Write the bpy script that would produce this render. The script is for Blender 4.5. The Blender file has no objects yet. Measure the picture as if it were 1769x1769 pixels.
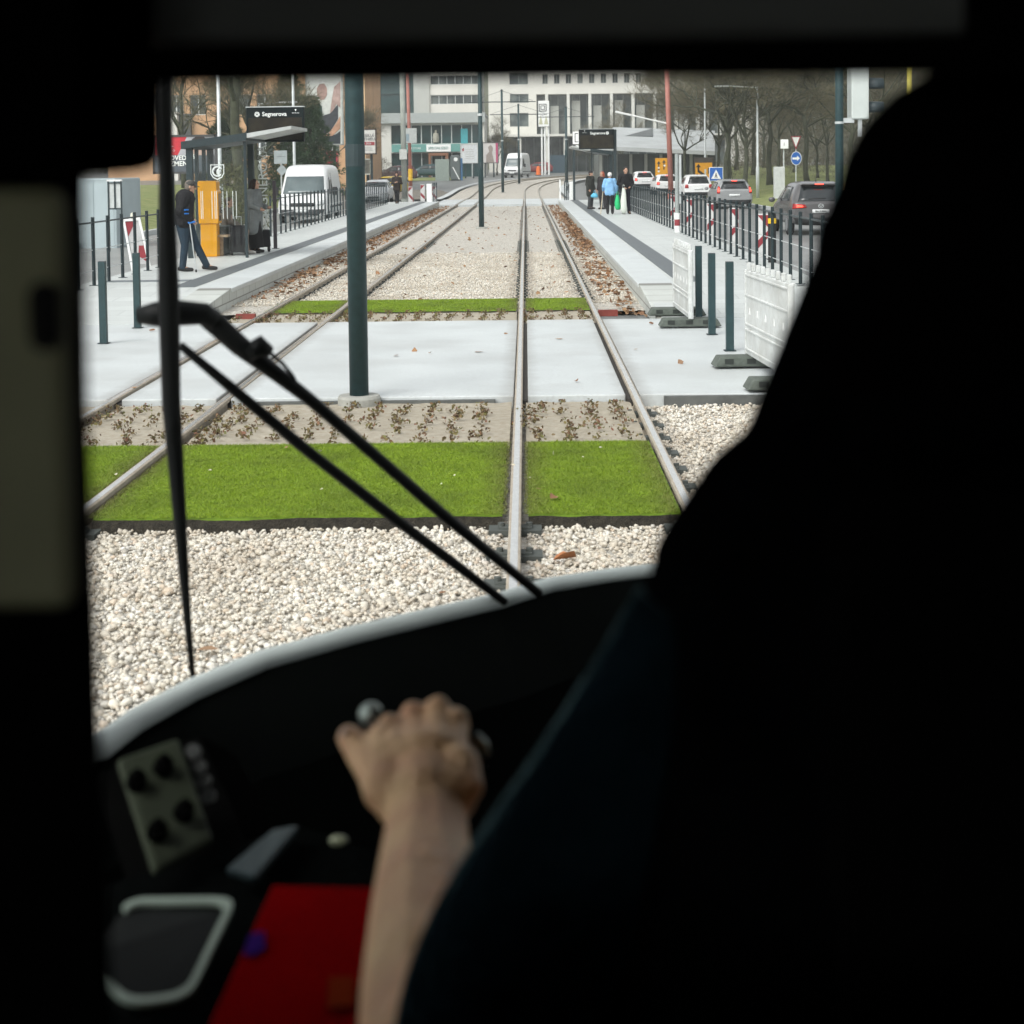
import bpy, bmesh, math, random
import numpy as np
from mathutils import Vector, Matrix, noise as mnoise
SC = bpy.context.scene
COL = SC.collection
rng = np.random.default_rng(7)
random.seed(7)

# ------------------------------------------------------------------ camera
FPX, PPX, PPY, CAMH = 2800.0, 884.5, 432.7, 2.11
_psi, _pit, _rol = math.atan(24.86 / 2800), math.radians(2.993), 0.012
_f0 = Vector((-math.sin(_psi) * math.cos(_pit), math.cos(_psi) * math.cos(_pit), -math.sin(_pit)))
_r0 = Vector((math.cos(_psi), math.sin(_psi), 0))
_u0 = _r0.cross(_f0)
CR = _r0 * math.cos(_rol) - _u0 * math.sin(_rol)
CU = _u0 * math.cos(_rol) + _r0 * math.sin(_rol)
CF = _f0
CP = Vector((0, 0, CAMH))
cam = bpy.data.cameras.new('camera')
camo = bpy.data.objects.new('camera', cam)
COL.objects.link(camo)
camo.matrix_world = Matrix(((CR.x, CU.x, -CF.x, CP.x), (CR.y, CU.y, -CF.y, CP.y), (CR.z, CU.z, -CF.z, CP.z), (0, 0, 0, 1)))
cam.sensor_width = 36
cam.lens = FPX / 1769 * 36
cam.shift_y = -(884.5 - PPY) / 1769
cam.clip_start, cam.clip_end = 0.02, 2000
cam.dof.use_dof = True
cam.dof.focus_distance = 26
cam.dof.aperture_fstop = 5.6
SC.camera = camo

# ------------------------------------------------------------------ light
w = bpy.data.worlds.new('World')
SC.world = w
w.use_nodes = True
nt = w.node_tree
nt.nodes.clear()
sky = nt.nodes.new('ShaderNodeTexSky')
sky.sky_type = 'NISHITA'
sky.sun_disc = False
SUN_EL, SUN_AZ = 48.0, 215.0          # an overcast day, brightest behind and to the left of the tram
sky.sun_elevation, sky.sun_rotation = math.radians(SUN_EL), math.radians(SUN_AZ)
sky.dust_density = 3.0
hs = nt.nodes.new('ShaderNodeHueSaturation')
hs.inputs['Saturation'].default_value = 0.14
bg = nt.nodes.new('ShaderNodeBackground')
bg.inputs['Strength'].default_value = 0.15
wo = nt.nodes.new('ShaderNodeOutputWorld')
nt.links.new(sky.outputs[0], hs.inputs['Color'])
nt.links.new(hs.outputs[0], bg.inputs[0])
nt.links.new(bg.outputs[0], wo.inputs[0])
sl = bpy.data.lights.new('sun', 'SUN')
sl.energy = 0.9
sl.angle = math.radians(35)
sl.color = (1.0, 0.97, 0.92)
so = bpy.data.objects.new('sun', sl)
COL.objects.link(so)
_az = math.radians(SUN_AZ)
_sd = Vector((math.sin(_az) * math.cos(math.radians(SUN_EL)), math.cos(_az) * math.cos(math.radians(SUN_EL)), math.sin(math.radians(SUN_EL))))
so.rotation_euler = _sd.to_track_quat('Z', 'Y').to_euler()
SC.view_settings.view_transform = 'Standard'
SC.view_settings.look = 'None'
SC.view_settings.gamma = 1
SC.view_settings.exposure = 0.76
SC.cycles.max_bounces = 6
SC.cycles.transparent_max_bounces = 12

# ------------------------------------------------------------------ pixel -> place
def _ray(px, py):
    return CF + CR * ((px - PPX) / FPX) + CU * ((PPY - py) / FPX)
def W(px, py, Y):
    d = _ray(px, py)
    return CP + d * (Y / d.y)
def G(px, py, z):
    d = _ray(px, py)
    return CP + d * ((z - CP.z) / d.z)

def sstep(a, b, v):
    t = min(1, max(0, (v - a) / (b - a)))
    return t * t * (3 - 2 * t)
def terrain(x, y):
    z = -0.15 + 1.1 * sstep(110, 185, y) + 0.5 * sstep(185, 260, y)
    if x > 11.5:
        z += 0.75 * sstep(12.2, 17, x) * sstep(55, 75, y)
    if x < -13:
        z += (0.7 + .6 * sstep(60, 100, y)) * sstep(13, 18, -x) * sstep(40, 58, y)
    return z

# ------------------------------------------------------------------ materials
MATS = {}
def mat(name, col, rough=.6, metal=0., var=.12, scale=6., bump=0., bscale=40., col2=None, spec=.4, emit=0., trans=0., detail=5, ramp=None):
    if name in MATS:
        return MATS[name]
    m = bpy.data.materials.new(name)
    m.use_nodes = True
    t = m.node_tree
    b = t.nodes['Principled BSDF']
    b.inputs['Roughness'].default_value = rough
    b.inputs['Metallic'].default_value = metal
    b.inputs['Specular IOR Level'].default_value = spec
    tc = t.nodes.new('ShaderNodeTexCoord')
    n = t.nodes.new('ShaderNodeTexNoise')
    n.inputs['Scale'].default_value = scale
    n.inputs['Detail'].default_value = detail
    t.links.new(tc.outputs['Object'], n.inputs['Vector'])
    r = t.nodes.new('ShaderNodeValToRGB')
    lo, hi = ramp or (.3, .7)
    r.color_ramp.elements[0].position, r.color_ramp.elements[1].position = lo, hi
    c2 = col2 or tuple(min(1, c * (1 + var)) for c in col)
    c1 = col if col2 else tuple(c * (1 - var) for c in col)
    r.color_ramp.elements[0].color = (*c1, 1)
    r.color_ramp.elements[1].color = (*c2, 1)
    t.links.new(n.outputs['Fac'], r.inputs['Fac'])
    t.links.new(r.outputs[0], b.inputs['Base Color'])
    if emit:
        t.links.new(r.outputs[0], b.inputs['Emission Color'])
        b.inputs['Emission Strength'].default_value = emit
    if bump:
        n2 = t.nodes.new('ShaderNodeTexNoise')
        n2.inputs['Scale'].default_value = bscale
        n2.inputs['Detail'].default_value = 4
        t.links.new(tc.outputs['Object'], n2.inputs['Vector'])
        bp = t.nodes.new('ShaderNodeBump')
        bp.inputs['Strength'].default_value = bump
        bp.inputs['Distance'].default_value = .02
        t.links.new(n2.outputs['Fac'], bp.inputs['Height'])
        t.links.new(bp.outputs[0], b.inputs['Normal'])
    MATS[name] = m
    return m

def brickmat(name, col, mortar, bw, bh, ms=.01, rough=.6, var=.08, rot=None, plane='XY', bump=.3, offset=.5):
    m = mat(name, col, rough=rough, var=var, scale=3)
    t = m.node_tree
    if t.nodes.get('bk'):
        return m
    b = t.nodes['Principled BSDF']
    tc = [n for n in t.nodes if n.type == 'TEX_COORD'][0]
    ramp = [n for n in t.nodes if n.type == 'VALTORGB'][0]
    mp = t.nodes.new('ShaderNodeMapping')
    if plane == 'YZ':
        sep = t.nodes.new('ShaderNodeSeparateXYZ'); cmb = t.nodes.new('ShaderNodeCombineXYZ')
        t.links.new(tc.outputs['Object'], sep.inputs[0])
        t.links.new(sep.outputs['Y'], cmb.inputs['X']); t.links.new(sep.outputs['Z'], cmb.inputs['Y'])
        t.links.new(cmb.outputs[0], mp.inputs[0])
    else:
        t.links.new(tc.outputs['Object'], mp.inputs[0])
    bk = t.nodes.new('ShaderNodeTexBrick'); bk.name = 'bk'
    bk.offset = offset
    bk.inputs['Scale'].default_value = 1
    bk.inputs['Brick Width'].default_value = bw
    bk.inputs['Row Height'].default_value = bh
    bk.inputs['Mortar Size'].default_value = ms
    bk.inputs['Mortar Smooth'].default_value = .2
    bk.inputs['Color2'].default_value = (*[c * .9 for c in col], 1)
    bk.inputs['Mortar'].default_value = (*mortar, 1)
    t.links.new(mp.outputs[0], bk.inputs['Vector'])
    t.links.new(ramp.outputs[0], bk.inputs['Color1'])
    t.links.new(bk.outputs['Color'], b.inputs['Base Color'])
    return m

# ------------------------------------------------------------------ mesh builder
class MB:
    def __init__(s):
        s.v = []; s.f = []; s.mi = []; s.cur = 0
    def add(s, vs, fs):
        o = len(s.v)
        s.v += [tuple(v) for v in vs]
        for f in fs:
            s.f.append([i + o for i in f]); s.mi.append(s.cur)
        return s
    def box(s, a, b):
        (x0, y0, z0), (x1, y1, z1) = a, b
        x0, x1 = min(x0, x1), max(x0, x1); y0, y1 = min(y0, y1), max(y0, y1); z0, z1 = min(z0, z1), max(z0, z1)
        return s.add([(x0, y0, z0), (x1, y0, z0), (x1, y1, z0), (x0, y1, z0), (x0, y0, z1), (x1, y0, z1), (x1, y1, z1), (x0, y1, z1)],
                     [(3, 2, 1, 0), (4, 5, 6, 7), (0, 1, 5, 4), (1, 2, 6, 5), (2, 3, 7, 6), (3, 0, 4, 7)])
    def hexa(s, p):   # eight corners: bottom ring 0-3, top ring 4-7
        return s.add(p, [(3, 2, 1, 0), (4, 5, 6, 7), (0, 1, 5, 4), (1, 2, 6, 5), (2, 3, 7, 6), (3, 0, 4, 7)])
    def bar(s, p, q, wd, hg, up=(0, 0, 1)):
        p, q = Vector(p), Vector(q)
        d = (q - p).normalized(); u = Vector(up)
        if abs(d.dot(u)) > .99: u = Vector((0, 1, 0))
        a = d.cross(u).normalized(); u = a.cross(d)
        a *= wd / 2; u *= hg / 2
        return s.hexa([p - a - u, p + a - u, q + a - u, q - a - u, p - a + u, p + a + u, q + a + u, q - a + u])
    def tube(s, pts, rads, n=8, caps=True, flat=(1, 1)):
        pts = [Vector(p) for p in pts]
        if not hasattr(rads, '__len__'): rads = [rads] * len(pts)
        rings = []; base = len(s.v)
        d0 = (pts[1] - pts[0]).normalized()
        u = Vector((0, 0, 1)) if abs(d0.z) < .9 else Vector((0, 1, 0))
        for i, p in enumerate(pts):
            if i == 0: d = pts[1] - p
            elif i == len(pts) - 1: d = p - pts[i - 1]
            else: d = (pts[i + 1] - p).normalized() + (p - pts[i - 1]).normalized()
            d.normalize()
            a = d.cross(u)
            if a.length < 1e-4: a = d.orthogonal()
            a.normalize(); u = a.cross(d).normalized()
            r = rads[i]
            rings.append([p + (a * math.cos(2 * math.pi * k / n) * flat[0] + u * math.sin(2 * math.pi * k / n) * flat[1]) * r for k in range(n)])
        vs = [v for r in rings for v in r]; fs = []
        for i in range(len(pts) - 1):
            for k in range(n):
                fs.append((i * n + k, i * n + (k + 1) % n, (i + 1) * n + (k + 1) % n, (i + 1) * n + k))
        if caps:
            fs.append(tuple(range(n - 1, -1, -1))); fs.append(tuple((len(pts) - 1) * n + k for k in range(n)))
        return s.add(vs, fs)
    def cyl(s, p, q, r, r2=None, n=16):
        return s.tube([p, q], [r, r if r2 is None else r2], n)
    def ell(s, c, r, nu=12, nv=8):
        if not hasattr(r, '__len__'): r = (r, r, r)
        vs = [(c[0], c[1], c[2] - r[2])]; fs = []
        for j in range(1, nv):
            t = -math.pi / 2 + math.pi * j / nv
            for i in range(nu):
                a = 2 * math.pi * i / nu
                vs.append((c[0] + r[0] * math.cos(t) * math.cos(a), c[1] + r[1] * math.cos(t) * math.sin(a), c[2] + r[2] * math.sin(t)))
        vs.append((c[0], c[1], c[2] + r[2])); L = len(vs) - 1
        for i in range(nu):
            fs.append((0, 1 + (i + 1) % nu, 1 + i))
            fs.append((L, L - nu + i, L - nu + (i + 1) % nu))
            for j in range(nv - 2):
                a = 1 + j * nu
                fs.append((a + i, a + (i + 1) % nu, a + nu + (i + 1) % nu, a + nu + i))
        return s.add(vs, fs)
    def prism(s, poly, off):       # polygon of 3-D points pushed by vector off
        n = len(poly); off = Vector(off)
        vs = [Vector(p) for p in poly] + [Vector(p) + off for p in poly]
        return s.add(vs, [tuple(range(n - 1, -1, -1)), tuple(range(n, 2 * n))] + [(i, (i + 1) % n, n + (i + 1) % n, n + i) for i in range(n)])
    def lathe(s, prof, c=(0, 0, 0), n=20):
        vs = []; fs = []
        for (r, z) in prof:
            for k in range(n):
                a = 2 * math.pi * k / n
                vs.append((c[0] + r * math.cos(a), c[1] + r * math.sin(a), c[2] + z))
        for i in range(len(prof) - 1):
            for k in range(n):
                fs.append((i * n + k, i * n + (k + 1) % n, (i + 1) * n + (k + 1) % n, (i + 1) * n + k))
        fs.append(tuple(range(n - 1, -1, -1))); fs.append(tuple((len(prof) - 1) * n + k for k in range(n)))
        return s.add(vs, fs)
    def mesh(s, name):
        me = bpy.data.meshes.new(name)
        me.from_pydata(s.v, [], s.f)
        me.polygons.foreach_set('material_index', s.mi)
        me.update()
        bm = bmesh.new(); bm.from_mesh(me)
        bmesh.ops.recalc_face_normals(bm, faces=bm.faces[:])
        bm.to_mesh(me); bm.free()
        return me

def basis(o):
    m = o.matrix_basis.copy()
    while o.parent:
        o = o.parent
        m = o.matrix_basis @ m
    return m
def link(name, me, mats, parent=None, smooth=False, bevel=0, world=False, seg=2):
    o = bpy.data.objects.new(name, me)
    COL.objects.link(o)
    if parent:
        o.parent = parent
        if world:
            me.transform(basis(parent).inverted())
    if not isinstance(mats, (list, tuple)): mats = [mats]
    for m in mats: me.materials.append(m)
    if smooth:
        me.polygons.foreach_set('use_smooth', [True] * len(me.polygons))
    if bevel:
        b = o.modifiers.new('bevel', 'BEVEL'); b.width = bevel; b.segments = seg; b.limit_method = 'ANGLE'; b.angle_limit = math.radians(40)
    return o
def part(name, mb, mats, parent=None, **k):
    return link(name, mb.mesh(name), mats, parent, **k)
def tag(o, label=None, cat=None, group=None, kind=None):
    if label: o['label'] = label
    if cat: o['category'] = cat
    if group: o['group'] = group
    if kind: o['kind'] = kind
    return o
def thing(name, label, cat, loc=(0, 0, 0), rz=0., group=None):
    o = bpy.data.objects.new(name, None)
    COL.objects.link(o)
    o.empty_display_size = .2
    o.location = loc
    o.rotation_euler = (0, 0, rz)
    o.matrix_basis = Matrix.Translation(Vector(loc)) @ Matrix.Rotation(rz, 4, 'Z')
    return tag(o, label, cat, group)
def copy_tree(o, parent=None):
    c = o.copy(); COL.objects.link(c)
    if parent: c.parent = parent
    for ch in [x for x in bpy.data.objects if x.parent == o]:
        copy_tree(ch, c)
    return c
def place(o, loc, rz=0., label=None, group=None, s=None):
    o.location = loc; o.rotation_euler = (0, 0, rz)
    if s: o.scale = (s, s, s)
    if label: o['label'] = label
    if group: o['group'] = group
    return o
def struct(name, mb, mats, **k):
    return tag(part(name, mb, mats, **k), kind='structure')

def npmesh(name, V, F, mats, kind='stuff', smooth=False, parent=None, midx=None):
    """V (n,3), F (m,k) arrays -> one mesh object"""
    me = bpy.data.meshes.new(name)
    k = F.shape[1]
    me.vertices.add(len(V)); me.vertices.foreach_set('co', V.astype(np.float32).ravel())
    me.loops.add(F.size); me.loops.foreach_set('vertex_index', F.astype(np.int32).ravel())
    me.polygons.add(len(F)); me.polygons.foreach_set('loop_start', np.arange(0, F.size, k, dtype=np.int32))
    me.update(calc_edges=True)
    if smooth: me.polygons.foreach_set('use_smooth', np.ones(len(F), dtype=bool))
    o = link(name, me, mats, parent)
    if midx is not None: me.polygons.foreach_set('material_index', midx.astype(np.int32))
    if kind: o['kind'] = kind
    return o

def text(s, size, center, xdir, ydir, m, parent, name='lettering', bold=0., ext=.004):
    """flat raised lettering centred on a point, running along xdir with its top towards ydir"""
    cu = bpy.data.curves.new('t', 'FONT')
    cu.body = s; cu.size = size; cu.align_x = 'CENTER'; cu.align_y = 'CENTER'; cu.extrude = ext; cu.offset = bold
    cu.resolution_u = 3
    to = bpy.data.objects.new('t', cu); COL.objects.link(to)
    dg = bpy.context.evaluated_depsgraph_get()
    me = bpy.data.meshes.new_from_object(to.evaluated_get(dg))
    bpy.data.objects.remove(to); 
    x = Vector(xdir).normalized(); y = Vector(ydir).normalized(); z = x.cross(y)
    c = Vector(center)
    me.transform(Matrix(((x.x, y.x, z.x, c.x), (x.y, y.y, z.y, c.y), (x.z, y.z, z.z, c.z), (0, 0, 0, 1))))
    me.materials.clear()
    me.name = name
    return link(name, me, m, parent, world=True)

def blob(name, prims, m, parent, voxel=.01, smooth_it=4, world=False):
    """one continuous skin grown round tapered limbs ('t', points, radii) and ellipsoids ('e', centre, radii)"""
    b = MB()
    for p in prims:
        if p[0] == 't':
            pts, rr = p[1], p[2]
            if not hasattr(rr, '__len__'): rr = [rr] * len(pts)
            b.tube(pts, rr, 10)
            for q, r in zip(pts, rr): b.ell(q, r, 10, 8)
        else:
            b.ell(p[1], p[2], 14, 10)
    o = part('tmp', b, m)
    r = o.modifiers.new('r', 'REMESH'); r.mode = 'VOXEL'; r.voxel_size = voxel; r.use_smooth_shade = True
    if smooth_it:
        s = o.modifiers.new('s', 'SMOOTH'); s.factor = .5; s.iterations = smooth_it
    dg = bpy.context.evaluated_depsgraph_get()
    me = bpy.data.meshes.new_from_object(o.evaluated_get(dg))
    bpy.data.objects.remove(o)
    me.name = name; me.materials.clear()
    return link(name, me, m, parent, smooth=True, world=world)
# ------------------------------------------------------------------ the ground
ASPH = mat('wet_asphalt', (.16, .165, .16), rough=.45, var=.25, scale=.8, bump=.3, bscale=60)
CONC = mat('pale_concrete', (.53, .56, .56), rough=.5, var=.07, scale=1.3, bump=.12, bscale=120)
CONCD = mat('concrete_edge_shade', (.10, .105, .10), rough=.8, var=.25, scale=6)
KERB = brickmat('kerb_blocks', (.50, .52, .49), (.2, .2, .18), .62, .2, ms=.012, plane='YZ', rough=.6)
PAVE = brickmat('platform_pavers', (.52, .545, .53), (.40, .42, .41), .9, .5, ms=.012, rough=.5, var=.06)
TACT = brickmat('tactile_paving', (.15, .17, .18), (.07, .08, .085), 8., .055, ms=.016, rough=.55)
SOIL = mat('dark_soil', (.028, .024, .017), rough=.95, var=.5, scale=25, bump=1, bscale=90)
SAND = mat('sandy_bed', (.36, .31, .235), rough=.9, col2=(.47, .43, .35), scale=16, bump=.8, bscale=130)
RUST = mat('rail_side', (.30, .255, .195), rough=.75, col2=(.42, .37, .30), scale=9)
SHINE = mat('rail_head', (.72, .71, .68), rough=.24, metal=1, var=.10, scale=30)
DARKM = mat('dark_steel', (.018, .032, .036), rough=.45, var=.2, scale=10)
STEELB = mat('painted_pole_steel', (.021, .048, .052), rough=.5, var=.16, scale=14, spec=.35)
GALV = mat('galvanised_steel', (.52, .55, .55), rough=.4, metal=.25, var=.1)
BLACKR = mat('black_rubber', (.017, .018, .018), rough=.7)
WHITEP = mat('white_paint', (.80, .81, .80), rough=.35, var=.04)
WHITED = mat('worn_white_plastic', (.60, .62, .61), rough=.55, var=.12, scale=5)

def gravelmat(name, a, b, c, sc):
    m = mat(name, a, rough=.8, var=.1, scale=1)
    t = m.node_tree
    bs = t.nodes['Principled BSDF']
    tc = [n for n in t.nodes if n.type == 'TEX_COORD'][0]
    v = t.nodes.new('ShaderNodeTexVoronoi'); v.inputs['Scale'].default_value = sc
    t.links.new(tc.outputs['Object'], v.inputs['Vector'])
    r = t.nodes.new('ShaderNodeValToRGB')
    for p, col in ((.0, (.24, .22, .19)), (.18, a), (.5, b), (.75, c), (.95, (.50, .43, .34))):
        e = r.color_ramp.elements.new(p); e.color = (*col, 1)
    r.color_ramp.elements.remove(r.color_ramp.elements[0]); r.color_ramp.elements.remove(r.color_ramp.elements[-1])
    sp = t.nodes.new('ShaderNodeSeparateXYZ')
    t.links.new(v.outputs['Color'], sp.inputs[0]); t.links.new(sp.outputs[0], r.inputs[0])
    t.links.new(r.outputs[0], bs.inputs['Base Color'])
    bp = t.nodes.new('ShaderNodeBump'); bp.inputs['Strength'].default_value = 1; bp.inputs['Distance'].default_value = .03
    bp.invert = True
    t.links.new(v.outputs['Distance'], bp.inputs['Height']); t.links.new(bp.outputs[0], bs.inputs['Normal'])
    return m
GRAV = gravelmat('gravel_bed', (.42, .395, .345), (.53, .505, .45), (.62, .60, .55), 26)

def islandmat(name, cols, rough=.7):
    m = mat(name, cols[0], rough=rough)
    t = m.node_tree
    bs = t.nodes['Principled BSDF']
    g = t.nodes.new('ShaderNodeNewGeometry')
    r = t.nodes.new('ShaderNodeValToRGB')
    r.color_ramp.elements[0].color = (*cols[0], 1); r.color_ramp.elements[1].color = (*cols[-1], 1)
    for i, c in enumerate(cols[1:-1]):
        e = r.color_ramp.elements.new((i + 1) / (len(cols) - 1)); e.color = (*c, 1)
    t.links.new(g.outputs['Random Per Island'], r.inputs[0]); t.links.new(r.outputs[0], bs.inputs['Base Color'])
    return m
STONE = islandmat('pale_pebbles', [(.44, .40, .33), (.57, .52, .43), (.68, .65, .57), (.73, .70, .62), (.58, .56, .51), (.64, .59, .50), (.72, .68, .59), (.56, .45, .34), (.77, .75, .70), (.36, .33, .28)], .6)
GRASSM = islandmat('lawn_blades', [(.16, .255, .006), (.19, .29, .009), (.215, .32, .010), (.25, .335, .018), (.17, .27, .008)], .6)
def vary(m, dark, scale=1.6, fac=.55, fine=9):
    t = m.node_tree; bs = t.nodes['Principled BSDF']
    src = bs.inputs['Base Color'].links[0].from_socket
    tc = [n for n in t.nodes if n.type == 'TEX_COORD'][0]
    prev = src
    for sc_, f_, c_ in ((scale, fac, dark), (fine, fac * .8, tuple(min(1, c * 1.1) for c in dark))):
        n = t.nodes.new('ShaderNodeTexNoise'); n.inputs['Scale'].default_value = sc_; n.inputs['Detail'].default_value = 6
        t.links.new(tc.outputs['Object'], n.inputs['Vector'])
        r = t.nodes.new('ShaderNodeMapRange'); r.inputs['From Min'].default_value = .46; r.inputs['From Max'].default_value = .68; r.inputs['To Max'].default_value = f_
        t.links.new(n.outputs['Fac'], r.inputs['Value'])
        mx = t.nodes.new('ShaderNodeMix'); mx.data_type = 'RGBA'
        t.links.new(r.outputs[0], mx.inputs['Factor']); t.links.new(prev, mx.inputs[6]); mx.inputs[7].default_value = (*c_, 1)
        prev = mx.outputs[2]
    t.links.new(prev, bs.inputs['Base Color'])
def near_rails(m, col, w0, w1, fac):
    t = m.node_tree; bs = t.nodes['Principled BSDF']
    src = bs.inputs['Base Color'].links[0].from_socket
    tc = [n for n in t.nodes if n.type == 'TEX_COORD'][0]
    sp = t.nodes.new('ShaderNodeSeparateXYZ'); t.links.new(tc.outputs['Object'], sp.inputs[0])
    prev = None
    for o_ in (-3.84, -2.79, -.0865, .983):
        a = t.nodes.new('ShaderNodeMath'); a.operation = 'SUBTRACT'; a.inputs[1].default_value = o_; t.links.new(sp.outputs['X'], a.inputs[0])
        b = t.nodes.new('ShaderNodeMath'); b.operation = 'ABSOLUTE'; t.links.new(a.outputs[0], b.inputs[0])
        if prev is None: prev = b
        else:
            c = t.nodes.new('ShaderNodeMath'); c.operation = 'MINIMUM'; t.links.new(prev.outputs[0], c.inputs[0]); t.links.new(b.outputs[0], c.inputs[1]); prev = c
    nz = t.nodes.new('ShaderNodeTexNoise'); nz.inputs['Scale'].default_value = 5; nz.inputs['Detail'].default_value = 5; t.links.new(tc.outputs['Object'], nz.inputs['Vector'])
    ad = t.nodes.new('ShaderNodeMath'); ad.operation = 'MULTIPLY_ADD'; ad.inputs[1].default_value = .16; t.links.new(nz.outputs['Fac'], ad.inputs[0]); t.links.new(prev.outputs[0], ad.inputs[2])
    r = t.nodes.new('ShaderNodeMapRange'); r.inputs['From Min'].default_value = w0 + .08; r.inputs['From Max'].default_value = w1 + .08; r.inputs['To Min'].default_value = fac; r.inputs['To Max'].default_value = 0
    t.links.new(ad.outputs[0], r.inputs['Value'])
    mx = t.nodes.new('ShaderNodeMix'); mx.data_type = 'RGBA'
    t.links.new(r.outputs[0], mx.inputs['Factor']); t.links.new(src, mx.inputs[6]); mx.inputs[7].default_value = (*col, 1)
    t.links.new(mx.outputs[2], bs.inputs['Base Color'])
vary(GRASSM, (.10, .14, .012), 1.3, .6, 8)
near_rails(GRASSM, (.13, .125, .035), .05, .26, .75)
CONCX = mat('crossing_concrete', (.53, .56, .56), rough=.5, var=.07, scale=1.1, bump=.15, bscale=120)
vary(CONCX, (.36, .37, .36), .7, .45, 30)
near_rails(CONCX, (.24, .23, .21), .03, .20, .6)
vary(WHITED, (.38, .38, .35), 2.0, .5, 22)
vary(STONE, (.42, .36, .28), .9, .5, 3)
near_rails(STONE, (.26, .22, .18), .05, .32, .45)
vary(CONC, (.40, .415, .41), .8, .38, 26)
GRASSB = mat('turf_base', (.12, .20, .008), rough=.9, var=.3, scale=4)
LAWN = mat('far_lawn', (.13, .17, .045), rough=.9, col2=(.24, .25, .10), scale=1.5, bump=.6, bscale=30)
LEAFM = islandmat('dead_leaves', [(.17, .075, .03), (.26, .135, .065), (.34, .21, .11), (.15, .075, .04), (.31, .20, .12)], .8)
SEDM = islandmat('sedum_leaves', [(.14, .085, .05), (.16, .16, .05), (.20, .09, .06), (.13, .13, .05), (.08, .045, .03), (.24, .19, .09)], .8)

def rows(xs, ys, zf):
    b = MB(); n = len(xs)
    b.v = [(x, y, zf(x, y)) for y in ys for x in xs]
    b.f = [[j * n + i, j * n + i + 1, (j + 1) * n + i + 1, (j + 1) * n + i] for j in range(len(ys) - 1) for i in range(n - 1)]
    b.mi = [0] * len(b.f)
    return b
gx = [-255, -150, -80, -50, -30, -22, -18, -16, -14.5, -13, -11.5, -9, -7, -5, 0, 5, 9, 11.5, 12.2, 13.4, 14.6, 15.8, 17, 20, 30, 50, 80, 150, 255]
gy = [-35, 0, 20, 40, 46, 52, 58, 64, 70, 76, 85, 95] + list(range(105, 270, 6)) + [300, 340, 395]
struct('ground', rows(gx, gy, lambda x, y: terrain(x, y) - .03), ASPH)
struct('lawn', rows([x for x in gx if x <= -13 and x > -200], [y for y in gy if 45 < y < 110], lambda x, y: terrain(x, y) - .005), LAWN)
struct('lawn', rows([x for x in gx if 12 < x < 200], [y for y in gy if 50 < y < 200], lambda x, y: terrain(x, y) - .005), LAWN)
struct('lawn', rows([-32, -28, -24, -20, -16, -12, -9, -6.5], [163, 166, 169, 172, 175, 179], lambda x, y: terrain(0, y) + .0), LAWN)

def tx(y):
    return 6e-5 * max(0, y - 120) ** 3
def tpt(off, y, z=0.):
    s = 18e-5 * max(0, y - 120) ** 2
    L = math.sqrt(1 + s * s)
    return Vector((tx(y) + off / L, y - off * s / L, terrain(0, y) + .15 + z))
TY = [4, 10, 20, 40, 60, 80, 100, 108, 114] + [120 + 2.5 * i for i in range(27)]
def ribbon(x0, x1, ys, z, zb=None, n=2):
    b = MB()
    for y in ys:
        for i in range(n):
            b.v.append(tpt(x0 + (x1 - x0) * i / (n - 1), y, z))
    b.f = [[j * n + i, j * n + i + 1, (j + 1) * n + i + 1, (j + 1) * n + i] for j in range(len(ys) - 1) for i in range(n - 1)]
    b.mi = [0] * len(b.f)
    return b
# ballast
struct('ballast', rows([-7.5, -4, 0, 3.2], [2, 8, 14.85], lambda x, y: -.125), GRAV)
struct('ballast', ribbon(-4.8, 1.85, [24.5, 40, 60, 88.6], -.105), GRAV)
struct('ballast', ribbon(-5.3, 2.6, [100] + [y for y in TY if y > 100], -.09), GRAV)

# rails: one rolled profile swept along each track
def sweep(off, ys, prof):
    b = MB(); n = len(prof)
    for y in ys:
        for (px_, pz_) in prof:
            b.v.append(tpt(off + px_, y, pz_))
    for j in range(len(ys) - 1):
        for i in range(n):
            b.f.append([j * n + i, j * n + (i + 1) % n, (j + 1) * n + (i + 1) % n, (j + 1) * n + i]); b.mi.append(0)
    b.f += [list(range(n)), [(len(ys) - 1) * n + i for i in range(n - 1, -1, -1)]]; b.mi += [0, 0]
    return b
PROF = [(-.065, -.15), (-.065, -.135), (-.012, -.115), (-.012, -.045), (-.036, -.035), (-.036, -.006), (-.03, -.001), (.03, -.001), (.036, -.006), (.036, -.035), (.012, -.045), (.012, -.115), (.065, -.135), (.065, -.15)]
HEADP = [(-.021, -.002), (-.021, .002), (.021, .002), (.021, -.002)]
slp = MB().box((-.16, -.085, -.12), (.16, .085, -.088)).box((-.10, -.05, -.088), (.10, .05, -.076))
slp.cyl((-.085, 0, -.088), (-.085, 0, -.055), .02, n=8).cyl((.085, 0, -.088), (.085, 0, -.055), .02, n=8)
slpme = None
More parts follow.
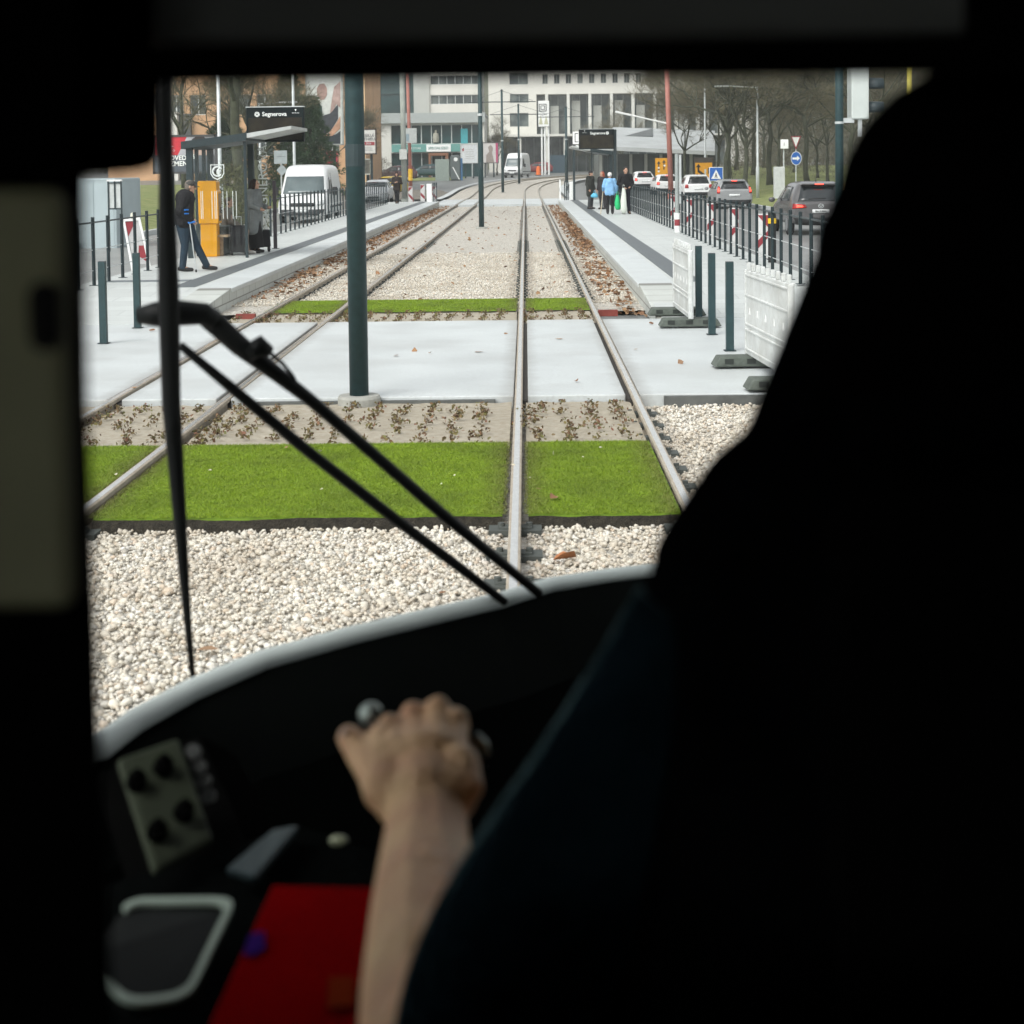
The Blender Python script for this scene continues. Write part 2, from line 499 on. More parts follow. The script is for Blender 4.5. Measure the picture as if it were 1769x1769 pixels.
for (offs, lab) in (((-.0865, .983), 'metre gauge tram track in pale gravel straight ahead of the tram, on the right'),
                    ((-3.84, -2.79), 'second metre gauge tram track on the left beyond the row of dark poles')):
    tr = thing('tram_track', lab, 'tram track', (0, 4, 0), 0, 'tram tracks')
    for o_ in offs:
        rl = part('rail', sweep(o_, TY, PROF), RUST, tr, world=True)
        part('running_surface', sweep(o_, TY, HEADP), SHINE, rl, world=True)
    k = 0
    for y in [5.2 + .65 * i for i in range(8)] + [10.35 + .65 * i for i in range(7)] + [26.5 + .65 * i for i in range(33)]:
        for o_ in offs:
            if 10 < y < 15 and o_ != .983: continue
            if k == 0 and slpme is None:
                sp_ = part('rail_fastening', slp, mat('sleeper_plate', (.07, .078, .072), rough=.8, var=.3), tr); slpme = sp_.data
            else:
                sp_ = bpy.data.objects.new('rail_fastening', slpme); COL.objects.link(sp_); sp_.parent = tr
            sp_.location = (o_, y - 4, .0)
            k += 1
    fb_ = MB()
    for y in [48.0 + .65 * i for i in range(62)]:
        for o_ in offs:
            fb_.box((o_ - .14, y - .07, -.12), (o_ + .14, y + .07, -.090)).box((o_ - .1, y - .05, -.0875), (o_ + .1, y + .05, -.076))
    tag(part('far_rail_fastenings', fb_, mat('pale_sleeper_plate', (.20, .195, .18), rough=.9, var=.3), tr, world=True), kind='stuff')  # paler copy of the near plates for the far rows

# foot crossing: slabs between the rails with flange grooves beside each rail
CY0, CY1 = 14.85, 22.15
def slab_strips(y0, y1, xl, xr, zt, zb=-.16):
    b = MB()
    edges = [xl]
    for o_ in (-3.84, -2.79, -.0865, .983):
        inner = 1 if o_ in (-3.84, -.0865) else -1
        a, c = (.045, .085) if inner > 0 else (.085, .045)
        edges += [o_ - a, o_ + c]
    edges.append(xr)
    for i in range(0, len(edges), 2):
        b.box((edges[i], y0, zb), (edges[i + 1], y1, zt))
    return b
struct('foot_crossing', slab_strips(CY0, CY1, -14, 5.2, -.004), CONCX, bevel=.012)
struct('flange_groove', MB().box((-4.2, CY0 + .02, -.2), (1.3, CY1 - .02, -.05)), mat('groove_dark', (.05, .045, .04), rough=.9))  # dark bed under the slabs, seen in the grooves
struct('crossing_edge_shade', MB().box((-14, CY0 - .07, -.17), (-4.4, CY0 - .006, -.03)).box((-2.5, CY0 - .06, -.17), (-.3, CY0 - .006, -.035)).box((1.25, CY0 - .06, -.17), (5, CY0 - .006, -.02)), CONCD)  # dark strips standing in for the shadow line below the slab edge
cr2 = MB()
for (a, c) in ((-5.2, -3.93), (-3.75, -2.88), (-2.7, -.17), (.0, .9), (1.07, 2.9)):
    cr2.box((a, 89.6, -.16), (c, 103.4, -.004))
struct('far_crossing', cr2, CONC)

# platforms with ramped near ends
def platform(x0, x1, edge, sgn):
    prof = [(22.15, -.16), (22.15, .0), (25.9, .2), (88.7, .2), (88.7, -.16)]
    b = MB().prism([(x0, y, z) for y, z in prof], (x1 - x0, 0, 0))
    p = struct('platform', b, PAVE)
    e0, e1 = edge, edge + sgn * .5
    prof2 = [(22.2, -.15), (22.2, .0), (25.9, .204), (88.72, .204), (88.72, -.15)]
    part('kerb', MB().prism([(e0 - sgn * .03, y, z) for y, z in prof2], (sgn * .53, 0, 0)), KERB, p, bevel=.012)
    part('coping', MB().prism([(e0 - sgn * .045, y, z) for y, z in ((25.9, .205), (25.9, .13), (88.7, .13), (88.7, .205))], (sgn * .60, 0, 0)), CONC, p, bevel=.012)
    s0 = edge + sgn * .62
    part('tactile_strip', MB().prism([(s0, y, z) for y, z in ((26.2, .19), (26.2, .2055), (88.6, .2055), (88.6, .19))], (sgn * .40, 0, 0)), TACT, p)
    return p
pr = platform(1.85, 4.75, 1.82, 1)
pl = platform(-7.5, -4.80, -4.77, -1)
part('crosswise_tactile_strip', MB().box((-7.2, 27.6, .19), (-5.8, 28.0, .2065)), mat('tactile_paving_plain', (.15, .17, .18), var=.2), pl)
# roads and kerbs either side
struct('road', rows([4.95, 8, 11.6], [10, 30, 50, 70, 90, 105], lambda x, y: -.15 + .006), mat('right_road', (.20, .205, .20), rough=.4, var=.18, scale=.7, bump=.2, bscale=70))
struct('road', rows([-13, -10, -7.75], [16, 30, 50, 70, 90, 105], lambda x, y: -.15 + .006), mat('left_road', (.25, .255, .245), rough=.45, var=.15, scale=.7, bump=.2, bscale=70))
struct('kerb', MB().box((4.76, 22.2, -.2), (4.94, 92, .02)), CONC, bevel=.02)
struct('kerb', MB().box((11.62, 45, -.2), (11.8, 104, .0)), CONC, bevel=.02)
struct('kerb', MB().box((-7.74, 22.2, -.2), (-7.56, 92, .02)), CONC, bevel=.02)
struct('kerb', MB().box((-13.18, 30, -.2), (-13.0, 100, .03)), CONC, bevel=.02)
struct('pavement', MB().box((5.3, 14, -.17), (9, 22.1, -.02)), PAVE)
kb = ribbon(-5.9, -5.45, [104] + [y for y in TY if 106 < y < 172], .02)
struct('kerb', kb, CONC)
kb = ribbon(2.7, 3.2, [104] + [y for y in TY if 106 < y < 165], .02)
struct('kerb', kb, CONC)
def mound(name, c, rx, ry, h, m, seed, lab, cat, n=26):
    b = MB()
    for j in range(n + 1):
        for i in range(n + 1):
            u, v = i / n * 2 - 1, j / n * 2 - 1
            q = max(0, 1 - (u * u + v * v))
            b.v.append((u * rx, v * ry, h * q * (.7 + .5 * mnoise.noise(Vector((u * 3 + seed, v * 3, seed)))) - .05 + .04 * mnoise.noise(Vector((u * 14, v * 14, seed)))))
    b.f = [[j * (n + 1) + i, j * (n + 1) + i + 1, (j + 1) * (n + 1) + i + 1, (j + 1) * (n + 1) + i] for j in range(n) for i in range(n)]
    b.mi = [0] * len(b.f)
    o = part(name, b, m, smooth=True)
    o.location = c
    return tag(o, lab, cat)
mound('soil_mound', (-8.4, 126, terrain(0, 126)), 2.6, 17, .5, mat('heaped_soil', (.12, .11, .09), rough=1, col2=(.24, .22, .19), scale=4, bump=1, bscale=20), 3, 'low heap of grey brown soil between the left track bend and the road', 'soil heap')
mound('leaf_mound', (15.2, 76, terrain(15.2, 76)), 2.6, 3.5, .95, mat('leaf_pile', (.13, .085, .035), rough=1, col2=(.26, .19, .08), scale=8, bump=1, bscale=25), 9, 'rounded mound of brown leaves and grass under the trees on the right', 'leaf mound')

# ------------------------------------------------------------------ loose stones, turf, leaves
def ico(sub):
    bm = bmesh.new(); bmesh.ops.create_icosphere(bm, subdivisions=sub, radius=1)
    V = np.array([v.co[:] for v in bm.verts]); F = np.array([[v.index for v in f.verts] for f in bm.faces]); bm.free()
    return V, F
def octa():
    return np.array([(1, 0, 0), (-1, 0, 0), (0, 1, 0), (0, -1, 0), (0, 0, 1), (0, 0, -1)], float), np.array([(0, 2, 4), (2, 1, 4), (1, 3, 4), (3, 0, 4), (2, 0, 5), (1, 2, 5), (3, 1, 5), (0, 3, 5)])
def rotmats(n):
    q = rng.normal(size=(n, 4)); q /= np.linalg.norm(q, axis=1)[:, None]
    w_, x, y, z = q.T
    return np.stack([np.stack([1 - 2 * (y * y + z * z), 2 * (x * y - z * w_), 2 * (x * z + y * w_)], 1),
                     np.stack([2 * (x * y + z * w_), 1 - 2 * (x * x + z * z), 2 * (y * z - x * w_)], 1),
                     np.stack([2 * (x * z - y * w_), 2 * (y * z + x * w_), 1 - 2 * (x * x + y * y)], 1)], 1)
def stones(P, size, shape):
    V0, F0 = shape; n = len(P); k = len(V0)
    sc = size[:, None] * rng.uniform(.55, 1.15, (n, 3)); sc[:, 2] *= .8
    R = rotmats(n)
    jit = rng.uniform(.72, 1.28, (n, k, 1))
    L = V0[None] * jit * sc[:, None, :]
    V = np.einsum('nij,nkj->nki', R, L)
    V[:, :, 2] *= .85
    V += P[:, None, :]
    F = (F0[None] + (np.arange(n) * k)[:, None, None]).reshape(-1, 3)
    return V.reshape(-1, 3), F
def off_rails(P, m=.075):
    keep = np.ones(len(P), bool)
    for o_ in (-3.84, -2.79, -.0865, .983):
        keep &= np.abs(P[:, 0] - o_) > m
    return P[keep]
def near_plates(P):
    keep = np.ones(len(P), bool)
    ys = np.array([5.2 + .65 * i for i in range(8)] + [10.35 + .65 * i for i in range(7)])
    for o_ in (-3.84, -2.79, -.0865, .983):
        dy = np.abs(P[:, 1][:, None] - ys[None]).min(1)
        keep &= ~((np.abs(P[:, 0] - o_) < .17) & (dy < .095))
    return P[keep]
def scatter(n, x0, x1, y0, y1, z, dz):
    return np.stack([rng.uniform(x0, x1, n), rng.uniform(y0, y1, n), z + rng.uniform(-dz, dz, n)], 1)
P = np.concatenate([scatter(38000, -2.75, 1.35, 5.0, 9.86, -.113, .013), scatter(7500, 1.0, 2.3, 9.8, 14.8, -.108, .013)])
P = near_plates(off_rails(P))
sz_ = np.clip(rng.lognormal(-4.28, .34, len(P)), .0065, .032)
nr = (P[:, 1] < 7.9)
V, F = stones(P[nr], sz_[nr], ico(1))
npmesh('gravel', V, F, STONE)
V, F = stones(P[~nr], sz_[~nr], ico(1))
npmesh('gravel', V, F, STONE)
P = off_rails(scatter(60000, -4.75, 1.8, 25.9, 41, -.09, .014))
keep = rng.random(len(P)) < np.clip(1.25 - (P[:, 1] - 26) / 24, .3, 1); P = P[keep]
V, F = stones(P, rng.uniform(.012, .026, len(P)), octa())
npmesh('gravel', V, F, STONE, smooth=True)

def turf(y0, y1, xl, xr, zt, zb, nb, seed, wv):
    """a strip of rolled turf on a bed of dark soil, cut round the rails"""
    def front(x): return y0 + .09 * mnoise.noise(Vector((x * 1.3, seed, 0))) + .05 * mnoise.noise(Vector((x * 6, seed, 3)))
    spans = [(xl, -3.84 - .09), (-3.84 + .09, -2.79 - .09), (-2.79 + .09, -.0865 - .08), (-.0865 + .08, .983 - .05)]
    if xr > 1.2: spans.append((.983 + .08, xr))
    for (a, c) in spans:
        n = max(4, int((c - a) / .06)); b = MB()
        for i in range(n + 1):
            x = a + (c - a) * i / n; f = front(x)
            b.v += [(x, f - .05, zb), (x, f - .02, (zt + zb) / 2), (x, f + .012, zt - .012), (x, f + .06, zt), (x, y1, zt)]
        for i in range(n):
            for k in range(4):
                b.f.append([i * 5 + k, (i + 1) * 5 + k, (i + 1) * 5 + k + 1, i * 5 + k + 1]); b.mi.append(0 if k < 2 else 1)
        struct('turf_bed', b, [SOIL, GRASSB])
    X = rng.uniform(xl, xr, nb); Y = rng.uniform(y0, y1, nb)
    for o_ in (-3.84, -2.79, -.0865, .983):
        k = np.abs(X - o_) > .05 + .03 * rng.random(len(X)); X, Y = X[k], Y[k]
    fr = np.array([front(x) for x in X]); k = Y > fr; X, Y = X[k], Y[k]
    n = len(X); a = rng.uniform(0, 2 * np.pi, n); ln = rng.uniform(.008, .019, n)
    lean = rng.normal(0, .014, (n, 2))
    P0 = np.stack([X, Y, np.full(n, zt)], 1)
    wx = np.stack([np.cos(a) * wv, np.sin(a) * wv, np.zeros(n)], 1)
    tip = P0 + np.stack([lean[:, 0], lean[:, 1], ln], 1)
    V = np.stack([P0 - wx, P0 + wx, tip], 1).reshape(-1, 3)
    npmesh('grass', V, np.arange(3 * n).reshape(-1, 3), GRASSM)
turf(9.87, 12.5, -4.1, .94, -.035, -.14, 260000, 2.0, .0019)
turf(24.0, 26.05, -3.8, .94, -.03, -.12, 50000, 5.0, .004)
struct('sedum_bed', rows([-7.5, -4.2], [12.3, 14.8], lambda x, y: -.06), SAND)
for (y0, y1) in ((12.45, 14.8), (22.2, 24.05)):
    for (a, c) in ((-4.3, -3.91), (-3.76, -2.87), (-2.71, -.15), (-.02, .93)):
        b = rows([a + (c - a) * i / 20 for i in range(21)], [y0 + (y1 - y0) * j / 30 for j in range(31)], lambda x, y: -.062 + .016 * mnoise.noise(Vector((x * 9, y * 9, 1))))
        struct('sedum_bed', b, SAND)
def leaves(P, size, m, name, curl=.5, up=.2):
    n = len(P)
    R = rotmats(n)
    k = rng.random(n) < (1 - up)
    a = rng.uniform(0, 2 * np.pi, n)
    T = np.zeros((n, 3, 3)); T[:, 0, 0] = np.cos(a); T[:, 0, 1] = -np.sin(a); T[:, 1, 0] = np.sin(a); T[:, 1, 1] = np.cos(a); T[:, 2, 2] = 1
    tl = rng.normal(0, .35, (n,)); X = np.zeros((n, 3, 3)); X[:, 0, 0] = 1; X[:, 1, 1] = np.cos(tl); X[:, 1, 2] = -np.sin(tl); X[:, 2, 1] = np.sin(tl); X[:, 2, 2] = np.cos(tl)
    R[k] = np.einsum('nij,njk->nik', T, X)[k]
    base = np.array([(-1, 0, .0), (-.3, -.6, 1), (.5, -.5, .8), (1.1, 0, 0), (.4, .6, 1), (-.4, .55, .9), (0, 0, 0)], float)
    L = np.repeat(base[None], n, 0) * rng.uniform(.7, 1.2, (n, 7, 1)); L[:, :, 2] *= curl * rng.uniform(-.3, 1, (n, 1))
    L *= size[:, None, None]
    V = np.einsum('nij,nkj->nki', R, L) + P[:, None, :]
    F0 = np.array([(0, 1, 6), (1, 2, 6), (2, 3, 6), (3, 4, 6), (4, 5, 6), (5, 0, 6)])
    F = (F0[None] + (np.arange(n) * 7)[:, None, None]).reshape(-1, 3)
    return npmesh(name, V.reshape(-1, 3), F, m)
# leaf drifts against both platform kerbs, stray ones elsewhere
def drift(x0, x1, y0, y1, n, z, h):
    y = rng.uniform(y0, y1, n); x = rng.uniform(x0, x1, n)
    clump = np.array([.5 + .5 * mnoise.noise(Vector((0, v * .55, x0))) + .25 * mnoise.noise(Vector((3, v * 2, x0))) for v in y])
    k = rng.random(n) < np.clip(clump * 1.6 - .25, .04, 1); x, y, clump = x[k], y[k], clump[k]
    return np.stack([x, y, z + rng.uniform(0, 1, len(x)) * h * clump], 1)
P = np.concatenate([drift(1.2, 1.76, 27, 88, 3000, -.08, .08), drift(1.42, 1.78, 42, 72, 3600, -.06, .13), drift(-4.68, -4.05, 27, 88, 3000, -.08, .06), drift(-4.7, -4.45, 30, 80, 1700, -.07, .10),
                    scatter(420, -3.6, 1.2, 26.3, 88, -.07, .01), scatter(60, -2.4, 1.2, 5.2, 9.7, -.085, .01)[:12], scatter(16, -5.5, 2.5, 15, 22, .012, .004), scatter(3, -3.6, .8, 10.2, 12.3, -.01, .004),
                    scatter(60, 1.3, 1.7, 23, 26.5, -.05, .03)])
leaves(P, rng.uniform(.025, .065, len(P)), LEAFM, 'fallen_leaves')
g_ = G(975, 965, -.085)
leaves(np.array([[g_.x, g_.y, g_.z]]), np.array([.085]), islandmat('orange_leaf', [(.42, .17, .07), (.42, .17, .07)]), 'fallen_leaves', up=0)
P = scatter(14, -3.6, .8, 10.1, 12.3, -.002, .004)
leaves(P, rng.uniform(.008, .02, len(P)), islandmat('pale_petals', [(.6, .6, .5), (.7, .62, .5), (.45, .5, .3)]), 'fallen_petals')
# rows of small stonecrop plugs
pts = []
for (y0, y1, st) in ((12.6, 14.7, .235), (22.35, 23.95, .26)):
    for xi in range(22):
        x = -4.15 + xi * .235
        if min(abs(x - o_) for o_ in (-3.84, -2.79, -.0865, .983)) < .1: x += .12
        y = y0
        while y < y1:
            if random.random() < .86:
                n = random.randint(12, 34); r = random.uniform(.018, .046)
                cx, cy = x + random.gauss(0, .02), y + random.gauss(0, .04)
                for _ in range(n):
                    pts.append((cx + random.gauss(0, r), cy + random.gauss(0, r), -.05 + random.uniform(0, .05)))
            y += st
P = np.array(pts)
leaves(P, rng.uniform(.008, .021, len(P)), SEDM, 'stonecrop_plants', curl=1, up=.8)
b = MB()
# ------------------------------------------------------------------ buildings
GLASSD = mat('dark_window_glass', (.035, .05, .052), rough=.12, col2=(.15, .175, .165), scale=.45, spec=.6, ramp=(.42, .62))
GLASSG = mat('green_shop_glass', (.012, .04, .042), rough=.1, var=.6, scale=.5, spec=.6)
FRAMEW = mat('pale_window_frame', (.5, .53, .52), rough=.5)
RENDW = mat('off_white_render', (.62, .61, .56), rough=.85, var=.06, scale=.4)
RENDB = mat('grey_render', (.42, .43, .40), rough=.85, var=.06, scale=.4)
ORANGE = mat('orange_render', (.52, .32, .18), rough=.85, var=.12, scale=.5)
def walls(x0, x1, z0, z1, ops, y, th0=.35):
    """front wall with real openings cut through it, plus side walls and roof"""
    xs = sorted({x0, x1, *[v for o in ops for v in (o[0], o[2])]}); zs = sorted({z0, z1, *[v for o in ops for v in (o[1], o[3])]})
    b = MB()
    for i in range(len(xs) - 1):
        run = None
        for j in range(len(zs) - 1):
            cx, cz = (xs[i] + xs[i + 1]) / 2, (zs[j] + zs[j + 1]) / 2
            hole = any(o[0] < cx < o[2] and o[1] < cz < o[3] for o in ops)
            if not hole:
                b.add([(xs[i], y, zs[j]), (xs[i + 1], y, zs[j]), (xs[i + 1], y, zs[j + 1]), (xs[i], y, zs[j + 1])], [(0, 1, 2, 3)])
    for op in ops:
        a, c, d, e = op[:4]; th = op[4] if len(op) > 4 else th0
        b.add([(a, y, c), (d, y, c), (d, y, e), (a, y, e), (a, y + th, c), (d, y + th, c), (d, y + th, e), (a, y + th, e)],
              [(0, 1, 5, 4), (1, 2, 6, 5), (2, 3, 7, 6), (3, 0, 4, 7)])
    return b
def building(name, label, x0, x1, z0, z1, y, depth, m, ops, glass=GLASSD, mull=None, cat='building', th=.35, frame=FRAMEW):
    t = thing(name, label, cat, ((x0 + x1) / 2, y, z0))
    b = walls(x0, x1, z0, z1, ops, y, th)
    e = .02
    b.box((x0, y + .0 + e, z0), (x0 + .3, y + depth, z1)); b.box((x1 - .3, y + e, z0), (x1, y + depth, z1)); b.box((x0, y + depth - .3, z0), (x1, y + depth + .1, z1))
    part('wall', b, m, t, world=True)
    part('roof', MB().box((x0 - .1, y - .12, z1), (x1 + .1, y + depth + .2, z1 + .25)), mat('roof_edge', (.42, .43, .42), rough=.8), t, world=True)
    th0 = th
    for op in ops:
        a, c, d, f = op[:4]; th = op[4] if len(op) > 4 else th0
        g = part('window', MB().box((a, y + th, c), (d, y + th + .08, f)), glass, t, world=True)
        n = mull if mull and d - a > 8 else max(2, round((d - a) / 1.2))
        fb = MB()
        for k in range(n + 1):
            xx = a + (d - a) * k / n
            fb.box((max(a, xx - .05), y + th - .06, c), (min(d, xx + .05), y + th - .005, f))
        fb.box((a, y + th - .065, c), (d, y + th - .004, c + .08)); fb.box((a, y + th - .065, f - .08), (d, y + th - .004, f))
        part('frame', fb, frame, g, world=True)
    return t
def R(px0, py0, px1, py1, Y):
    a, b = W(px0, py1, Y), W(px1, py0, Y)
    return (a.x, min(a.z, b.z), b.x, max(a.z, b.z))
# orange block on the left
Y = 128
x0, z0, x1, z1 = R(180, 330, 633, 20, Y)
ops = []
for r in range(5):
    zb = W(330, 199, Y).z + (r - 1) * 3.3
    for k in range(12):
        xa = W(252, 199, Y).x + k * 1.75
        if k % 4 == 3: continue
        if zb < z0 + .2 or xa + 1.3 > x1 - .4: continue
        ops.append((xa, zb, xa + 1.25, zb + 1.6))
ob = building('apartment_building', 'orange rendered block of flats with dark paired windows behind the bare trees on the left', x0, x1, z0, z1, Y, 14, ORANGE, ops)
part('stair_bay', MB().box((W(288, 200, Y).x, Y - 1.2, z0), (W(311, 200, Y).x, Y - .01, W(300, 195, Y).z)), RENDW, ob, world=True)
part('dark_bay', MB().box((W(311, 200, Y).x + .02, Y - .5, z0), (W(331, 200, Y).x, Y - .01, W(300, 197, Y).z)), mat('dark_cladding', (.08, .085, .085), rough=.7), ob, world=True)
part('end_pilaster', MB().box((x1 - 1.0, Y - .3, z0), (x1 + .02, Y - .01, z1 - .3)), mat('pale_orange_render', (.66, .46, .26), rough=.85), ob, world=True)
# glazed shop
Y = 186
x0, z0, x1, z1 = R(630, 320, 838, 201, Y)
gx0, gz1 = W(675, 214, Y).x, W(750, 215, Y).z
st = building('shop_building', 'low white shop with a wide two storey glass front and a green fascia sign', x0, x1, z0, z1, Y, 16, RENDW,
              [(gx0, W(750, 249, Y).z, x1 - .3, gz1), (gx0, z0 + .1, x1 - .3, W(750, 263, Y).z)], glass=GLASSG, mull=9)
part('parapet', MB().box((x0 - .15, Y - .55, W(700, 213, Y).z), (x1 + .1, Y - .01, z1 + .3)), mat('grey_cladding', (.36, .39, .38), rough=.6, var=.06), st, world=True)
fa = part('fascia_sign', MB().box((W(677, 250, Y).x, Y - .5, W(735, 262.5, Y).z), (W(795, 250, Y).x, Y - .2, W(735, 249, Y).z)), mat('teal_sign', (.12, .30, .27), rough=.5), st, world=True)
part('sign_panel', MB().box((W(737, 250, Y).x, Y - .56, W(757, 262, Y).z), (W(779, 250, Y).x, Y - .505, W(757, 249.5, Y).z)), WHITEP, fa, world=True)
text('SPECIALIZED', .40, (W(757.5, 255.5, Y).x, Y - .6, W(757, 256, Y).z), (1, 0, 0), (.25, 0, 1), mat('sign_green', (.06, .22, .19)), fa)
text('BIKE STORE', .30, (W(716, 256, Y).x, Y - .53, W(716, 256.5, Y).z), (1, 0, 0), (0, 0, 1), WHITEP, fa)
part('entrance_portal', MB().box((W(741, 280, Y).x, Y - .8, z0), (W(745, 280, Y).x, Y - .05, W(757, 264, Y).z)).box((W(770, 280, Y).x, Y - .8, z0), (W(775, 280, Y).x, Y - .05, W(757, 264, Y).z)).box((W(745, 280, Y).x + .01, Y - .79, W(757, 269, Y).z), (W(770, 280, Y).x - .01, Y - .05, W(757, 264, Y).z - .01)),
     mat('brown_portal', (.20, .085, .04), rough=.6), st, world=True)
part('window_poster', MB().box((W(796, 240, Y).x, Y + .2, W(803, 248, Y).z), (W(808, 240, Y).x, Y + .28, W(803, 222, Y).z)), mat('blue_poster', (.05, .32, .36)), st, world=True)
bm_ = MB().lathe([(.0, 0), (.32, 0), (.36, .55), (.30, 1.0), (.12, 1.1), (.14, 1.35), (.0, 1.45)], (W(753, 246, Y).x, Y + .15, W(753, 246, Y).z), 10)
part('window_figure', bm_, mat('pale_display', (.35, .34, .28)), st, world=True)
# dark glazed block behind it
Y = 262
x0, z0, x1, z1 = R(560, 260, 716, 60, Y)
ops = [(x0 + .5, W(650, 198, Y).z + r * 3.6, x1 - .4, W(650, 198, Y).z + 3.3 + r * 3.6) for r in range(5)]
building('office_block', 'dark green glazed office block above the roof of the shop', x0, x1, z0, z1, Y, 12, mat('dark_green_cladding', (.014, .05, .047), rough=.5), ops, glass=mat('dark_green_glass', (.008, .036, .036), rough=.3, var=.5, scale=.3), mull=8, frame=mat('green_mullion', (.012, .04, .038)))
# cream slab block with ribbon windows
Y = 236
x0, z0, x1, z1 = R(713, 300, 834, 40, Y)
zs = W(780, 180, Y).z
ops = [(W(744, 170, Y).x, zs + r * 2.85, x1 - .3, zs + 1.35 + r * 2.85) for r in range(-3, 4) if zs + r * 2.85 > z0]
building('office_block', 'cream office block with long ribbon windows above the shop', x0, x1, z0, z1, Y, 14, RENDW, ops, mull=7)
part('pilaster', MB().box((x0 - .02, Y - .25, z0), (W(742, 170, Y).x, Y - .01, z1 - .2)), RENDB, bpy.data.objects['office_block.001'], world=True)
# large building across the background, upper floors carried on columns
Y = 226
x0, z0, x1, z1 = R(842, 310, 1262, 30, Y)
zl = W(1000, 162, Y).z
ops = []
for (pa, pb, qa, qb) in ((880, 125, 912, 146), (881, 162, 913, 178), (881, 195, 913, 219)):
    ops.append((*R(pa, pb, qa, qb, Y), .3))
xw = W(937, 140, Y).x
zw = W(1000, 144, Y).z
for r in range(3):
    for k in range(20):
        ops.append((xw + k * 1.62, zw + r * 2.9, xw + k * 1.62 + .75, zw + 1.35 + r * 2.9, .25))
wx = W(927, 200, Y).x
ops.append((wx, W(1000, 233, Y).z, x1 - .5, zl))
ops.append((W(862, 240, Y).x, z0 + .3, x1 - .5, W(1000, 236, Y).z))
bb = building('office_block', 'large cream building with small square windows above a tall colonnade in the background', x0, x1, z0, z1, Y, 16, RENDW, ops, mull=26, th=2.2, frame=mat('grey_mullion', (.20, .22, .21)))
cb = mat('column_render', (.60, .60, .56), rough=.8, var=.06)
for k in range(14):
    xx = wx + 1.2 + k * 3.0
    if xx < x1 - 1:
        part('column', MB().box((xx, Y - .1, W(1000, 232, Y).z), (xx + .42, Y + .35, zl - .02)), cb, bb, world=True)
        part('wall_panel', MB().box((xx + .75, Y + 1.3, W(1000, 232, Y).z), (xx + 1.9, Y + 1.6, zl - (.9 if k % 2 else 1.6))), RENDB, bb, world=True)
part('entrance_canopy', MB().box((W(850, 230, Y).x, Y - 6, W(930, 237, Y).z), (W(1045, 230, Y).x, Y - .15, W(930, 233, Y).z)), RENDW, bb, world=True)
for px in (862, 895, 940, 972):
    part('entrance_column', MB().box((W(px, 240, Y).x, Y - 5.6, z0 - .3), (W(px, 240, Y).x + .45, Y - 5.1, W(930, 237, Y).z - .01)), RENDW, bb, world=True)
part('green_fence_screen', MB().box((W(950, 240, 215).x, 214.6, 0.9), (W(978, 240, 215).x, 214.9, W(960, 268, 215).z)), mat('dark_blue_panel', (.03, .06, .08)), bb, world=True)
# low pavilion with a broad grey roof
Y = 150
t = thing('pavilion', 'low dark glazed pavilion under a broad tilted grey roof on the right', 'pavilion', (W(1110, 280, Y).x, Y, terrain(0, Y)))
a, b_, c_, d_ = W(1012, 258, Y - 8), W(1235, 268, Y - 8), W(1235, 232, Y + 9), W(1060, 226, Y + 9)
roofm = mat('grey_roof_sheet', (.40, .42, .42), rough=.6, var=.12, scale=.6)
part('roof', MB().prism([a, b_, c_, d_], (0, 0, .35)), roofm, t, world=True)
part('upper_roof', MB().prism([W(1056, 240, Y + 1), W(1128, 239, Y + 1), W(1128, 225, Y + 10), W(1060, 226, Y + 10)], (0, 0, .25)), mat('dark_roof_fascia', (.10, .11, .11), rough=.6), t, world=True)
part('glazing', MB().box((W(1030, 260, Y).x, Y - 5, terrain(0, Y) - .2), (W(1225, 260, Y).x, Y + 5, W(1100, 266, Y - 5).z)), mat('pavilion_glass', (.05, .065, .06), rough=.3, var=.6, scale=.5), t, world=True)
for k in range(8):
    xx = W(1035 + k * 26, 260, Y - 5.1).x
    part('pier', MB().box((xx, Y - 5.4, terrain(0, Y) - .2), (xx + .25, Y - 5.05, W(1100, 266, Y - 5).z - .02)), RENDB, t, world=True)
# white sign pylon
Y = 196
t = thing('sign_pylon', 'tall white sign pylon on three slim legs with a square emblem at the top', 'pylon', (W(940, 294, Y).x, Y, terrain(0, Y)))
zb, zt = W(940, 219, Y).z, W(940, 174, Y).z
xa, xb = W(930, 200, Y).x, W(949, 200, Y).x
part('sign_box', MB().box((xa, Y, zb), (xb, Y + .8, zt)), WHITEP, t, world=True, bevel=.05)
for q in (.30, .58, .92):
    xx = xa + (xb - xa) * q
    part('leg', MB().cyl((xx, Y + .4, terrain(0, Y) - .1), (xx, Y + .4, zb), .11, n=8), WHITEP, t, world=True)
ec = W(937.5, 186, Y)
inkm = mat('dark_ink', (.03, .035, .04))
for s_, mm in ((.46, inkm), (.36, WHITEP), (.26, inkm), (.17, WHITEP)):
    part('emblem', MB().box((ec.x - s_, Y - .03 - (.5 - s_) * .1, ec.z - s_), (ec.x + s_, Y - .005, ec.z + s_)), mm, t, world=True)
part('chevron_mark', MB().prism([(ec.x - .5, Y - .02, ec.z - 2.0), (ec.x - .25, Y - .02, ec.z - .9), (ec.x, Y - .02, ec.z - 2.0)], (0, .015, 0)).prism([(ec.x + .15, Y - .02, ec.z - 2.0), (ec.x + .4, Y - .02, ec.z - .9), (ec.x + .65, Y - .02, ec.z - 2.0)], (0, .015, 0)), mat('cream_mark', (.5, .5, .35)), t, world=True)

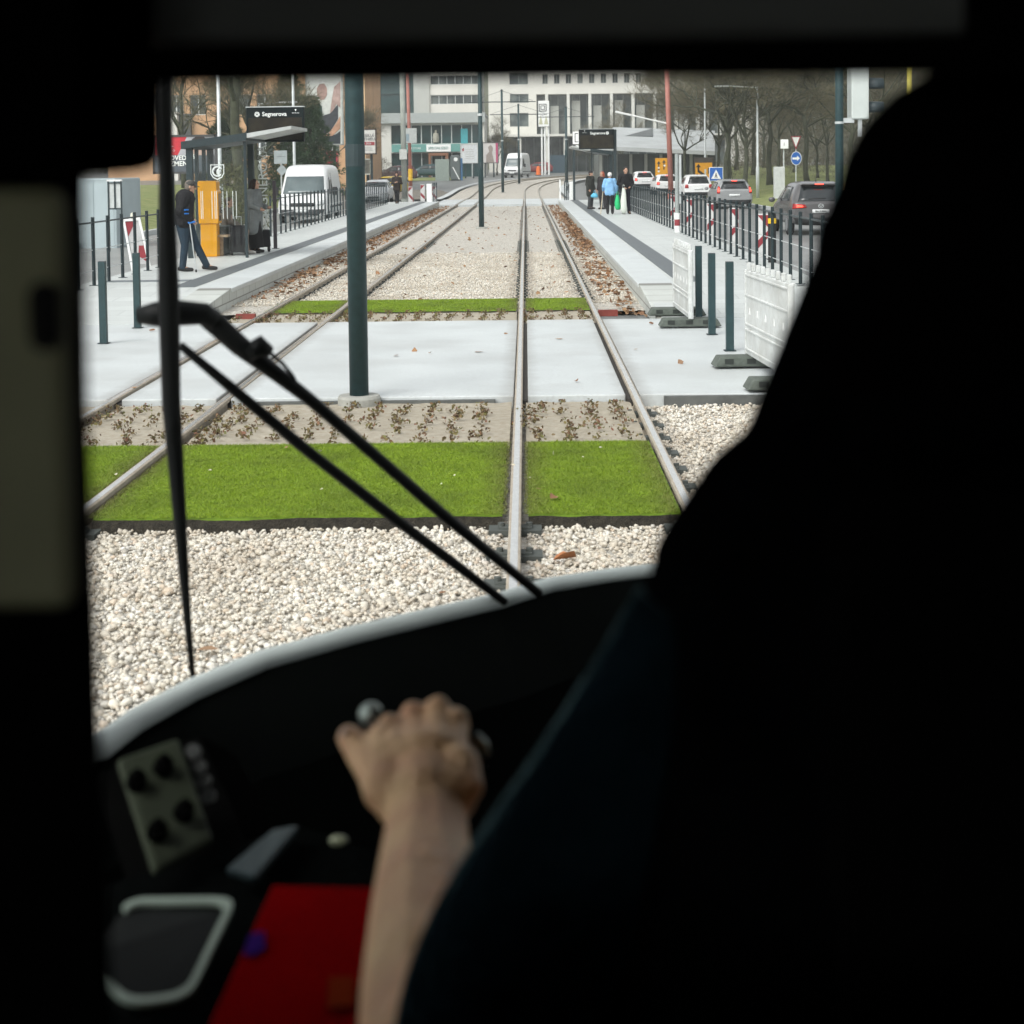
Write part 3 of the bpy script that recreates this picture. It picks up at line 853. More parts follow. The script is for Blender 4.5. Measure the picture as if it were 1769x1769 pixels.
# ------------------------------------------------------------------ fences
def fence(x, y0, y1, z, label, step=.96, h=1.14):
    t = thing('railing', label, 'railing', (x, y0, z))
    p = MB().box((-.026, -.02, .008), (.026, .02, h)).box((-.008, -.045, .008), (.008, -.02, h)).box((-.07, -.06, 0), (.07, .06, .008))
    n = int((y1 - y0) / step); first = None
    for k in range(n + 1):
        if first is None: o = first = part('post', p, DARKM, t)
        else:
            o = first.copy(); COL.objects.link(o); o.parent = t
        o.location = (0, k * step, 0)
    L = n * step
    for zz, r in ((h - .09, .016), (h * .52, .008), (h * .22, .008)):
        part('rail', MB().cyl((0, 0, zz), (0, L, zz), r, n=6), GALV if r < .01 else DARKM, t)
    return t
fence(4.30, 21.6, 83, .2, 'long dark steel post railing along the back of the right platform')
fence(-7.2, 25.9, 33.4, .2, 'short dark steel railing at the near end of the left platform behind the two bollards')
fence(-7.2, 45.6, 84, .2, 'dark steel railing along the left platform in front of the white van')

# ------------------------------------------------------------------ tram wire poles
def wire_pole(x, y, h, r, label, arms=True, zb=None):
    z = terrain(0, y) + .05 if zb is None else zb
    t = thing('wire_pole', label, 'pole', (x, y, z), 0, 'dark wire poles between the tracks')
    part('shaft', MB().lathe([(r, 0), (r, 3.0), (r * .98, 3.05), (r * .80, 3.12), (r * .74, h)], n=20), STEELB, t, smooth=True)
    part('footing', MB().lathe([(r * 2.25, -.12), (r * 2.25, .03), (r * 2.1, .055), (r * 1.1, .055)], n=24), mat('footing_concrete', (.33, .33, .30), rough=.9, var=.15), t)
    part('collar', MB().lathe([(r * 1.06, 3.98), (r * 1.06, 4.06), (r * .8, 4.07)], n=16), GALV, t)
    part('number_strip', MB().lathe([(r * 1.03, 2.15), (r * 1.03, 2.35), (r * .9, 2.36)], n=16), mat('pole_band', (.03, .05, .055)), t)
    if arms:
        b = MB().cyl((-2.6, 0, h - .9), (2.6, 0, h - .9), .035, n=8)
        part('crossarm', b, DARKM, t)
        part('stay', MB().cyl((0, 0, h - .05), (-2.4, 0, h - .82), .014, n=6).cyl((0, 0, h - .05), (2.4, 0, h - .82), .014, n=6), DARKM, t)
        part('cap', MB().lathe([(r * .85, h - .06), (r * .85, h + .03), (0, h + .08)], n=12), DARKM, t)
    return t
wire_pole(-1.55, 14.78, 7.8, .088, 'nearest thick dark green pole between the tracks at the edge of the crossing', zb=-.03)
wire_pole(-1.58, 57.5, 7.8, .095, 'slim dark pole in the gravel between the tracks halfway along the platforms')
wire_pole(-1.76, 125, 7.9, .11, 'dark wire pole at the start of the bend with its crossarm showing')
wire_pole(-.58, 147, 7.2, .11, 'farthest dark wire pole in front of the distant white van')
wire_pole(W(975, 300, 150).x + .2, 150, 7.0, .15, 'dark wire pole at the far right end of the track bend', zb=terrain(0, 150))

# ------------------------------------------------------------------ bollards, barriers and marker boards
def bollard(x, y, label, h=1.0, r=.043, z=0):
    t = thing('bollard', label, 'bollard', (x, y, z), 0, 'dark bollards beside the crossing')
    part('post', MB().box((-r, -r, 0), (r, r, h)), STEELB, t, bevel=.004)
    part('base_plate', MB().box((-.065, -.065, 0), (.065, .065, .008)), DARKM, t)
    part('cap', MB().box((-r * .97, -r * .97, h), (r * .97, r * .97, h + .006)), mat('bollard_cap', (.04, .05, .055)), t)
    return t
bollard(2.28, 18.2, 'dark square bollard nearest to the tram on the right of the crossing')
bollard(2.28, 19.95, 'dark square bollard second from the tram on the right, by the grey barrier foot')
bollard(2.31, 21.75, 'dark square bollard close beside the edge of the farther white barrier')
bollard(-5.18, 19.7, 'dark square bollard nearer to the tram on the left of the crossing')
bollard(-5.22, 21.6, 'dark square bollard farther from the tram on the left of the crossing')
t = thing('bollard', 'thick round black bollard with a yellow band behind the right railing', 'bollard', (4.70, 31, .02))
part('post', MB().lathe([(.078, 0), (.078, 1.12), (.07, 1.15), (0, 1.155)], n=20), BLACKR, t, smooth=False)
part('yellow_band', MB().lathe([(.08, .93), (.08, 1.03), (.07, 1.031)], n=20), mat('yellow_tape', (.75, .48, .02)), t)
part('base', MB().box((-.1, -.1, -.04), (.1, .1, .05)), GALV, t)

def barrier(x0, y0, x1, y1, label, z=.02):
    d = Vector((x1 - x0, y1 - y0, 0)); L = d.length; rz = math.atan2(d.y, d.x)
    t = thing('barrier_board', label, 'barrier', (x0, y0, z), rz, 'white plastic barriers by the crossing')
    b = MB().box((0, -.022, .10), (L, .022, .98))
    part('panel', b, WHITED, t, bevel=.012)
    r = MB()
    for zz in (.16, .36, .42, .72, .93): r.box((.02, -.034, zz - .012), (L - .02, .034, zz + .012))
    for xx in (.01, L - .05): r.box((xx, -.032, .1), (xx + .04, .032, .985))
    part('rib', r, WHITED, t, bevel=.006)
    g = MB()
    for k in range(9):
        xx = .1 + k * (L - .2) / 8
        g.box((xx - .025, -.02, .98), (xx + .025, .02, 1.06))
    part('top_lug', g, WHITED, t, bevel=.008)
    tri = MB()
    for k in range(5):
        xx = .25 + k * (L - .5) / 4
        for s in (1, -1):
            tri.prism([(xx - .04, s * .023, .53), (xx + .04, s * .023, .53), (xx, s * .023, .60)], (0, s * .004, 0))
    part('raised_mark', tri, WHITEP, t)
    for xx in (.18, L - .18):
        f = MB().prism([(xx - .14, -.40, 0), (xx - .14, .40, 0), (xx - .14, .34, .10), (xx - .14, -.34, .10)], (.28, 0, 0))
        fo = part('foot', f, mat('recycled_rubber', (.095, .11, .095), rough=.85, var=.25, scale=14), t, bevel=.012)
        k_ = MB()
        for yy in (-.25, -.02, .2):
            k_.box((xx - .145, yy - .045, .03), (xx + .145, yy + .045, .082))
        part('pocket', k_, mat('rubber_pocket', (.03, .035, .032), rough=.9), fo)
    return t
barrier(2.07, 22.6, 2.10, 20.7, 'white plastic barrier board standing on the crossing beside three dark bollards')
barrier(2.30, 16.9, 2.42, 14.8, 'white plastic barrier board nearest to the tram, half hidden behind the driver')

RED = mat('reflective_red', (.27, .035, .045), rough=.4, var=.1)
def marker(x, y, z, label, rz=0, flip=1, group='red and white marker boards', h=1.0, w=.25, base=.12):
    t = thing('marker_board', label, 'marker board', (x, y, z), rz, group)
    part('panel', MB().box((-w / 2, -.02, base), (w / 2, .02, base + h)), mat('board_white', (.62, .62, .61), rough=.5), t, bevel=.012)
    st = MB()
    st.prism([(flip * -w * .46, -.022, base + h - .03), (flip * w * .46, -.022, base + h - .03), (flip * w * .46, -.022, base + h - .30)], (0, -.004, 0))
    for k in range(1):
        z0 = base + .10 + h * .12
        poly = [(-w / 2 + .01, z0), (w / 2 - .01, z0 + w * 1.0), (w / 2 - .01, z0 + w * .9 + h / 5.5), (-w / 2 + .01, z0 + h / 5.5)]
        poly = [(flip * u, min(v, base + h - .015)) for u, v in poly]
        if poly[0][1] >= base + h - .03: continue
        st.prism([(u, -.022, v) for u, v in poly], (0, -.004, 0))
    part('stripe', st, RED, t)
    part('foot', MB().prism([(-.2, -.3, 0), (-.2, .3, 0), (-.2, .22, .11), (-.2, -.22, .11)], (.4, 0, 0)), BLACKR, t, bevel=.02)
    return t
for i, (px, Y) in enumerate(((1311, 36), (1264, 41), (1227, 46), (1190, 52), (1166, 58))):
    marker(5.25, Y, -.14, ['red and white marker board beside the dark car, nearest to the tram', 'red and white marker board in front of the grey estate car',
                           'red and white marker board between the grey estate car and the white car', 'red and white marker board in front of the white sport utility car',
                           'red and white marker board farthest along the right road railing'][i])
marker(W(709, 330, 93).x, 93, -.14, 'leftmost of three small red and white boards past the left platform end', flip=-1)
marker(W(730, 330, 94).x, 94, -.14, 'middle one of three small red and white boards past the left platform end', flip=-1, h=1.1)
marker(W(750, 330, 95).x, 95, -.14, 'rightmost of three small red and white boards past the left platform end', flip=-1)
t = thing('warning_board', 'tilted white board with red blocks standing on the left road behind the short railing', 'warning board', (W(231, 460, 35).x, 35, -.14), .15)
part('frame', MB().bar((-.19, 0, 1.18), (-.02, .0, .05), .05, .03, (0, 1, 0)).bar((.14, 0, 1.2), (.36, 0, .05), .05, .03, (0, 1, 0)).bar((-.2, 0, 1.18), (.16, 0, 1.2), .07, .03, (0, 1, 0)), WHITEP, t)
part('panel', MB().prism([(-.16, .012, 1.15), (.12, .012, 1.16), (.28, .012, .22), (.0, .012, .22)], (0, .015, 0)), mat('dull_white', (.5, .5, .5)), t)
part('red_block', MB().prism([(-.16, .005, 1.14), (.06, .005, 1.15), (-.10, .005, .82)], (0, .005, 0)).prism([(.12, .005, .62), (.22, .005, .62), (.3, .005, .25), (.1, .005, .4)], (0, .005, 0)), RED, t)
part('lamp', MB().lathe([(.03, 1.2), (.05, 1.24), (.04, 1.32), (0, 1.34)], n=10), mat('warning_lamp_lens', (.6, .6, .5)), t)
# fence end screens and thin white post at the far end
for x, lab in ((W(741, 330, 88).x, 'narrow white screen panel with dark posts at the far left platform end'), (W(988, 330, 88.5).x, 'narrow white screen panel with dark posts at the far right platform end')):
    t = thing('screen_panel', lab, 'screen panel', (x, 88.2, .2), 0, 'platform end screens')
    sg = 1 if x < 0 else -1
    part('panel', MB().box((-.14, -.03, .0), (.14, .03, .98)), WHITEP, t, bevel=.01)
    for k in range(3):
        part('post', MB().box((sg * (.22 + .09 * k) - .03, -.03, 0), (sg * (.22 + .09 * k) + .03, .03, 1.05)), DARKM, t)
t = thing('marker_post', 'slim white marker post on a dark foot beside the far end of the right platform', 'marker post', (W(968, 340, 97).x, 97, -.1))
part('post', MB().cyl((0, 0, .05), (0, 0, 1.35), .05, n=10), WHITEP, t)
part('foot', MB().box((-.45, -.2, -.02), (.35, .2, .09)), BLACKR, t, bevel=.03)
for x, lab in ((-4.08, 'dull red kerb block beside the left track near the crossing'), (1.17, 'dull red kerb block beside the right track near the crossing')):
    b = MB().box((-.14, -.06, 0), (.14, .06, .09)); b.cur = 1; b.box((-.05, -.03, .09), (.05, .03, .094))
    o = part('kerb_block', b, [mat('red_block', (.20, .045, .035), rough=.8, var=.25), mat('red_block_top', (.13, .04, .03))], bevel=.008)
    o.location = (x, 23.4, -.08)
    tag(o, lab, 'block', 'red kerb blocks')

# ------------------------------------------------------------------ stop shelters, displays, ticket machine
def disc(b, c, r, y, n=20, th=.006):
    b.prism([(c[0] + r * math.cos(2 * math.pi * k / n), y, c[1] + r * math.sin(2 * math.pi * k / n)) for k in range(n)], (0, th, 0))
def ring(b, c, r0, r1, y, a0=0, a1=2 * math.pi, n=24, th=.006):
    for k in range(n):
        u, v = a0 + (a1 - a0) * k / n, a0 + (a1 - a0) * (k + 1) / n
        b.prism([(c[0] + q * math.cos(w_), y, c[1] + q * math.sin(w_)) for q, w_ in ((r0, u), (r1, u), (r1, v), (r0, v))], (0, th, 0))
SCREEN = mat('dark_display', (.006, .011, .012), rough=.5, var=.3, scale=4, spec=.1)
SCREEN2 = mat('display_glass', (.016, .013, .007), rough=.3, var=.8, scale=3, spec=.25)
LETW = mat('white_lettering', (.80, .82, .80), rough=.5, var=.02)
def display(px0, py0, px1, py1, Y, label, post_px, mirror, base_z=.2):
    x0, z0, x1, z1 = R(px0, py0, px1, py1, Y)
    xp = W(post_px, 300, Y).x
    t = thing('display_board', label, 'display board', (xp, Y, base_z), 0, 'electronic departure boards')
    part('post', MB().box((xp - .07, Y - .0, base_z), (xp + .07, Y + .14, z1 - .02)), DARKM, t, world=True, bevel=.01)
    h = z1 - z0
    p = part('panel', MB().box((x0, Y - .14, z0), (x1, Y - .005, z1)), SCREEN, t, world=True, bevel=.015)
    part('screen', MB().box((x0 + .05, Y - .146, z0 + .05), (x1 - .05, Y - .138, z1 - h * .30)), SCREEN2, p, world=True)
    part('rim', MB().box((x0 - .01, Y - .15, z1), (x1 + .01, Y, z1 + .02)), GALV, p, world=True)
    zc = z1 - h * .20
    s = (x1 - x0) / 1.22
    fs = .125 * s
    xl = x0 + .19 * (x1 - x0) if not mirror else x1 - .2 * (x1 - x0)
    xt = x0 + .49 * (x1 - x0) if not mirror else x0 + .53 * (x1 - x0)
    text('Segnerova', fs, (xt, Y - .146, zc), (1, 0, 0), (0, 0, 1), LETW, p, bold=.002)
    b = MB(); disc(b, (xl, zc), .055 * s, Y - .148)
    lg = part('emblem', b, LETW, p, world=True)
    b = MB()
    for k in range(5):
        a = 2 * math.pi * k / 5 + .3
        b.prism([(xl + q * s * math.cos(a + d), Y - .151, zc + q * s * math.sin(a + d)) for q, d in ((.014, 0), (.05, -.16), (.05, .16))], (0, .002, 0))
    disc(b, (xl, zc), .016 * s, Y - .1515, 10, .002)
    part('emblem_rays', b, SCREEN, lg, world=True)
    xs = x1 - .14 * (x1 - x0) if not mirror else x0 + .16 * (x1 - x0)
    text('BRATISLAVA', .028 * s, (xs, Y - .146, zc + .02 * s), (1, 0, 0), (0, 0, 1), LETW, p)
    b = MB(); b.prism([(xs - .02, Y - .147, zc + .1 * s), (xs + .02, Y - .147, zc + .1 * s), (xs, Y - .147, zc + .055 * s)], (0, .003, 0))
    part('crest', b, LETW, p, world=True)
    return t
display(428, 185, 526, 246, 37.35, 'black departure board reading Segnerova beside the left shelter', 433, False)
display(1000, 223, 1061, 258, 74, 'black departure board reading Segnerova on the right platform', 1063, True)

def clearglass(name='shelter_glass', tint=(.97, .985, .98), fac=.025):
    if name in MATS: return MATS[name]
    m = bpy.data.materials.new(name); m.use_nodes = True
    t = m.node_tree; t.nodes.clear()
    o = t.nodes.new('ShaderNodeOutputMaterial'); mx = t.nodes.new('ShaderNodeMixShader')
    tr = t.nodes.new('ShaderNodeBsdfTransparent'); tr.inputs[0].default_value = (*tint, 1)
    g = t.nodes.new('ShaderNodeBsdfGlossy'); g.inputs['Roughness'].default_value = .03
    mx.inputs[0].default_value = fac
    t.links.new(tr.outputs[0], mx.inputs[1]); t.links.new(g.outputs[0], mx.inputs[2]); t.links.new(mx.outputs[0], o.inputs[0])
    MATS[name] = m
    return m
def shelter(xb, xf, xr, y0, y1, label, roofup):
    sg = 1 if xf > xb else -1
    z = .2
    t = thing('stop_shelter', label, 'shelter', (xb, y0, z))
    zb, zf = 2.55, 2.80
    part('roof', MB().prism([(xb - sg * .15, y0 - .1, zb), (xf + sg * .05, y0 - .1, zb + .17), (xf + sg * .05, y0 - .1, zb + .33), (xb - sg * .15, y0 - .1, zb + .16)], (0, y1 - y0 + .2, 0)), DARKM, t, world=True)
    part('roof_overhang', MB().prism([(xf + sg * .06, y0 - .08, zb + .22), (xr, y0 - .08, zb + .40), (xr, y0 - .08, zb + .47), (xf + sg * .06, y0 - .08, zb + .32)], (0, y1 - y0 + .16, 0)), mat('pale_roof_edge', (.45, .47, .46), rough=.5), t, world=True)
    for (x, y) in ((xb, y0), (xb, y1 - .1)):
        part('post', MB().box((x - .07, y, z), (x + .07, y + .12, zb + .05)), DARKM, t, world=True, bevel=.008)
    part('post', MB().box((xf - .03, y0, z), (xf + .03, y0 + .06, zb + .15)), DARKM, t, world=True, bevel=.005)
    for (a, c) in (((xb + sg * .07, y0 + .02, z + .08), (xf - sg * .03, y0 + .035, zb - .02)), ((xb - .01, y0 + .12, z + .08), (xb + .005, y1 - .1, zb - .02))):
        part('glass_panel', MB().box(a, c), clearglass(), t, world=True)
    for k in range(1, 3):
        yy = y0 + (y1 - y0) * k / 3
        part('mullion', MB().box((xb - .04, yy - .03, z), (xb + .04, yy + .03, zb)), DARKM, t, world=True)
    return t
sh = shelter(-7.22, -6.02, -5.0, 34.8, 37.2, 'dark framed glass stop shelter with a white crest on its end pane', 1)
gl = [c for c in bpy.data.objects if c.parent == sh and c.name.startswith('glass_panel')][0]
cc = W(375.5, 297, 34.8); sx = 34.8 / 2800
FROST = mat('frosted_decal', (.62, .66, .64), rough=.7)
b = MB()
ou = [(-12, 13), (12, 13), (12, -3), (8, -10), (0, -14), (-8, -10), (-12, -3)]
inn = [(u * .87, v * .87 + .2) for u, v in ou]
for i in range(7):
    j = (i + 1) % 7
    b.prism([(cc.x + u * sx, 34.79, cc.z + v * sx) for u, v in (ou[i], ou[j], inn[j], inn[i])], (0, .006, 0))
ring(b, (cc.x, cc.z + 1 * sx), 6.6 * sx, 9.4 * sx, 34.79, .5, 5.6)
b.ell((cc.x + 1.5 * sx, 34.793, cc.z + 0 * sx), (3.2 * sx, .004, 5.5 * sx), 8, 6)
for k in range(3):
    b.box((cc.x + (1 + k * 1.5) * sx, 34.789, cc.z + (3 - k) * sx), (cc.x + (5.5 + k * .5) * sx, 34.795, cc.z + (4.2 - k) * sx))
part('crest_decal', b, FROST, gl, world=True)
b = MB()
for px in (347, 350, 366, 371, 374, 385, 392, 402, 408):
    p0, p1 = W(px, 330, 34.8), W(px, 378, 34.8)
    b.box((p0.x - .006, 34.788, p1.z), (p0.x + .006, 34.794, p0.z))
part('marking_lines', b, FROST, gl, world=True)
part('bench', MB().box((-7.05, 35.5, .62), (-6.55, 37.0, .67)).box((-6.9, 35.7, .2), (-6.7, 35.8, .62)).box((-6.9, 36.7, .2), (-6.7, 36.8, .62)), mat('bench_timber', (.36, .26, .17), rough=.7, var=.25, scale=12), sh, world=True)
# side pane with the stop's name running up it
Y = 37.25
pc = W(455, 316, Y)
part('name_pane', MB().box((pc.x - .13, Y, .3), (pc.x + .13, Y + .015, 2.5)), clearglass(), sh, world=True)
text('SEGNEROVA', .30, (pc.x, Y - .008, pc.z + .02), (0, 0, 1), (-1, 0, 0), FROST, sh, name='stop_name')
rs = shelter(4.0, 3.1, 2.2, 76, 82, 'dark framed stop shelter behind the people on the right platform', 1)
t = thing('trash_bin', 'dark green litter bin beside the bench in the left shelter', 'bin', (W(390, 430, 36.4).x, 36.1, .2))
part('body', MB().lathe([(.16, .02), (.2, .08), (.2, .62), (.16, .64)], n=14), mat('bin_green', (.05, .06, .055), rough=.6), t)
part('liner', MB().lathe([(.17, .60), (.17, .66), (.14, .665)], n=14), mat('bin_liner', (.2, .22, .21)), t)
part('stand', MB().box((-.03, .16, 0), (.03, .22, .7)), DARKM, t)
# ticket machine
Y = 35.35
t = thing('ticket_machine', 'tall orange ticket machine standing behind the end pane of the left shelter', 'ticket machine', (W(362, 440, Y).x, Y, .2))
OR = mat('orange_enamel', (.86, .37, .003), rough=.35, var=.03)
k = Y / 2800
z1 = W(361, 312.5, Y).z - .2
def hx(b, u0, u1, zlo, zhi, t0, t1):
    b.hexa([(u0, 0, zlo), (u1, 0, zlo), (u1, t0, zlo), (u0, t0, zlo), (u0, 0, zhi), (u1, 0, zhi), (u1, t1, zhi), (u0, t1, zhi)])
b = MB(); hx(b, -.185, .165, 0, .72, .34, .34)
part('pedestal', b, OR, t, bevel=.012)
b = MB()
b.prism([(-.215, -.03, .725), (.215, -.03, .725), (.215, -.03, 1.42), (.185, -.03, 1.46), (.185, -.03, z1 - .03), (.165, -.03, z1), (-.205, -.03, z1), (-.225, -.03, z1 - .03), (-.225, -.03, 1.46), (-.225, -.03, 1.42)], (0, .40, 0))
part('housing', b, OR, t, bevel=.014)
part('side_panel', MB().box((.216, .03, .78), (.228, .30, 1.38)), mat('ticket_panel', (.30, .20, .12), rough=.4), t)
part('card_slot', MB().box((.17, .05, .80), (.235, .14, .90)).box((.216, .16, .95), (.236, .26, 1.08)), BLACKR, t)

# stop sign post at the far end of the right platform, post at the left shelter, posts with bands
Y = 88
p = W(992, 343, Y)
t = thing('stop_sign', 'slim dark post with a square white stop sign beyond the right platform people', 'stop sign', (p.x, Y, .2))
part('post', MB().box((-.06, -.06, 0), (.06, .06, W(992, 226, Y).z - .2)), DARKM, t)
a, b_ = W(991, 249, Y), W(1000, 227, Y)
sq = part('sign_face', MB().box((a.x - .05, Y - .1, a.z), (b_.x, Y - .07, b_.z)), WHITEP, t, world=True)
part('tram_mark', MB().box((a.x + .06, Y - .104, a.z + .1), (a.x + .1, Y - .101, b_.z - .1)).box((a.x + .06, Y - .104, a.z + .1), (b_.x - .04, Y - .101, a.z + .14)).box((a.x + .06, Y - .104, b_.z - .14), (b_.x - .04, Y - .101, b_.z - .1)), inkm, sq, world=True)
b = MB(); c = W(996.5, 255, Y); disc(b, (c.x, c.z), .13, Y - .1, 18, .02)
rd = part('round_sign', b, WHITEP, t, world=True)
part('slash', MB().bar((c.x - .08, Y - .103, c.z + .08), (c.x + .08, Y - .103, c.z - .08), .006, .03, (0, 0, 1)), inkm, rd, world=True)
t = thing('post', 'bare dark post between the left shelter and the railing', 'post', (W(476, 429, 38.6).x, 38.6, .2))
part('shaft', MB().box((-.04, -.04, 0), (.04, .04, 1.62)), mat('dark_plum_steel', (.03, .025, .03), rough=.5), t)
part('foot_plate', MB().box((-.08, -.08, 0), (.08, .08, .01)), DARKM, t)
Y = 45.3
t = thing('post', 'grey steel post with a red and white striped foot at the right railing', 'post', (W(1170, 400, Y).x, Y, .2))
h = W(1170, 266, Y).z - .2
part('shaft', MB().cyl((0, 0, .5), (0, 0, h), .055, n=12), mat('grey_post_paint', (.30, .33, .32), rough=.5), t)
part('reflector_strip', MB().box((.06, -.05, .8), (.12, -.02, h - .02)), GALV, t)
for k in range(3):
    part('band', MB().cyl((0, 0, k * .18), (0, 0, k * .18 + .179), .075, n=12), WHITEP if k % 2 == 0 else RED, t)
# ------------------------------------------------------------------ lamps, masts, signs
def lamp(x, y, h, arm, label, grp='white street lamps', r=.07, rise=.12):
    z = terrain(x, y)
    t = thing('street_lamp', label, 'street lamp', (x, y, z), 0, grp)
    part('mast', MB().lathe([(r * 1.5, 0), (r * 1.5, 1.8), (r, 1.9), (r * .75, h)], n=12), GALV, t, smooth=True)
    s = 1 if arm > 0 else -1
    part('arm', MB().tube([(0, 0, h - .05), (arm * .5, 0, h - .05 + rise * .5), (arm * .62, 0, h - .05 + rise * .62)], r * .6, 8), GALV, t)
    part('lamp_head', MB().box((min(arm * .6, arm), -.14, h - .11 + rise * .7), (max(arm * .6, arm), .14, h + rise * .8 - .03)), GALV, t, bevel=.02)
    return t
lamp(W(379, 250, 58).x, 58, 9, 2.2, 'white street lamp mast rising behind the left shelter roof')
lamp(W(508, 250, 75).x, 75, 9.5, 2.2, 'white street lamp mast just right of the left departure board')
lamp(W(449, 250, 92).x, 92, W(449, 178, 92).z - terrain(W(449, 250, 92).x, 92), 2.2, 'white street lamp with its arm reaching over the left departure board')
lamp(W(1218, 250, 112).x, 112, 9.5, -2.4, 'white street lamp mast behind the yellow diversion sign on the right')
xl = W(1309, 340, 96).x
lamp(xl, 96, W(1311, 150, 96).z - terrain(xl, 96), -2.5, 'white street lamp whose arm reaches left over the grey estate car', rise=.18)
REDM = mat('faded_red_mast', (.36, .13, .10), rough=.6, col2=(.42, .18, .15), scale=3)
def mast(p0, p1, r, m, name, label, cat, grp=None, extra=None):
    z = terrain(0, p1.y)
    b = Vector((p1.x + (p1.x - p0.x) / (p0.z - p1.z) * (p1.z - z) if abs(p0.z - p1.z) > 0 else p1.x, p1.y, z - .05))
    t = thing(name, label, cat, b, 0, grp)
    part('mast', MB().cyl(b, p0, r, r * .85, 12), m, t, world=True, smooth=True)
    part('collar', MB().cyl(b, b + Vector((0, 0, .4)), r * 1.4, n=12), m, t, world=True)
    return t
t = mast(W(1150, 60, 104), W(1158, 300, 104), .17, REDM, 'steel_mast', 'thick faded red mast leaning slightly on the right in front of the building', 'mast')
a, b_ = W(1151, 213, 104), W(1090, 199, 104)
part('lamp_arm', MB().cyl(a, b_, .05, n=8), WHITEP, t, world=True)
part('lamp_head', MB().bar(b_, W(1063, 193, 104), .25, .12), WHITEP, t, world=True, bevel=.03)
t = mast(W(702, 70, 100), W(709, 300, 100), .11, REDM, 'steel_mast', 'slim faded red mast on the left in front of the glass shop', 'mast')
part('yellow_band', MB().cyl(W(709, 312, 99.95), W(709, 292, 99.95), .14, n=12), mat('mast_yellow', (.75, .45, .04)), t, world=True)
t = mast(W(693, 60, 97), W(698, 290, 97), .17, mat('weathered_concrete_pole', (.33, .35, .32), rough=.9, var=.15, scale=2), 'concrete_pole', 'thick grey concrete pole with a pale box beside the slim red mast', 'pole')
c = W(697, 267, 96.8)
part('switch_box', MB().box((c.x - .22, 96.5, c.z - .3), (c.x + .22, 96.78, c.z + .3)), mat('pale_box', (.55, .56, .54)), t, world=True, bevel=.02)
c = W(705, 233, 96.7)
t = thing('advert_panel', 'pale grey advertising panel hung on the slim red mast', 'sign', (c.x, 99, c.z))
part('panel', MB().box((c.x - .5, 99, c.z - .45), (c.x + .35, 99.1, c.z + .45)), mat('pale_advert', (.45, .47, .46)), t, world=True)
part('print', MB().box((c.x - .4, 98.985, c.z - .35), (c.x - .1, 98.995, c.z + .1)), mat('blue_print', (.25, .32, .36)), t, world=True)
part('bracket', MB().box((c.x - .05, 99.1, c.z - .05), (c.x + .3, 99.35, c.z + .05)), GALV, t, world=True)

ORG = mat('orange_sign_sheet', (.72, .33, .012), rough=.5, var=.05)
BLUE = mat('blue_sign_sheet', (.012, .11, .42), rough=.45, var=.05)
def signpost(name, label, px, py0, Y, cat='sign', r=.035):
    x = W(px, 300, Y).x
    z = terrain(x, Y)
    t = thing(name, label, cat, (x, Y, z))
    part('post', MB().cyl((x, Y, z - .1), (x, Y, W(px, py0, Y).z), r, n=8), GALV, t, world=True)
    return t
def plate(t, px0, py0, px1, py1, Y, m, name='plate', th=.03, dy=.05, bev=.0):
    x0, z0, x1, z1 = R(px0, py0, px1, py1, Y)
    return part(name, MB().box((x0, Y - dy - th, z0), (x1, Y - dy, z1)), m, t, world=True, bevel=bev)
def poly(t, pts, Y, m, name='mark', dy=.09, th=.006):
    return part(name, MB().prism([W(px, py, Y - dy) for px, py in pts], (0, th, 0)), m, t, world=True)
BK = mat('sign_black', (.02, .018, .015))
Y = 138
t = signpost('diversion_sign', 'orange diversion sign with two lane arrows beside the red mast', 1143, 275, Y)
p = plate(t, 1132, 273, 1156, 304, Y, ORG)
for (u, v) in ((1138, 283), (1147, 281)):
    poly(p, [(u - 1, v + 12), (u + 1, v + 12), (u + 1, v), (u + 3, v), (u, v - 5), (u - 3, v), (u - 1, v)], Y, BK, 'arrow')
for (u, v) in ((1138, 290), (1138, 296), (1148, 286)):
    poly(p, [(u + 1.8 * math.cos(a), v + 1.8 * math.sin(a)) for a in [k * .63 for k in range(10)]], Y, WHITEP, 'speed_disc', dy=.11)
Y = 112
t = signpost('diversion_sign', 'orange diversion sign with a bent lane arrow behind the white car', 1215, 275, Y)
p = plate(t, 1201, 281, 1230, 308, Y, ORG)
part('border', MB().box((R(1199, 281, 1200, 308, Y)[0], Y - .07, R(1199, 281, 1200, 313, Y)[1]), (W(1232.5, 281, Y).x, Y - .045, W(1215, 272, Y).z)), mat('dark_sign_back', (.06, .05, .04)), t, world=True, bevel=.02)
poly(p, [(1205, 287), (1208, 287), (1208, 294), (1222, 304), (1222, 308), (1219, 307), (1205, 297)], Y, BK, 'arrow')
poly(p, [(1202, 289), (1206.5, 283), (1211, 289)], Y, BK, 'arrow_tip')
poly(p, [(1223, 300), (1226, 300), (1226, 290), (1223, 290)], Y, BK, 'arrow')
Y = 100
t = signpost('crossing_sign', 'square blue pedestrian crossing sign with a white triangle near the orange sign', 1237, 290, Y)
p = plate(t, 1225, 288.5, 1249, 313, Y, WHITEP, bev=.02)
plate(p, 1226, 289.5, 1248, 312, Y, BLUE, 'blue_face', th=.004, dy=.081)
poly(p, [(1228.5, 309), (1245.5, 309), (1237, 293)], Y, WHITEP, 'triangle', dy=.092)
poly(p, [(1236, 301), (1238, 301), (1239.5, 307.5), (1238, 307.5), (1237, 303.5), (1235.5, 307.5), (1234.5, 307.5)], Y, BK, 'walking_figure', dy=.098)
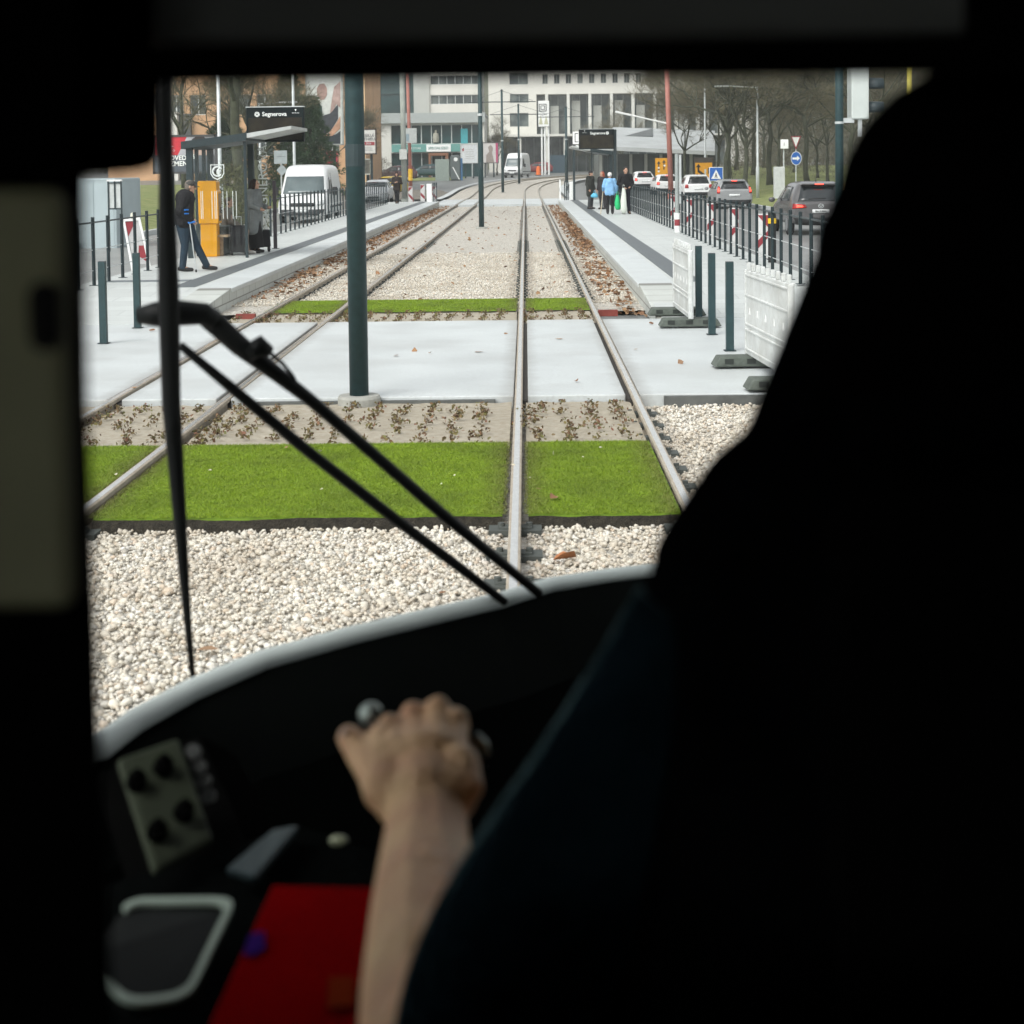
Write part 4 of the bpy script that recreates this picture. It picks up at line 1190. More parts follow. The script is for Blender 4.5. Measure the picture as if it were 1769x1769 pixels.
poly(p, [(1236.2, 300.5), (1237.8, 300.5), (1237.8, 298.6), (1236.2, 298.6)], Y, BK, 'walking_figure_head', dy=.098)
Y = 96
t = signpost('road_sign', 'red and white give way triangle above a round blue arrow sign under the trees', 1375, 240, Y)
p = poly(t, [(1366, 235), (1384, 235), (1375, 259)], Y, RED, 'give_way', dy=.06, th=.02)
poly(p, [(1368.6, 237), (1381.4, 237), (1375, 254)], Y, WHITEP, 'white_field', dy=.075)
p = poly(t, [(1375.5 + 9.3 * math.cos(k * .3307), 273.5 + 12 * math.sin(k * .3307)) for k in range(19)], Y, WHITEP, 'round_plate', dy=.05, th=.02)
poly(p, [(1375.5 + 8.4 * math.cos(k * .3307), 273.5 + 11 * math.sin(k * .3307)) for k in range(19)], Y, BLUE, 'blue_face', dy=.064)
poly(p, [(1369, 272), (1377, 272), (1377, 269), (1382, 273.5), (1377, 278), (1377, 275.5), (1369, 275.5)], Y, WHITEP, 'arrow', dy=.075)
Y = 90
t = signpost('small_sign', 'small blank white box sign on a slim post left of the give way sign', 1354, 245, Y)
plate(t, 1348, 241, 1361, 257, Y, WHITEP, bev=.02, th=.15)
poly(t, [(1354, 246), (1355.5, 246), (1355.5, 252), (1354, 252)], Y, mat('grey_mark', (.4, .4, .4)), dy=.21)
Y = 86
x0, z0, x1, z1 = R(1338, 288, 1356, 340, Y)
t = thing('cabinet', 'pale grey street cabinet on the grass beside the dark car', 'cabinet', ((x0 + x1) / 2, Y, z0))
part('housing', MB().box((x0, Y, z0 - .1), (x1, Y + .4, z1)), mat('cabinet_grey', (.52, .54, .53), rough=.5, var=.06), t, world=True, bevel=.02)
part('door', MB().box((x0 + .04, Y - .012, z0 + .15), (x1 - .04, Y - .001, z1 - .06)), mat('cabinet_door', (.48, .50, .49), rough=.5), t, world=True)
# traffic light on a dark pole, right
Y = 26
xp = W(1450, 300, Y).x
t = thing('signal_pole', 'dark steel pole carrying the traffic light at the right edge of the view', 'pole', (xp, Y, -.1))
part('shaft', MB().cyl((xp, Y, -.1), (xp, Y, 6), .066, n=16), STEELB, t, world=True, smooth=True)
part('clamp', MB().cyl((xp, Y, W(1450, 214, Y).z), (xp, Y, W(1450, 210, Y).z), .072, n=16), GALV, t, world=True)
a, b_ = W(1470, 206, Y), W(1500, 60, Y)
t = thing('traffic_light', 'traffic light with dark hooded lenses seen from the side at the upper right', 'traffic light', (a.x, Y, a.z))
part('housing', MB().box((a.x, Y - .06, a.z), (b_.x, Y + .32, b_.z)), mat('signal_housing', (.50, .54, .52), rough=.55, var=.05), t, world=True, bevel=.02)
for py in (60, 145, 186):
    c = W(1500, py - 0, Y); hd = MB()
    n = 14
    for (r0, r1) in ((.105, .098),):
        V = []
        for k in range(n + 1):
            an = math.pi * (k / n) * 1.5 - math.pi * .25
            for (xx, rr) in ((c.x + .0, r0), (c.x + .26, r1)):
                V.append((xx, Y + .13 + rr * math.cos(an), c.z + rr * math.sin(an)))
        hd.add(V, [(2 * k, 2 * k + 1, 2 * k + 3, 2 * k + 2) for k in range(n)])
    h_ = part('hood', hd, mat('signal_hood', (.035, .05, .055), rough=.55), t, world=True, smooth=True)
    so_ = h_.modifiers.new('s', 'SOLIDIFY'); so_.thickness = .008
    part('lens', MB().cyl((c.x + .004, Y + .13, c.z), (c.x + .02, Y + .13, c.z), .09, n=18), mat('dark_lens', (.04, .03, .03), rough=.2), h_, world=True)
part('bracket', MB().box((xp + .06, Y - .02, W(1470, 212, Y).z), (a.x + .05, Y + .02, W(1470, 206, Y).z + .02)).box((W(1486, 230, Y).x - .03, Y, W(1486, 236, Y).z), (W(1486, 230, Y).x + .03, Y + .05, a.z)), GALV, t, world=True)
t = mast(W(1571, 40, 30), W(1571, 175, 30), .05, mat('dull_yellow_mast', (.38, .33, .06), rough=.6), 'yellow_post', 'thin dull yellow post at the upper right beside the driver', 'post')
# road sign seen from behind, left
Y = 74
t = signpost('road_sign', 'grey back of a square and a diamond road sign above the parked white van', 486, 262, Y)
GB = mat('sign_back', (.33, .37, .38), rough=.55)
p = plate(t, 474, 260, 496, 283, Y, GB, th=.02)
poly(p, [(478, 271), (493, 271), (493, 270), (478, 270)], Y, mat('seam', (.2, .22, .22)), 'seam', dy=.075)
poly(t, [(487, 284), (496.5, 294), (487, 304), (477.5, 294)], Y, GB, 'diamond_plate', dy=.05, th=.02)
# boxes by the far road
Y = 163
def cab(name, label, px0, py0, px1, py1, Y, m, dep=.8, bev=.03):
    x0, z0, x1, z1 = R(px0, py0, px1, py1, Y)
    z0 = min(z0, terrain(0, Y))
    t = thing(name, label, 'cabinet', ((x0 + x1) / 2, Y, z0))
    part('housing', MB().box((x0, Y, z0 - .05), (x1, Y + dep, z1)), m, t, world=True, bevel=bev)
    part('door', MB().box((x0 + .06, Y - .012, z0 + .12), ((x0 + x1) / 2 - .03, Y - .001, z1 - .1)).box(((x0 + x1) / 2 + .03, Y - .012, z0 + .12), (x1 - .06, Y - .001, z1 - .1)), m, t, world=True)
    return t, x0, z0, x1, z1
cab('cabinet', 'grey green switch cabinet on the grass strip in front of the shop', 752, 275, 776, 306, Y, mat('cabinet_green', (.26, .31, .28), rough=.6))
t, x0, z0, x1, z1 = cab('kiosk', 'rounded dark grey kiosk with a white disc beside the grey green cabinet', 778, 268, 795, 306, Y - .5, mat('dark_grey_box', (.10, .12, .12), rough=.5), 1.0, .25)
b = MB(); disc(b, ((x0 + x1) / 2 + .05, z1 - .42), .2, Y - .53)
part('white_disc', b, WHITEP, t, world=True)
b = MB()
for k in range(5): b.bar((x0 + .25 + k * .13, Y - .525, z0 + 1.35 - k * .25), (x0 + .38 + k * .13, Y - .525, z0 + 1.1 - k * .25), .02, .1, (0, 0, 1))
part('white_script', b, WHITEP, t, world=True)
part('blue_side', MB().box((x1 + .005, Y - .35, z0), (x1 + .2, Y + .3, z1 - .3)), mat('blue_side_panel', (.06, .16, .30)), t, world=True)

# ------------------------------------------------------------------ advertising boards
def board(name, label, px0, py0, px1, py1, Y, m, legs=2, cat='billboard', fr=(.06, .06, .06), th=.2, rim=True):
    x0, z0, x1, z1 = R(px0, py0, px1, py1, Y)
    xm = (x0 + x1) / 2
    zg = terrain(xm, Y)
    t = thing(name, label, cat, (xm, Y, zg))
    part('panel', MB().box((x0, Y, z0), (x1, Y + th, z1)), m, t, world=True)
    if rim:
        f = mat('frame_%d' % int(fr[0] * 1000), fr, rough=.5)
        part('frame', MB().box((x0 - .06, Y - .03, z1), (x1 + .06, Y + th, z1 + .08)).box((x0 - .06, Y - .03, z0 - .08), (x1 + .06, Y + th, z0)).box((x0 - .08, Y - .03, z0 - .08), (x0 - .001, Y + th, z1 + .08)).box((x1 + .001, Y - .03, z0 - .08), (x1 + .08, Y + th, z1 + .08)), f, t, world=True)
    for k in range(legs):
        xx = x0 + (x1 - x0) * (k + .5) / legs
        part('leg', MB().box((xx - .08, Y + th, zg - .1), (xx + .08, Y + th + .12, z1 - .2)), DARKM, t, world=True)
    return t
SKIN = mat('print_skin', (.50, .33, .27), rough=.6, var=.2, scale=2)
Y = 60
t = board('billboard', 'red and grey election billboard lettered in white behind the man with the crutch', 268, 236, 370, 297, Y, mat('print_grey', (.36, .37, .39), rough=.5))
pn = [c for c in bpy.data.objects if c.parent == t and c.name.startswith('panel')][0]
poly(pn, [(268, 236), (323, 236), (307, 268), (268, 268)], Y, mat('print_red', (.52, .03, .045)), 'red_field', dy=.012, th=.008)
poly(pn, [(307, 268), (323, 236), (345, 236), (330, 268)], Y, mat('print_silver', (.40, .40, .43)), 'silver_band', dy=.014, th=.008)
poly(pn, [(268, 268), (370, 268), (370, 297), (268, 297)], Y, mat('print_dark', (.085, .10, .12)), 'dark_field', dy=.016, th=.008)
poly(pn, [(331, 252), (333, 243), (340, 239), (350, 239), (357, 244), (360, 258), (358, 268), (333, 268)], Y, SKIN, 'portrait', dy=.02, th=.008)
poly(pn, [(331, 250), (331, 241), (338, 236), (352, 236), (358, 242), (359, 250), (355, 244), (345, 241.5), (336, 243)], Y, mat('print_hair', (.03, .022, .02)), 'portrait_hair', dy=.03, th=.008)
for s_, py, sz in (('POVEDNÁ', 273, .235), ('ZMENA', 283.0, .25)):
    c = W(313, py, Y)
    text(s_, sz, (c.x, Y - .03, c.z), (1, 0, 0), (0, 0, 1), LETW, pn, bold=.006)
poly(pn, [(288, 252), (299, 252), (299, 253.5), (288, 253.5)], Y, LETW, 'small_print', dy=.03)
poly(pn, [(297, 260), (300, 257), (303, 260), (300, 263)], Y, mat('print_pink', (.6, .25, .25)), 'small_mark', dy=.03)
Y = 92
t = board('billboard', 'tall picture billboard with pale, skin coloured and dark shapes beside the nearest dark pole', 532, 100, 589, 249, Y, mat('print_white', (.62, .64, .61), rough=.5), fr=(.35, .37, .35))
pn = [c for c in bpy.data.objects if c.parent == t and c.name.startswith('panel')][-1]
poly(pn, [(548, 165), (547, 153), (552, 145), (560, 144), (565, 152), (565, 164), (560, 172), (553, 173)], Y, mat('print_skin_dull', (.36, .24, .21), var=.3, scale=3), 'oval_shape', dy=.02)
poly(pn, [(533, 188), (540, 178), (549, 177), (556, 184), (557, 200), (550, 215), (538, 222), (533, 215)], Y, mat('print_deep_green', (.04, .075, .065), var=.4, scale=4), 'green_shape', dy=.03)
poly(pn, [(556, 200), (570, 196), (584, 180), (584, 205), (572, 225), (556, 236), (545, 234), (556, 222)], Y, mat('print_charcoal', (.05, .055, .065), var=.3, scale=5), 'dark_shape', dy=.024)
poly(pn, [(552, 238), (568, 230), (580, 214), (588, 200), (588, 222), (575, 234)], Y, mat('print_tan', (.52, .30, .20), var=.2, scale=2), 'tan_shape', dy=.03)
poly(pn, [(577, 150), (588, 140), (588, 186), (581, 180), (576, 190), (570, 196), (572, 180)], Y, mat('print_rose', (.42, .30, .27), var=.3, scale=3), 'rose_shape', dy=.027)
poly(pn, [(550, 240), (580, 232), (588, 226), (588, 249), (560, 249)], Y, mat('print_navy', (.03, .04, .05)), 'navy_shape', dy=.022)
Y = 108
t = board('billboard', 'white concert poster board in a dark frame right of the nearest dark pole', 618, 224, 648, 265, Y, mat('poster_white', (.62, .61, .58)), fr=(.05, .03, .02), cat='poster')
pn = [c for c in bpy.data.objects if c.parent == t and c.name.startswith('panel')][-1]
for s_, py, sz in (('MIREILLE', 234, .27), ('MATHIEU', 240.5, .27)):
    c = W(633, py, Y); text(s_, sz, (c.x, Y - .02, c.z), (1, 0, 0), (0, 0, 1), inkm, pn)
poly(pn, [(619, 245), (647, 245), (647, 251), (619, 251)], Y, mat('poster_red', (.30, .05, .06)), 'red_band', dy=.015)
c = W(633, 248, Y); text('2.5. 2024', .17, (c.x, Y - .03, c.z), (1, 0, 0), (0, 0, 1), LETW, pn)
for py in (254, 256.5, 259): poly(pn, [(624, py), (644, py), (644, py + .8), (624, py + .8)], Y, mat('poster_grey', (.4, .4, .4)), 'small_print', dy=.015)
t = board('billboard', 'small framed picture panel under the concert poster', 623, 276, 639, 300, 110, mat('poster_dark', (.07, .07, .06), col2=(.2, .19, .15), scale=3), fr=(.5, .5, .45), cat='poster')
t = board('billboard', 'small bright red poster beside the nearest dark pole', 566, 263, 582, 287, 98, mat('poster_crimson', (.50, .02, .06), var=.2, scale=3), fr=(.4, .1, .1), cat='poster')
poly([c for c in bpy.data.objects if c.parent == t and c.name.startswith('panel')][-1], [(569, 272), (578, 272), (576, 282), (570, 283)], 98, mat('poster_maroon', (.2, .01, .03)), 'dark_print', dy=.015)
t = board('billboard', 'white notice billboard with a red mark in front of the shop', 797, 250, 824, 281, 172, mat('notice_white', (.58, .60, .62)), fr=(.45, .47, .47))
pn = [c for c in bpy.data.objects if c.parent == t and c.name.startswith('panel')][-1]
poly(pn, [(798, 258), (801, 255), (802, 260), (799, 262)], 172, RED, 'red_mark', dy=.015)
for k in range(5): poly(pn, [(804, 258 + k * 4), (819, 257.5 + k * 4), (819, 258.3 + k * 4), (804, 258.8 + k * 4)], 172, mat('poster_grey', (.4, .4, .4)), 'small_print', dy=.015)
t = board('billboard', 'billboard with a pale photograph and magenta edge left of the distant white van', 830, 247, 860, 281, 176, mat('poster_mauve', (.48, .45, .45), col2=(.6, .58, .56), scale=.6), fr=(.06, .05, .05))
pn = [c for c in bpy.data.objects if c.parent == t and c.name.startswith('panel')][-1]
poly(pn, [(840, 281), (840, 268), (845, 262), (843, 254), (848, 250), (852, 256), (850, 264), (854, 281)], 176, mat('poster_figure', (.26, .22, .20)), 'figure_shape', dy=.015)
poly(pn, [(856, 247), (860, 247), (860, 281), (857, 281)], 176, mat('poster_magenta', (.40, .05, .14)), 'magenta_edge', dy=.02)
# box standing in for a reflection, and glazed rack, on the far left
Y = 47
x0, z0, x1, z1 = R(120, 308, 200, 375, Y)
t = thing('reflection_box', 'blue grey box standing in for a reflection across the left road', 'reflection box', ((x0 + x1) / 2, Y, terrain(x0, Y)))
part('body', MB().box((x0, Y, terrain(x1, Y) - .1), (x1, Y + 3, z1)), mat('blue_grey_reflection', (.38, .45, .47), rough=.55, var=.06, scale=1), t, world=True, bevel=.04)
rb = MB()
for k in range(3): rb.box((x0 + .1 + k * (x1 - x0 - .2) / 2 - .02, Y - .015, terrain(x1, Y)), (x0 + .1 + k * (x1 - x0 - .2) / 2 + .02, Y - .001, z1 - .08))
part('rib', rb, mat('blue_grey_reflection', (.3, .37, .4)), t, world=True)
Y = 45
x0, z0, x1, z1 = R(188, 313, 209, 362, Y)
t = thing('notice_case', 'pale glazed notice case with dark bars beside the blue grey reflection box', 'notice case', ((x0 + x1) / 2, Y, terrain(x0, Y)))
part('pane', MB().box((x0 + .02, Y + .01, z0 + .04), (x1 - .02, Y + .03, z1 - .03)), mat('pale_pane', (.55, .58, .57), rough=.3), t, world=True)
fb = MB().box((x0, Y - .02, z0), (x1, Y, z0 + .04)).box((x0, Y - .02, z1 - .06), (x1, Y, z1 - .03))
for q in (0, .5, 1): fb.box((x0 + (x1 - x0) * q - .02, Y - .025, terrain(x0, Y) - .1 if q != .5 else z0), (x0 + (x1 - x0) * q + .02, Y + .02, z1))
part('frame', fb, DARKM, t, world=True)
part('roof_strip', MB().box((x0 - .03, Y - .05, z1), (x1 + .03, Y + .08, z1 + .05)), WHITEP, t, world=True)

# ------------------------------------------------------------------ trees
BARK = mat('tree_bark', (.065, .058, .045), rough=.95, var=.3, scale=5, bump=.6, bscale=18)
BARKG = mat('mossy_bark', (.055, .06, .038), rough=.95, var=.3, scale=4, bump=.6, bscale=18)
TWIG = islandmat('olive_twigs', [(.12, .105, .065), (.16, .14, .09), (.14, .13, .075), (.10, .095, .06)], .9)
NEEDLE = islandmat('needle_sprays', [(.03, .065, .028), (.045, .085, .035), (.035, .07, .038), (.065, .095, .04)], .85)
def tree_mesh(seed, h, tr, clear, spread, depth=5, twigs=3, twl=.5, up=.35):
    rd = random.Random(seed)
    trunk = MB(); tips = []; limbs = MB()
    pts = []; x = y = 0
    n = 6; zt = h * clear
    for i in range(n + 1):
        pts.append(Vector((x, y, zt * i / n))); x += rd.gauss(0, .012 * h / n * 3); y += rd.gauss(0, .012 * h / n * 3)
    trunk.tube(pts, [tr * (1.35 if i == 0 else 1 - .3 * i / n) for i in range(n + 1)], 10)
    def grow(p, d, L, r, k):
        q = [p]; dd = d.copy(); m = 3
        for i in range(m):
            dd = (dd + Vector((rd.gauss(0, .16), rd.gauss(0, .16), rd.gauss(.05, .10)))).normalized()
            q.append(q[-1] + dd * L / m)
        (limbs).tube(q, [r * (1 - .4 * i / m) for i in range(m + 1)], 6 if k < 2 else (4 if k < 4 else 3), caps=False)
        if k >= depth:
            tips.append((q[-1], dd)); return
        nb = 3 if k < depth - 1 else rd.choice((2, 3))
        for _ in range(nb):
            ax = Vector((rd.gauss(0, 1), rd.gauss(0, 1), rd.gauss(0, .6)))
            nd = (dd + ax.normalized() * spread + Vector((0, 0, up * .3))).normalized()
            st_ = q[-1] if rd.random() < .6 else q[2]
            grow(st_, nd, L * rd.uniform(.62, .82), r * .56, k + 1)
        if k >= 2: tips.append((q[-1], dd))
    top = pts[-1]
    for i in range(rd.choice((4, 5))):
        a = i * 2 * math.pi / 4.5 + rd.uniform(-.4, .4)
        d = Vector((math.cos(a), math.sin(a), rd.uniform(.5, 1.3))).normalized()
        grow(pts[rd.choice((-1, -1, -2))], d, h * rd.uniform(.16, .24), tr * .5, 0)
    grow(top, Vector((0, 0, 1)), h * .26, tr * .6, 0)
    # twigs: thin blades spread round every tip
    T = []
    for (p, d) in tips:
        for _ in range(twigs):
            dv = (d + Vector((rd.gauss(0, .6), rd.gauss(0, .6), rd.gauss(.05, .5)))).normalized()
            s = dv.cross(Vector((rd.gauss(0, 1), rd.gauss(0, 1), rd.gauss(0, 1)))).normalized() * rd.uniform(.006, .012)
            L = twl * rd.uniform(.5, 1.2)
            mid = p + dv * L * .5 + Vector((rd.gauss(0, .05), rd.gauss(0, .05), rd.gauss(0, .05)))
            T += [p - s, p + s, p + dv * L]
            for _k in range(2):
                d2 = (dv + Vector((rd.gauss(0, .6), rd.gauss(0, .6), rd.gauss(0, .6)))).normalized()
                T += [mid - s * .7, mid + s * .7, mid + d2 * L * .6]
    return trunk, limbs, np.array([tuple(v) for v in T])
def make_tree(name, label, seed, h, tr, clear, spread, grp=None, bark=BARK, depth=5, twigs=3, twl=.5, up=.35):
    t = thing(name, label, 'tree', (0, 0, 0), 0, grp)
    tk, lb, T = tree_mesh(seed, h, tr, clear, spread, depth, twigs, twl, up)
    part('trunk', tk, bark, t, smooth=True)
    cr = part('crown', lb, bark, t, smooth=True)
    npmesh('twigs', T, np.arange(len(T)).reshape(-1, 3), TWIG, kind=None, parent=cr)
    return t
G1 = 'bare trees of the wood on the right'
protos = [make_tree('bare_tree', '', 11 + k, (11, 12.5, 10)[k], (.15, .17, .13)[k], (.30, .34, .28)[k], (.75, .7, .8)[k], G1, BARKG, 5, 5, .75) for k in range(3)]
spots = []
rd = random.Random(5)
rowsY = ((88, 9), (103, 11), (120, 13), (140, 15))
tree_px = [(1287, 98, 'slim bare tree right of the tall street lamp, standing at the front of the wood'), (1330, 112, 'bare tree between the street lamp and the pale cabinet'),
           (1345, 128, 'bare tree with mossy trunk behind the pale cabinet'), (1262, 118, 'bare tree with dark trunk behind the grey estate car'),
           (1395, 108, 'bare tree just right of the give way sign'), (1412, 132, 'bare tree behind the leaf mound'), (1240, 135, 'bare tree behind the blue crossing sign'),
           (1300, 142, 'bare tree deep in the wood behind the street lamp'), (1430, 118, 'bare tree left of the dark signal pole'), (1470, 96, 'bare tree behind the traffic light'),
           (1500, 122, 'bare tree right of the traffic light'), (1540, 104, 'bare tree at the upper right beside the yellow post'), (1372, 150, 'bare tree far back behind the give way sign'),
           (1450, 150, 'bare tree far back behind the signal pole'), (1530, 148, 'bare tree at the far right of the wood'), (1580, 126, 'rightmost bare tree next to the driver'),
           (1272, 160, 'bare tree far back behind the grey estate car'), (1182, 130, 'bare tree just right of the red mast in front of the pavilion'),
           (1320, 170, 'hindmost bare tree of the wood'), (1255, 102, 'bare tree at the left front corner of the wood')]
for i, (px, Y, lab) in enumerate(tree_px):
    t = protos[i] if i < 3 else copy_tree(protos[i % 3])
    x = W(px, 300, Y).x
    place(t, (x, Y, terrain(x, Y) - .05), rd.uniform(0, 6.28), lab, G1, rd.uniform(.9, 1.2))
# left: big spreading tree, its neighbours and an evergreen
t = make_tree('bare_tree', 'large bare tree with a stout trunk behind the left departure board', 41, 13, .24, .46, .8, None, BARKG, 5, 4, .7, .5)
x = W(413, 240, 66).x; place(t, (x, 66, terrain(x, 66)), .6)
t = make_tree('bare_tree', 'leaning bare tree with pale olive bark right of the large bare tree', 57, 11, .22, .3, .7, None, BARKG, 5, 4, .6)
x = W(455, 240, 84).x; place(t, (x, 84, terrain(x, 84)), 2.2); t.rotation_euler = (.0, .22, 2.2)
for (px, Y, lab, sd, sc) in ((318, 92, 'bare tree in front of the orange flats on the far left', 63, 1.), (566, 118, 'slender bare tree by the tall picture billboard', 71, .9)):
    t = copy_tree(protos[sd % 3]); x = W(px, 250, Y).x
    place(t, (x, Y, terrain(x, Y)), sd * 1.0, lab, None, sc)
    if 'group' in t.keys(): del t['group']
for (px, Y, lab, sc) in ((782, 192, 'small bare tree in front of the cream block above the shop', .5), (805, 196, 'thin bare tree next to the shop roof edge', .45), (858, 200, 'young bare tree at the left end of the colonnade', .6),
                         (1020, 196, 'bare tree before the middle of the colonnade', .5), (1075, 180, 'bare tree behind the right departure board in front of the colonnade', .6), (1050, 208, 'slight bare tree behind the pavilion roof', .5)):
    t = copy_tree(protos[int(px) % 3]); x = W(px, 280, Y).x
    place(t, (x, Y, terrain(0, Y)), px * .37, lab, 'small bare trees before the background buildings', sc)
def evergreen(label, px, Y, h, rad, seed, n=5200):
    r_ = np.random.default_rng(seed)
    x = W(px, 250, Y).x
    t = thing('evergreen_tree', label, 'tree', (x, Y, terrain(x, Y)))
    part('trunk', MB().tube([(0, 0, -.1), (.05, 0, h * .5), (0, 0, h * .95)], [.2, .14, .03], 8), BARK, t)
    a = r_.uniform(0, 2 * np.pi, n); z = h * (.12 + .86 * r_.random(n) ** 1.1)
    lim = rad * np.clip(1.12 - z / h, .05, 1) ** .8 * (.72 + .36 * np.sin(a * 3 + z * 2.1 + seed) * np.sin(z * 3.3))
    rr = lim * np.sqrt(r_.random(n))
    C = np.stack([rr * np.cos(a), rr * np.sin(a), z - .12 * rr], 1)
    m = 5
    d = np.stack([np.cos(a), np.sin(a), r_.normal(-.15, .35, n)], 1)
    D = d[:, None, :] + r_.normal(0, .55, (n, m, 3)); D /= np.linalg.norm(D, axis=2)[:, :, None]
    S = np.cross(D, r_.normal(size=(n, m, 3))); S /= np.linalg.norm(S, axis=2)[:, :, None]
    S *= r_.uniform(.012, .03, (n, m, 1)); L = r_.uniform(.12, .34, (n, m, 1))
    B = np.repeat(C[:, None, :], m, 1)
    V = np.stack([B - S, B + S, B + D * L], 2).reshape(-1, 3)
    npmesh('crown', V, np.arange(len(V)).reshape(-1, 3), NEEDLE, kind=None, parent=t)
    return t
evergreen('dark evergreen behind the left departure board beside the picture billboard', 535, 86, 6.2, 2.3, 3)
evergreen('broad dark evergreen between the two lamp masts', 500, 98, 8, 2.6, 8)
evergreen('low dark evergreen at the left end of the shelter', 392, 98, 4.6, 2.4, 12)
# woodland closing the view on the right
def brush(name, x0, x1, y0, y1, zlo, zhi, n, mt, kind='stuff', L0=.5, wd=.02, lab=None):
    r_ = np.random.default_rng(n)
    x = r_.uniform(x0, x1, n); y = r_.uniform(y0, y1, n)
    top = zhi * (.8 + .25 * np.sin(x * .55) * np.sin(x * .21 + 1) + .08 * np.sin(x * 2.1))
    z = zlo + (top - zlo) * r_.random(n)
    B = np.stack([x, y, z], 1)
    D = r_.normal(0, .6, (n, 3)); D[:, 2] += .5; D /= np.linalg.norm(D, axis=1)[:, None]
    S = np.cross(D, r_.normal(size=(n, 3))); S /= np.linalg.norm(S, axis=1)[:, None]; S *= r_.uniform(.4, 1, (n, 1)) * wd
    V = np.stack([B - S, B + S, B + D * r_.uniform(.5, 1.5, (n, 1)) * L0], 1).reshape(-1, 3)
    return npmesh(name, V, np.arange(3 * n).reshape(-1, 3), mt, kind)
TWIG2 = islandmat('far_twigs', [(.10, .094, .06), (.14, .125, .08), (.085, .085, .055)], .95)
brush('far_woodland', 26, 130, 185, 215, .5, 26, 150000, TWIG2, L0=1.3, wd=.06)
brush('undergrowth', 14, 60, 128, 185, .3, 2.4, 24000, TWIG2, L0=.5, wd=.02)
brush('far_woodland', -110, -30, 150, 175, .5, 20, 60000, TWIG2, L0=1.2, wd=.06)
struct('hills', rows([-250, -150, -60, 0, 60, 150, 250], [300, 330, 392], lambda x, y: 1 + (y - 300) * .35 + (x * .02 if x > 0 else 0)), mat('wooded_hill', (.06, .07, .045), rough=1, col2=(.10, .10, .06), scale=.3))
def shrub(label, px, Y, h, rad, seed, mt, n=2600):
    r_ = np.random.default_rng(seed); x0 = W(px, 300, Y).x
    t = thing('bush', label, 'bush', (x0, Y, terrain(x0, Y)))
    part('stem', MB().cyl((0, 0, -.1), (0, 0, h * .5), .05, .02, 6), BARK, t)
    a = r_.uniform(0, 6.28, n); u = r_.random(n) ** .5; z = h * r_.random(n)
    rr = rad * u * np.sqrt(np.clip(1 - (2 * z / h - .9) ** 2, .05, 1)) * (1 + .25 * np.sin(3 * a + z * 4))
    B = np.stack([rr * np.cos(a), rr * np.sin(a), z], 1)
    D = r_.normal(0, .6, (n, 3)); D[:, 2] += .5; D /= np.linalg.norm(D, axis=1)[:, None]
    S = np.cross(D, r_.normal(size=(n, 3))); S /= np.linalg.norm(S, axis=1)[:, None]; S *= r_.uniform(.008, .02, (n, 1))
    V = np.stack([B - S, B + S, B + D * r_.uniform(.12, .4, (n, 1))], 1).reshape(-1, 3)
    npmesh('crown', V, np.arange(3 * n).reshape(-1, 3), mt, kind=None, parent=t)
shrub('olive bush behind the glass of the left shelter', 400, 52, 2.3, 1.3, 4, islandmat('olive_leaves', [(.07, .075, .03), (.10, .10, .045), (.06, .07, .03)], .9))
shrub('dry brown bush beside the white wall of the shop', 652, 150, 2.6, 1.6, 6, TWIG)
# ------------------------------------------------------------------ vehicles
from mathutils.bvhtree import BVHTree
CARGLASS = mat('car_glass', (.012, .016, .018), rough=.08, var=.3, scale=1.5, spec=.7)
TYRE = mat('tyre', (.015, .015, .016), rough=.8)
RIMM = mat('wheel_rim', (.35, .36, .37), rough=.35, metal=.7)
TAIL_ON = mat('brake_light_lit', (.9, .05, .03), rough=.3, emit=3.0, var=.05)
TAIL = mat('tail_lamp', (.30, .012, .012), rough=.2, var=.2)
HEADL = mat('head_lamp', (.55, .57, .58), rough=.15)
PLATEM = mat('number_plate', (.62, .64, .64), rough=.5)
TRIMM = mat('black_trim', (.018, .019, .02), rough=.6)
def paint(n, c, r=.25):
    return mat('car_paint_' + n, c, rough=r, var=.03, spec=.6)
def loft_body(name, st, m, parent, lvl=2):
    """st: (y, half width, z bottom, z belt, half width of roof, z roof)"""
    b = MB(); n = 14
    for (y, w_, zb, zt, gw, zr) in st:
        hm = zb + (zt - zb) * .5
        rg = [(.78 * w_, zb), (w_, zb + .10), (w_ * 1.01, hm), (.975 * w_, zt), (gw + (.975 * w_ - gw) * .12, zt + (zr - zt) * .86), (gw * .86, zr), (gw * .35, zr + .012)]
        b.v += [(x, y, z) for x, z in rg] + [(-x, y, z) for x, z in reversed(rg)]
    for j in range(len(st) - 1):
        for i in range(n):
            b.f.append([j * n + i, j * n + (i + 1) % n, (j + 1) * n + (i + 1) % n, (j + 1) * n + i])
    L = (len(st) - 1) * n
    for o in (0, L):
        for i in range(6):
            b.f.append([o + i, o + i + 1, o + 12 - i, o + 13 - i])
    b.mi = [0] * len(b.f)
    o = part(name, b, m, None, smooth=True)
    s = o.modifiers.new('s', 'SUBSURF'); s.levels = s.render_levels = lvl
    dg = bpy.context.evaluated_depsgraph_get()
    me = bpy.data.meshes.new_from_object(o.evaluated_get(dg))
    bpy.data.objects.remove(o)
    bvh = BVHTree.FromPolygons([v.co for v in me.vertices], [p.vertices[:] for p in me.polygons])
    me.name = name; me.materials.clear()
    o = link(name, me, m, parent, smooth=True)
    return o, bvh
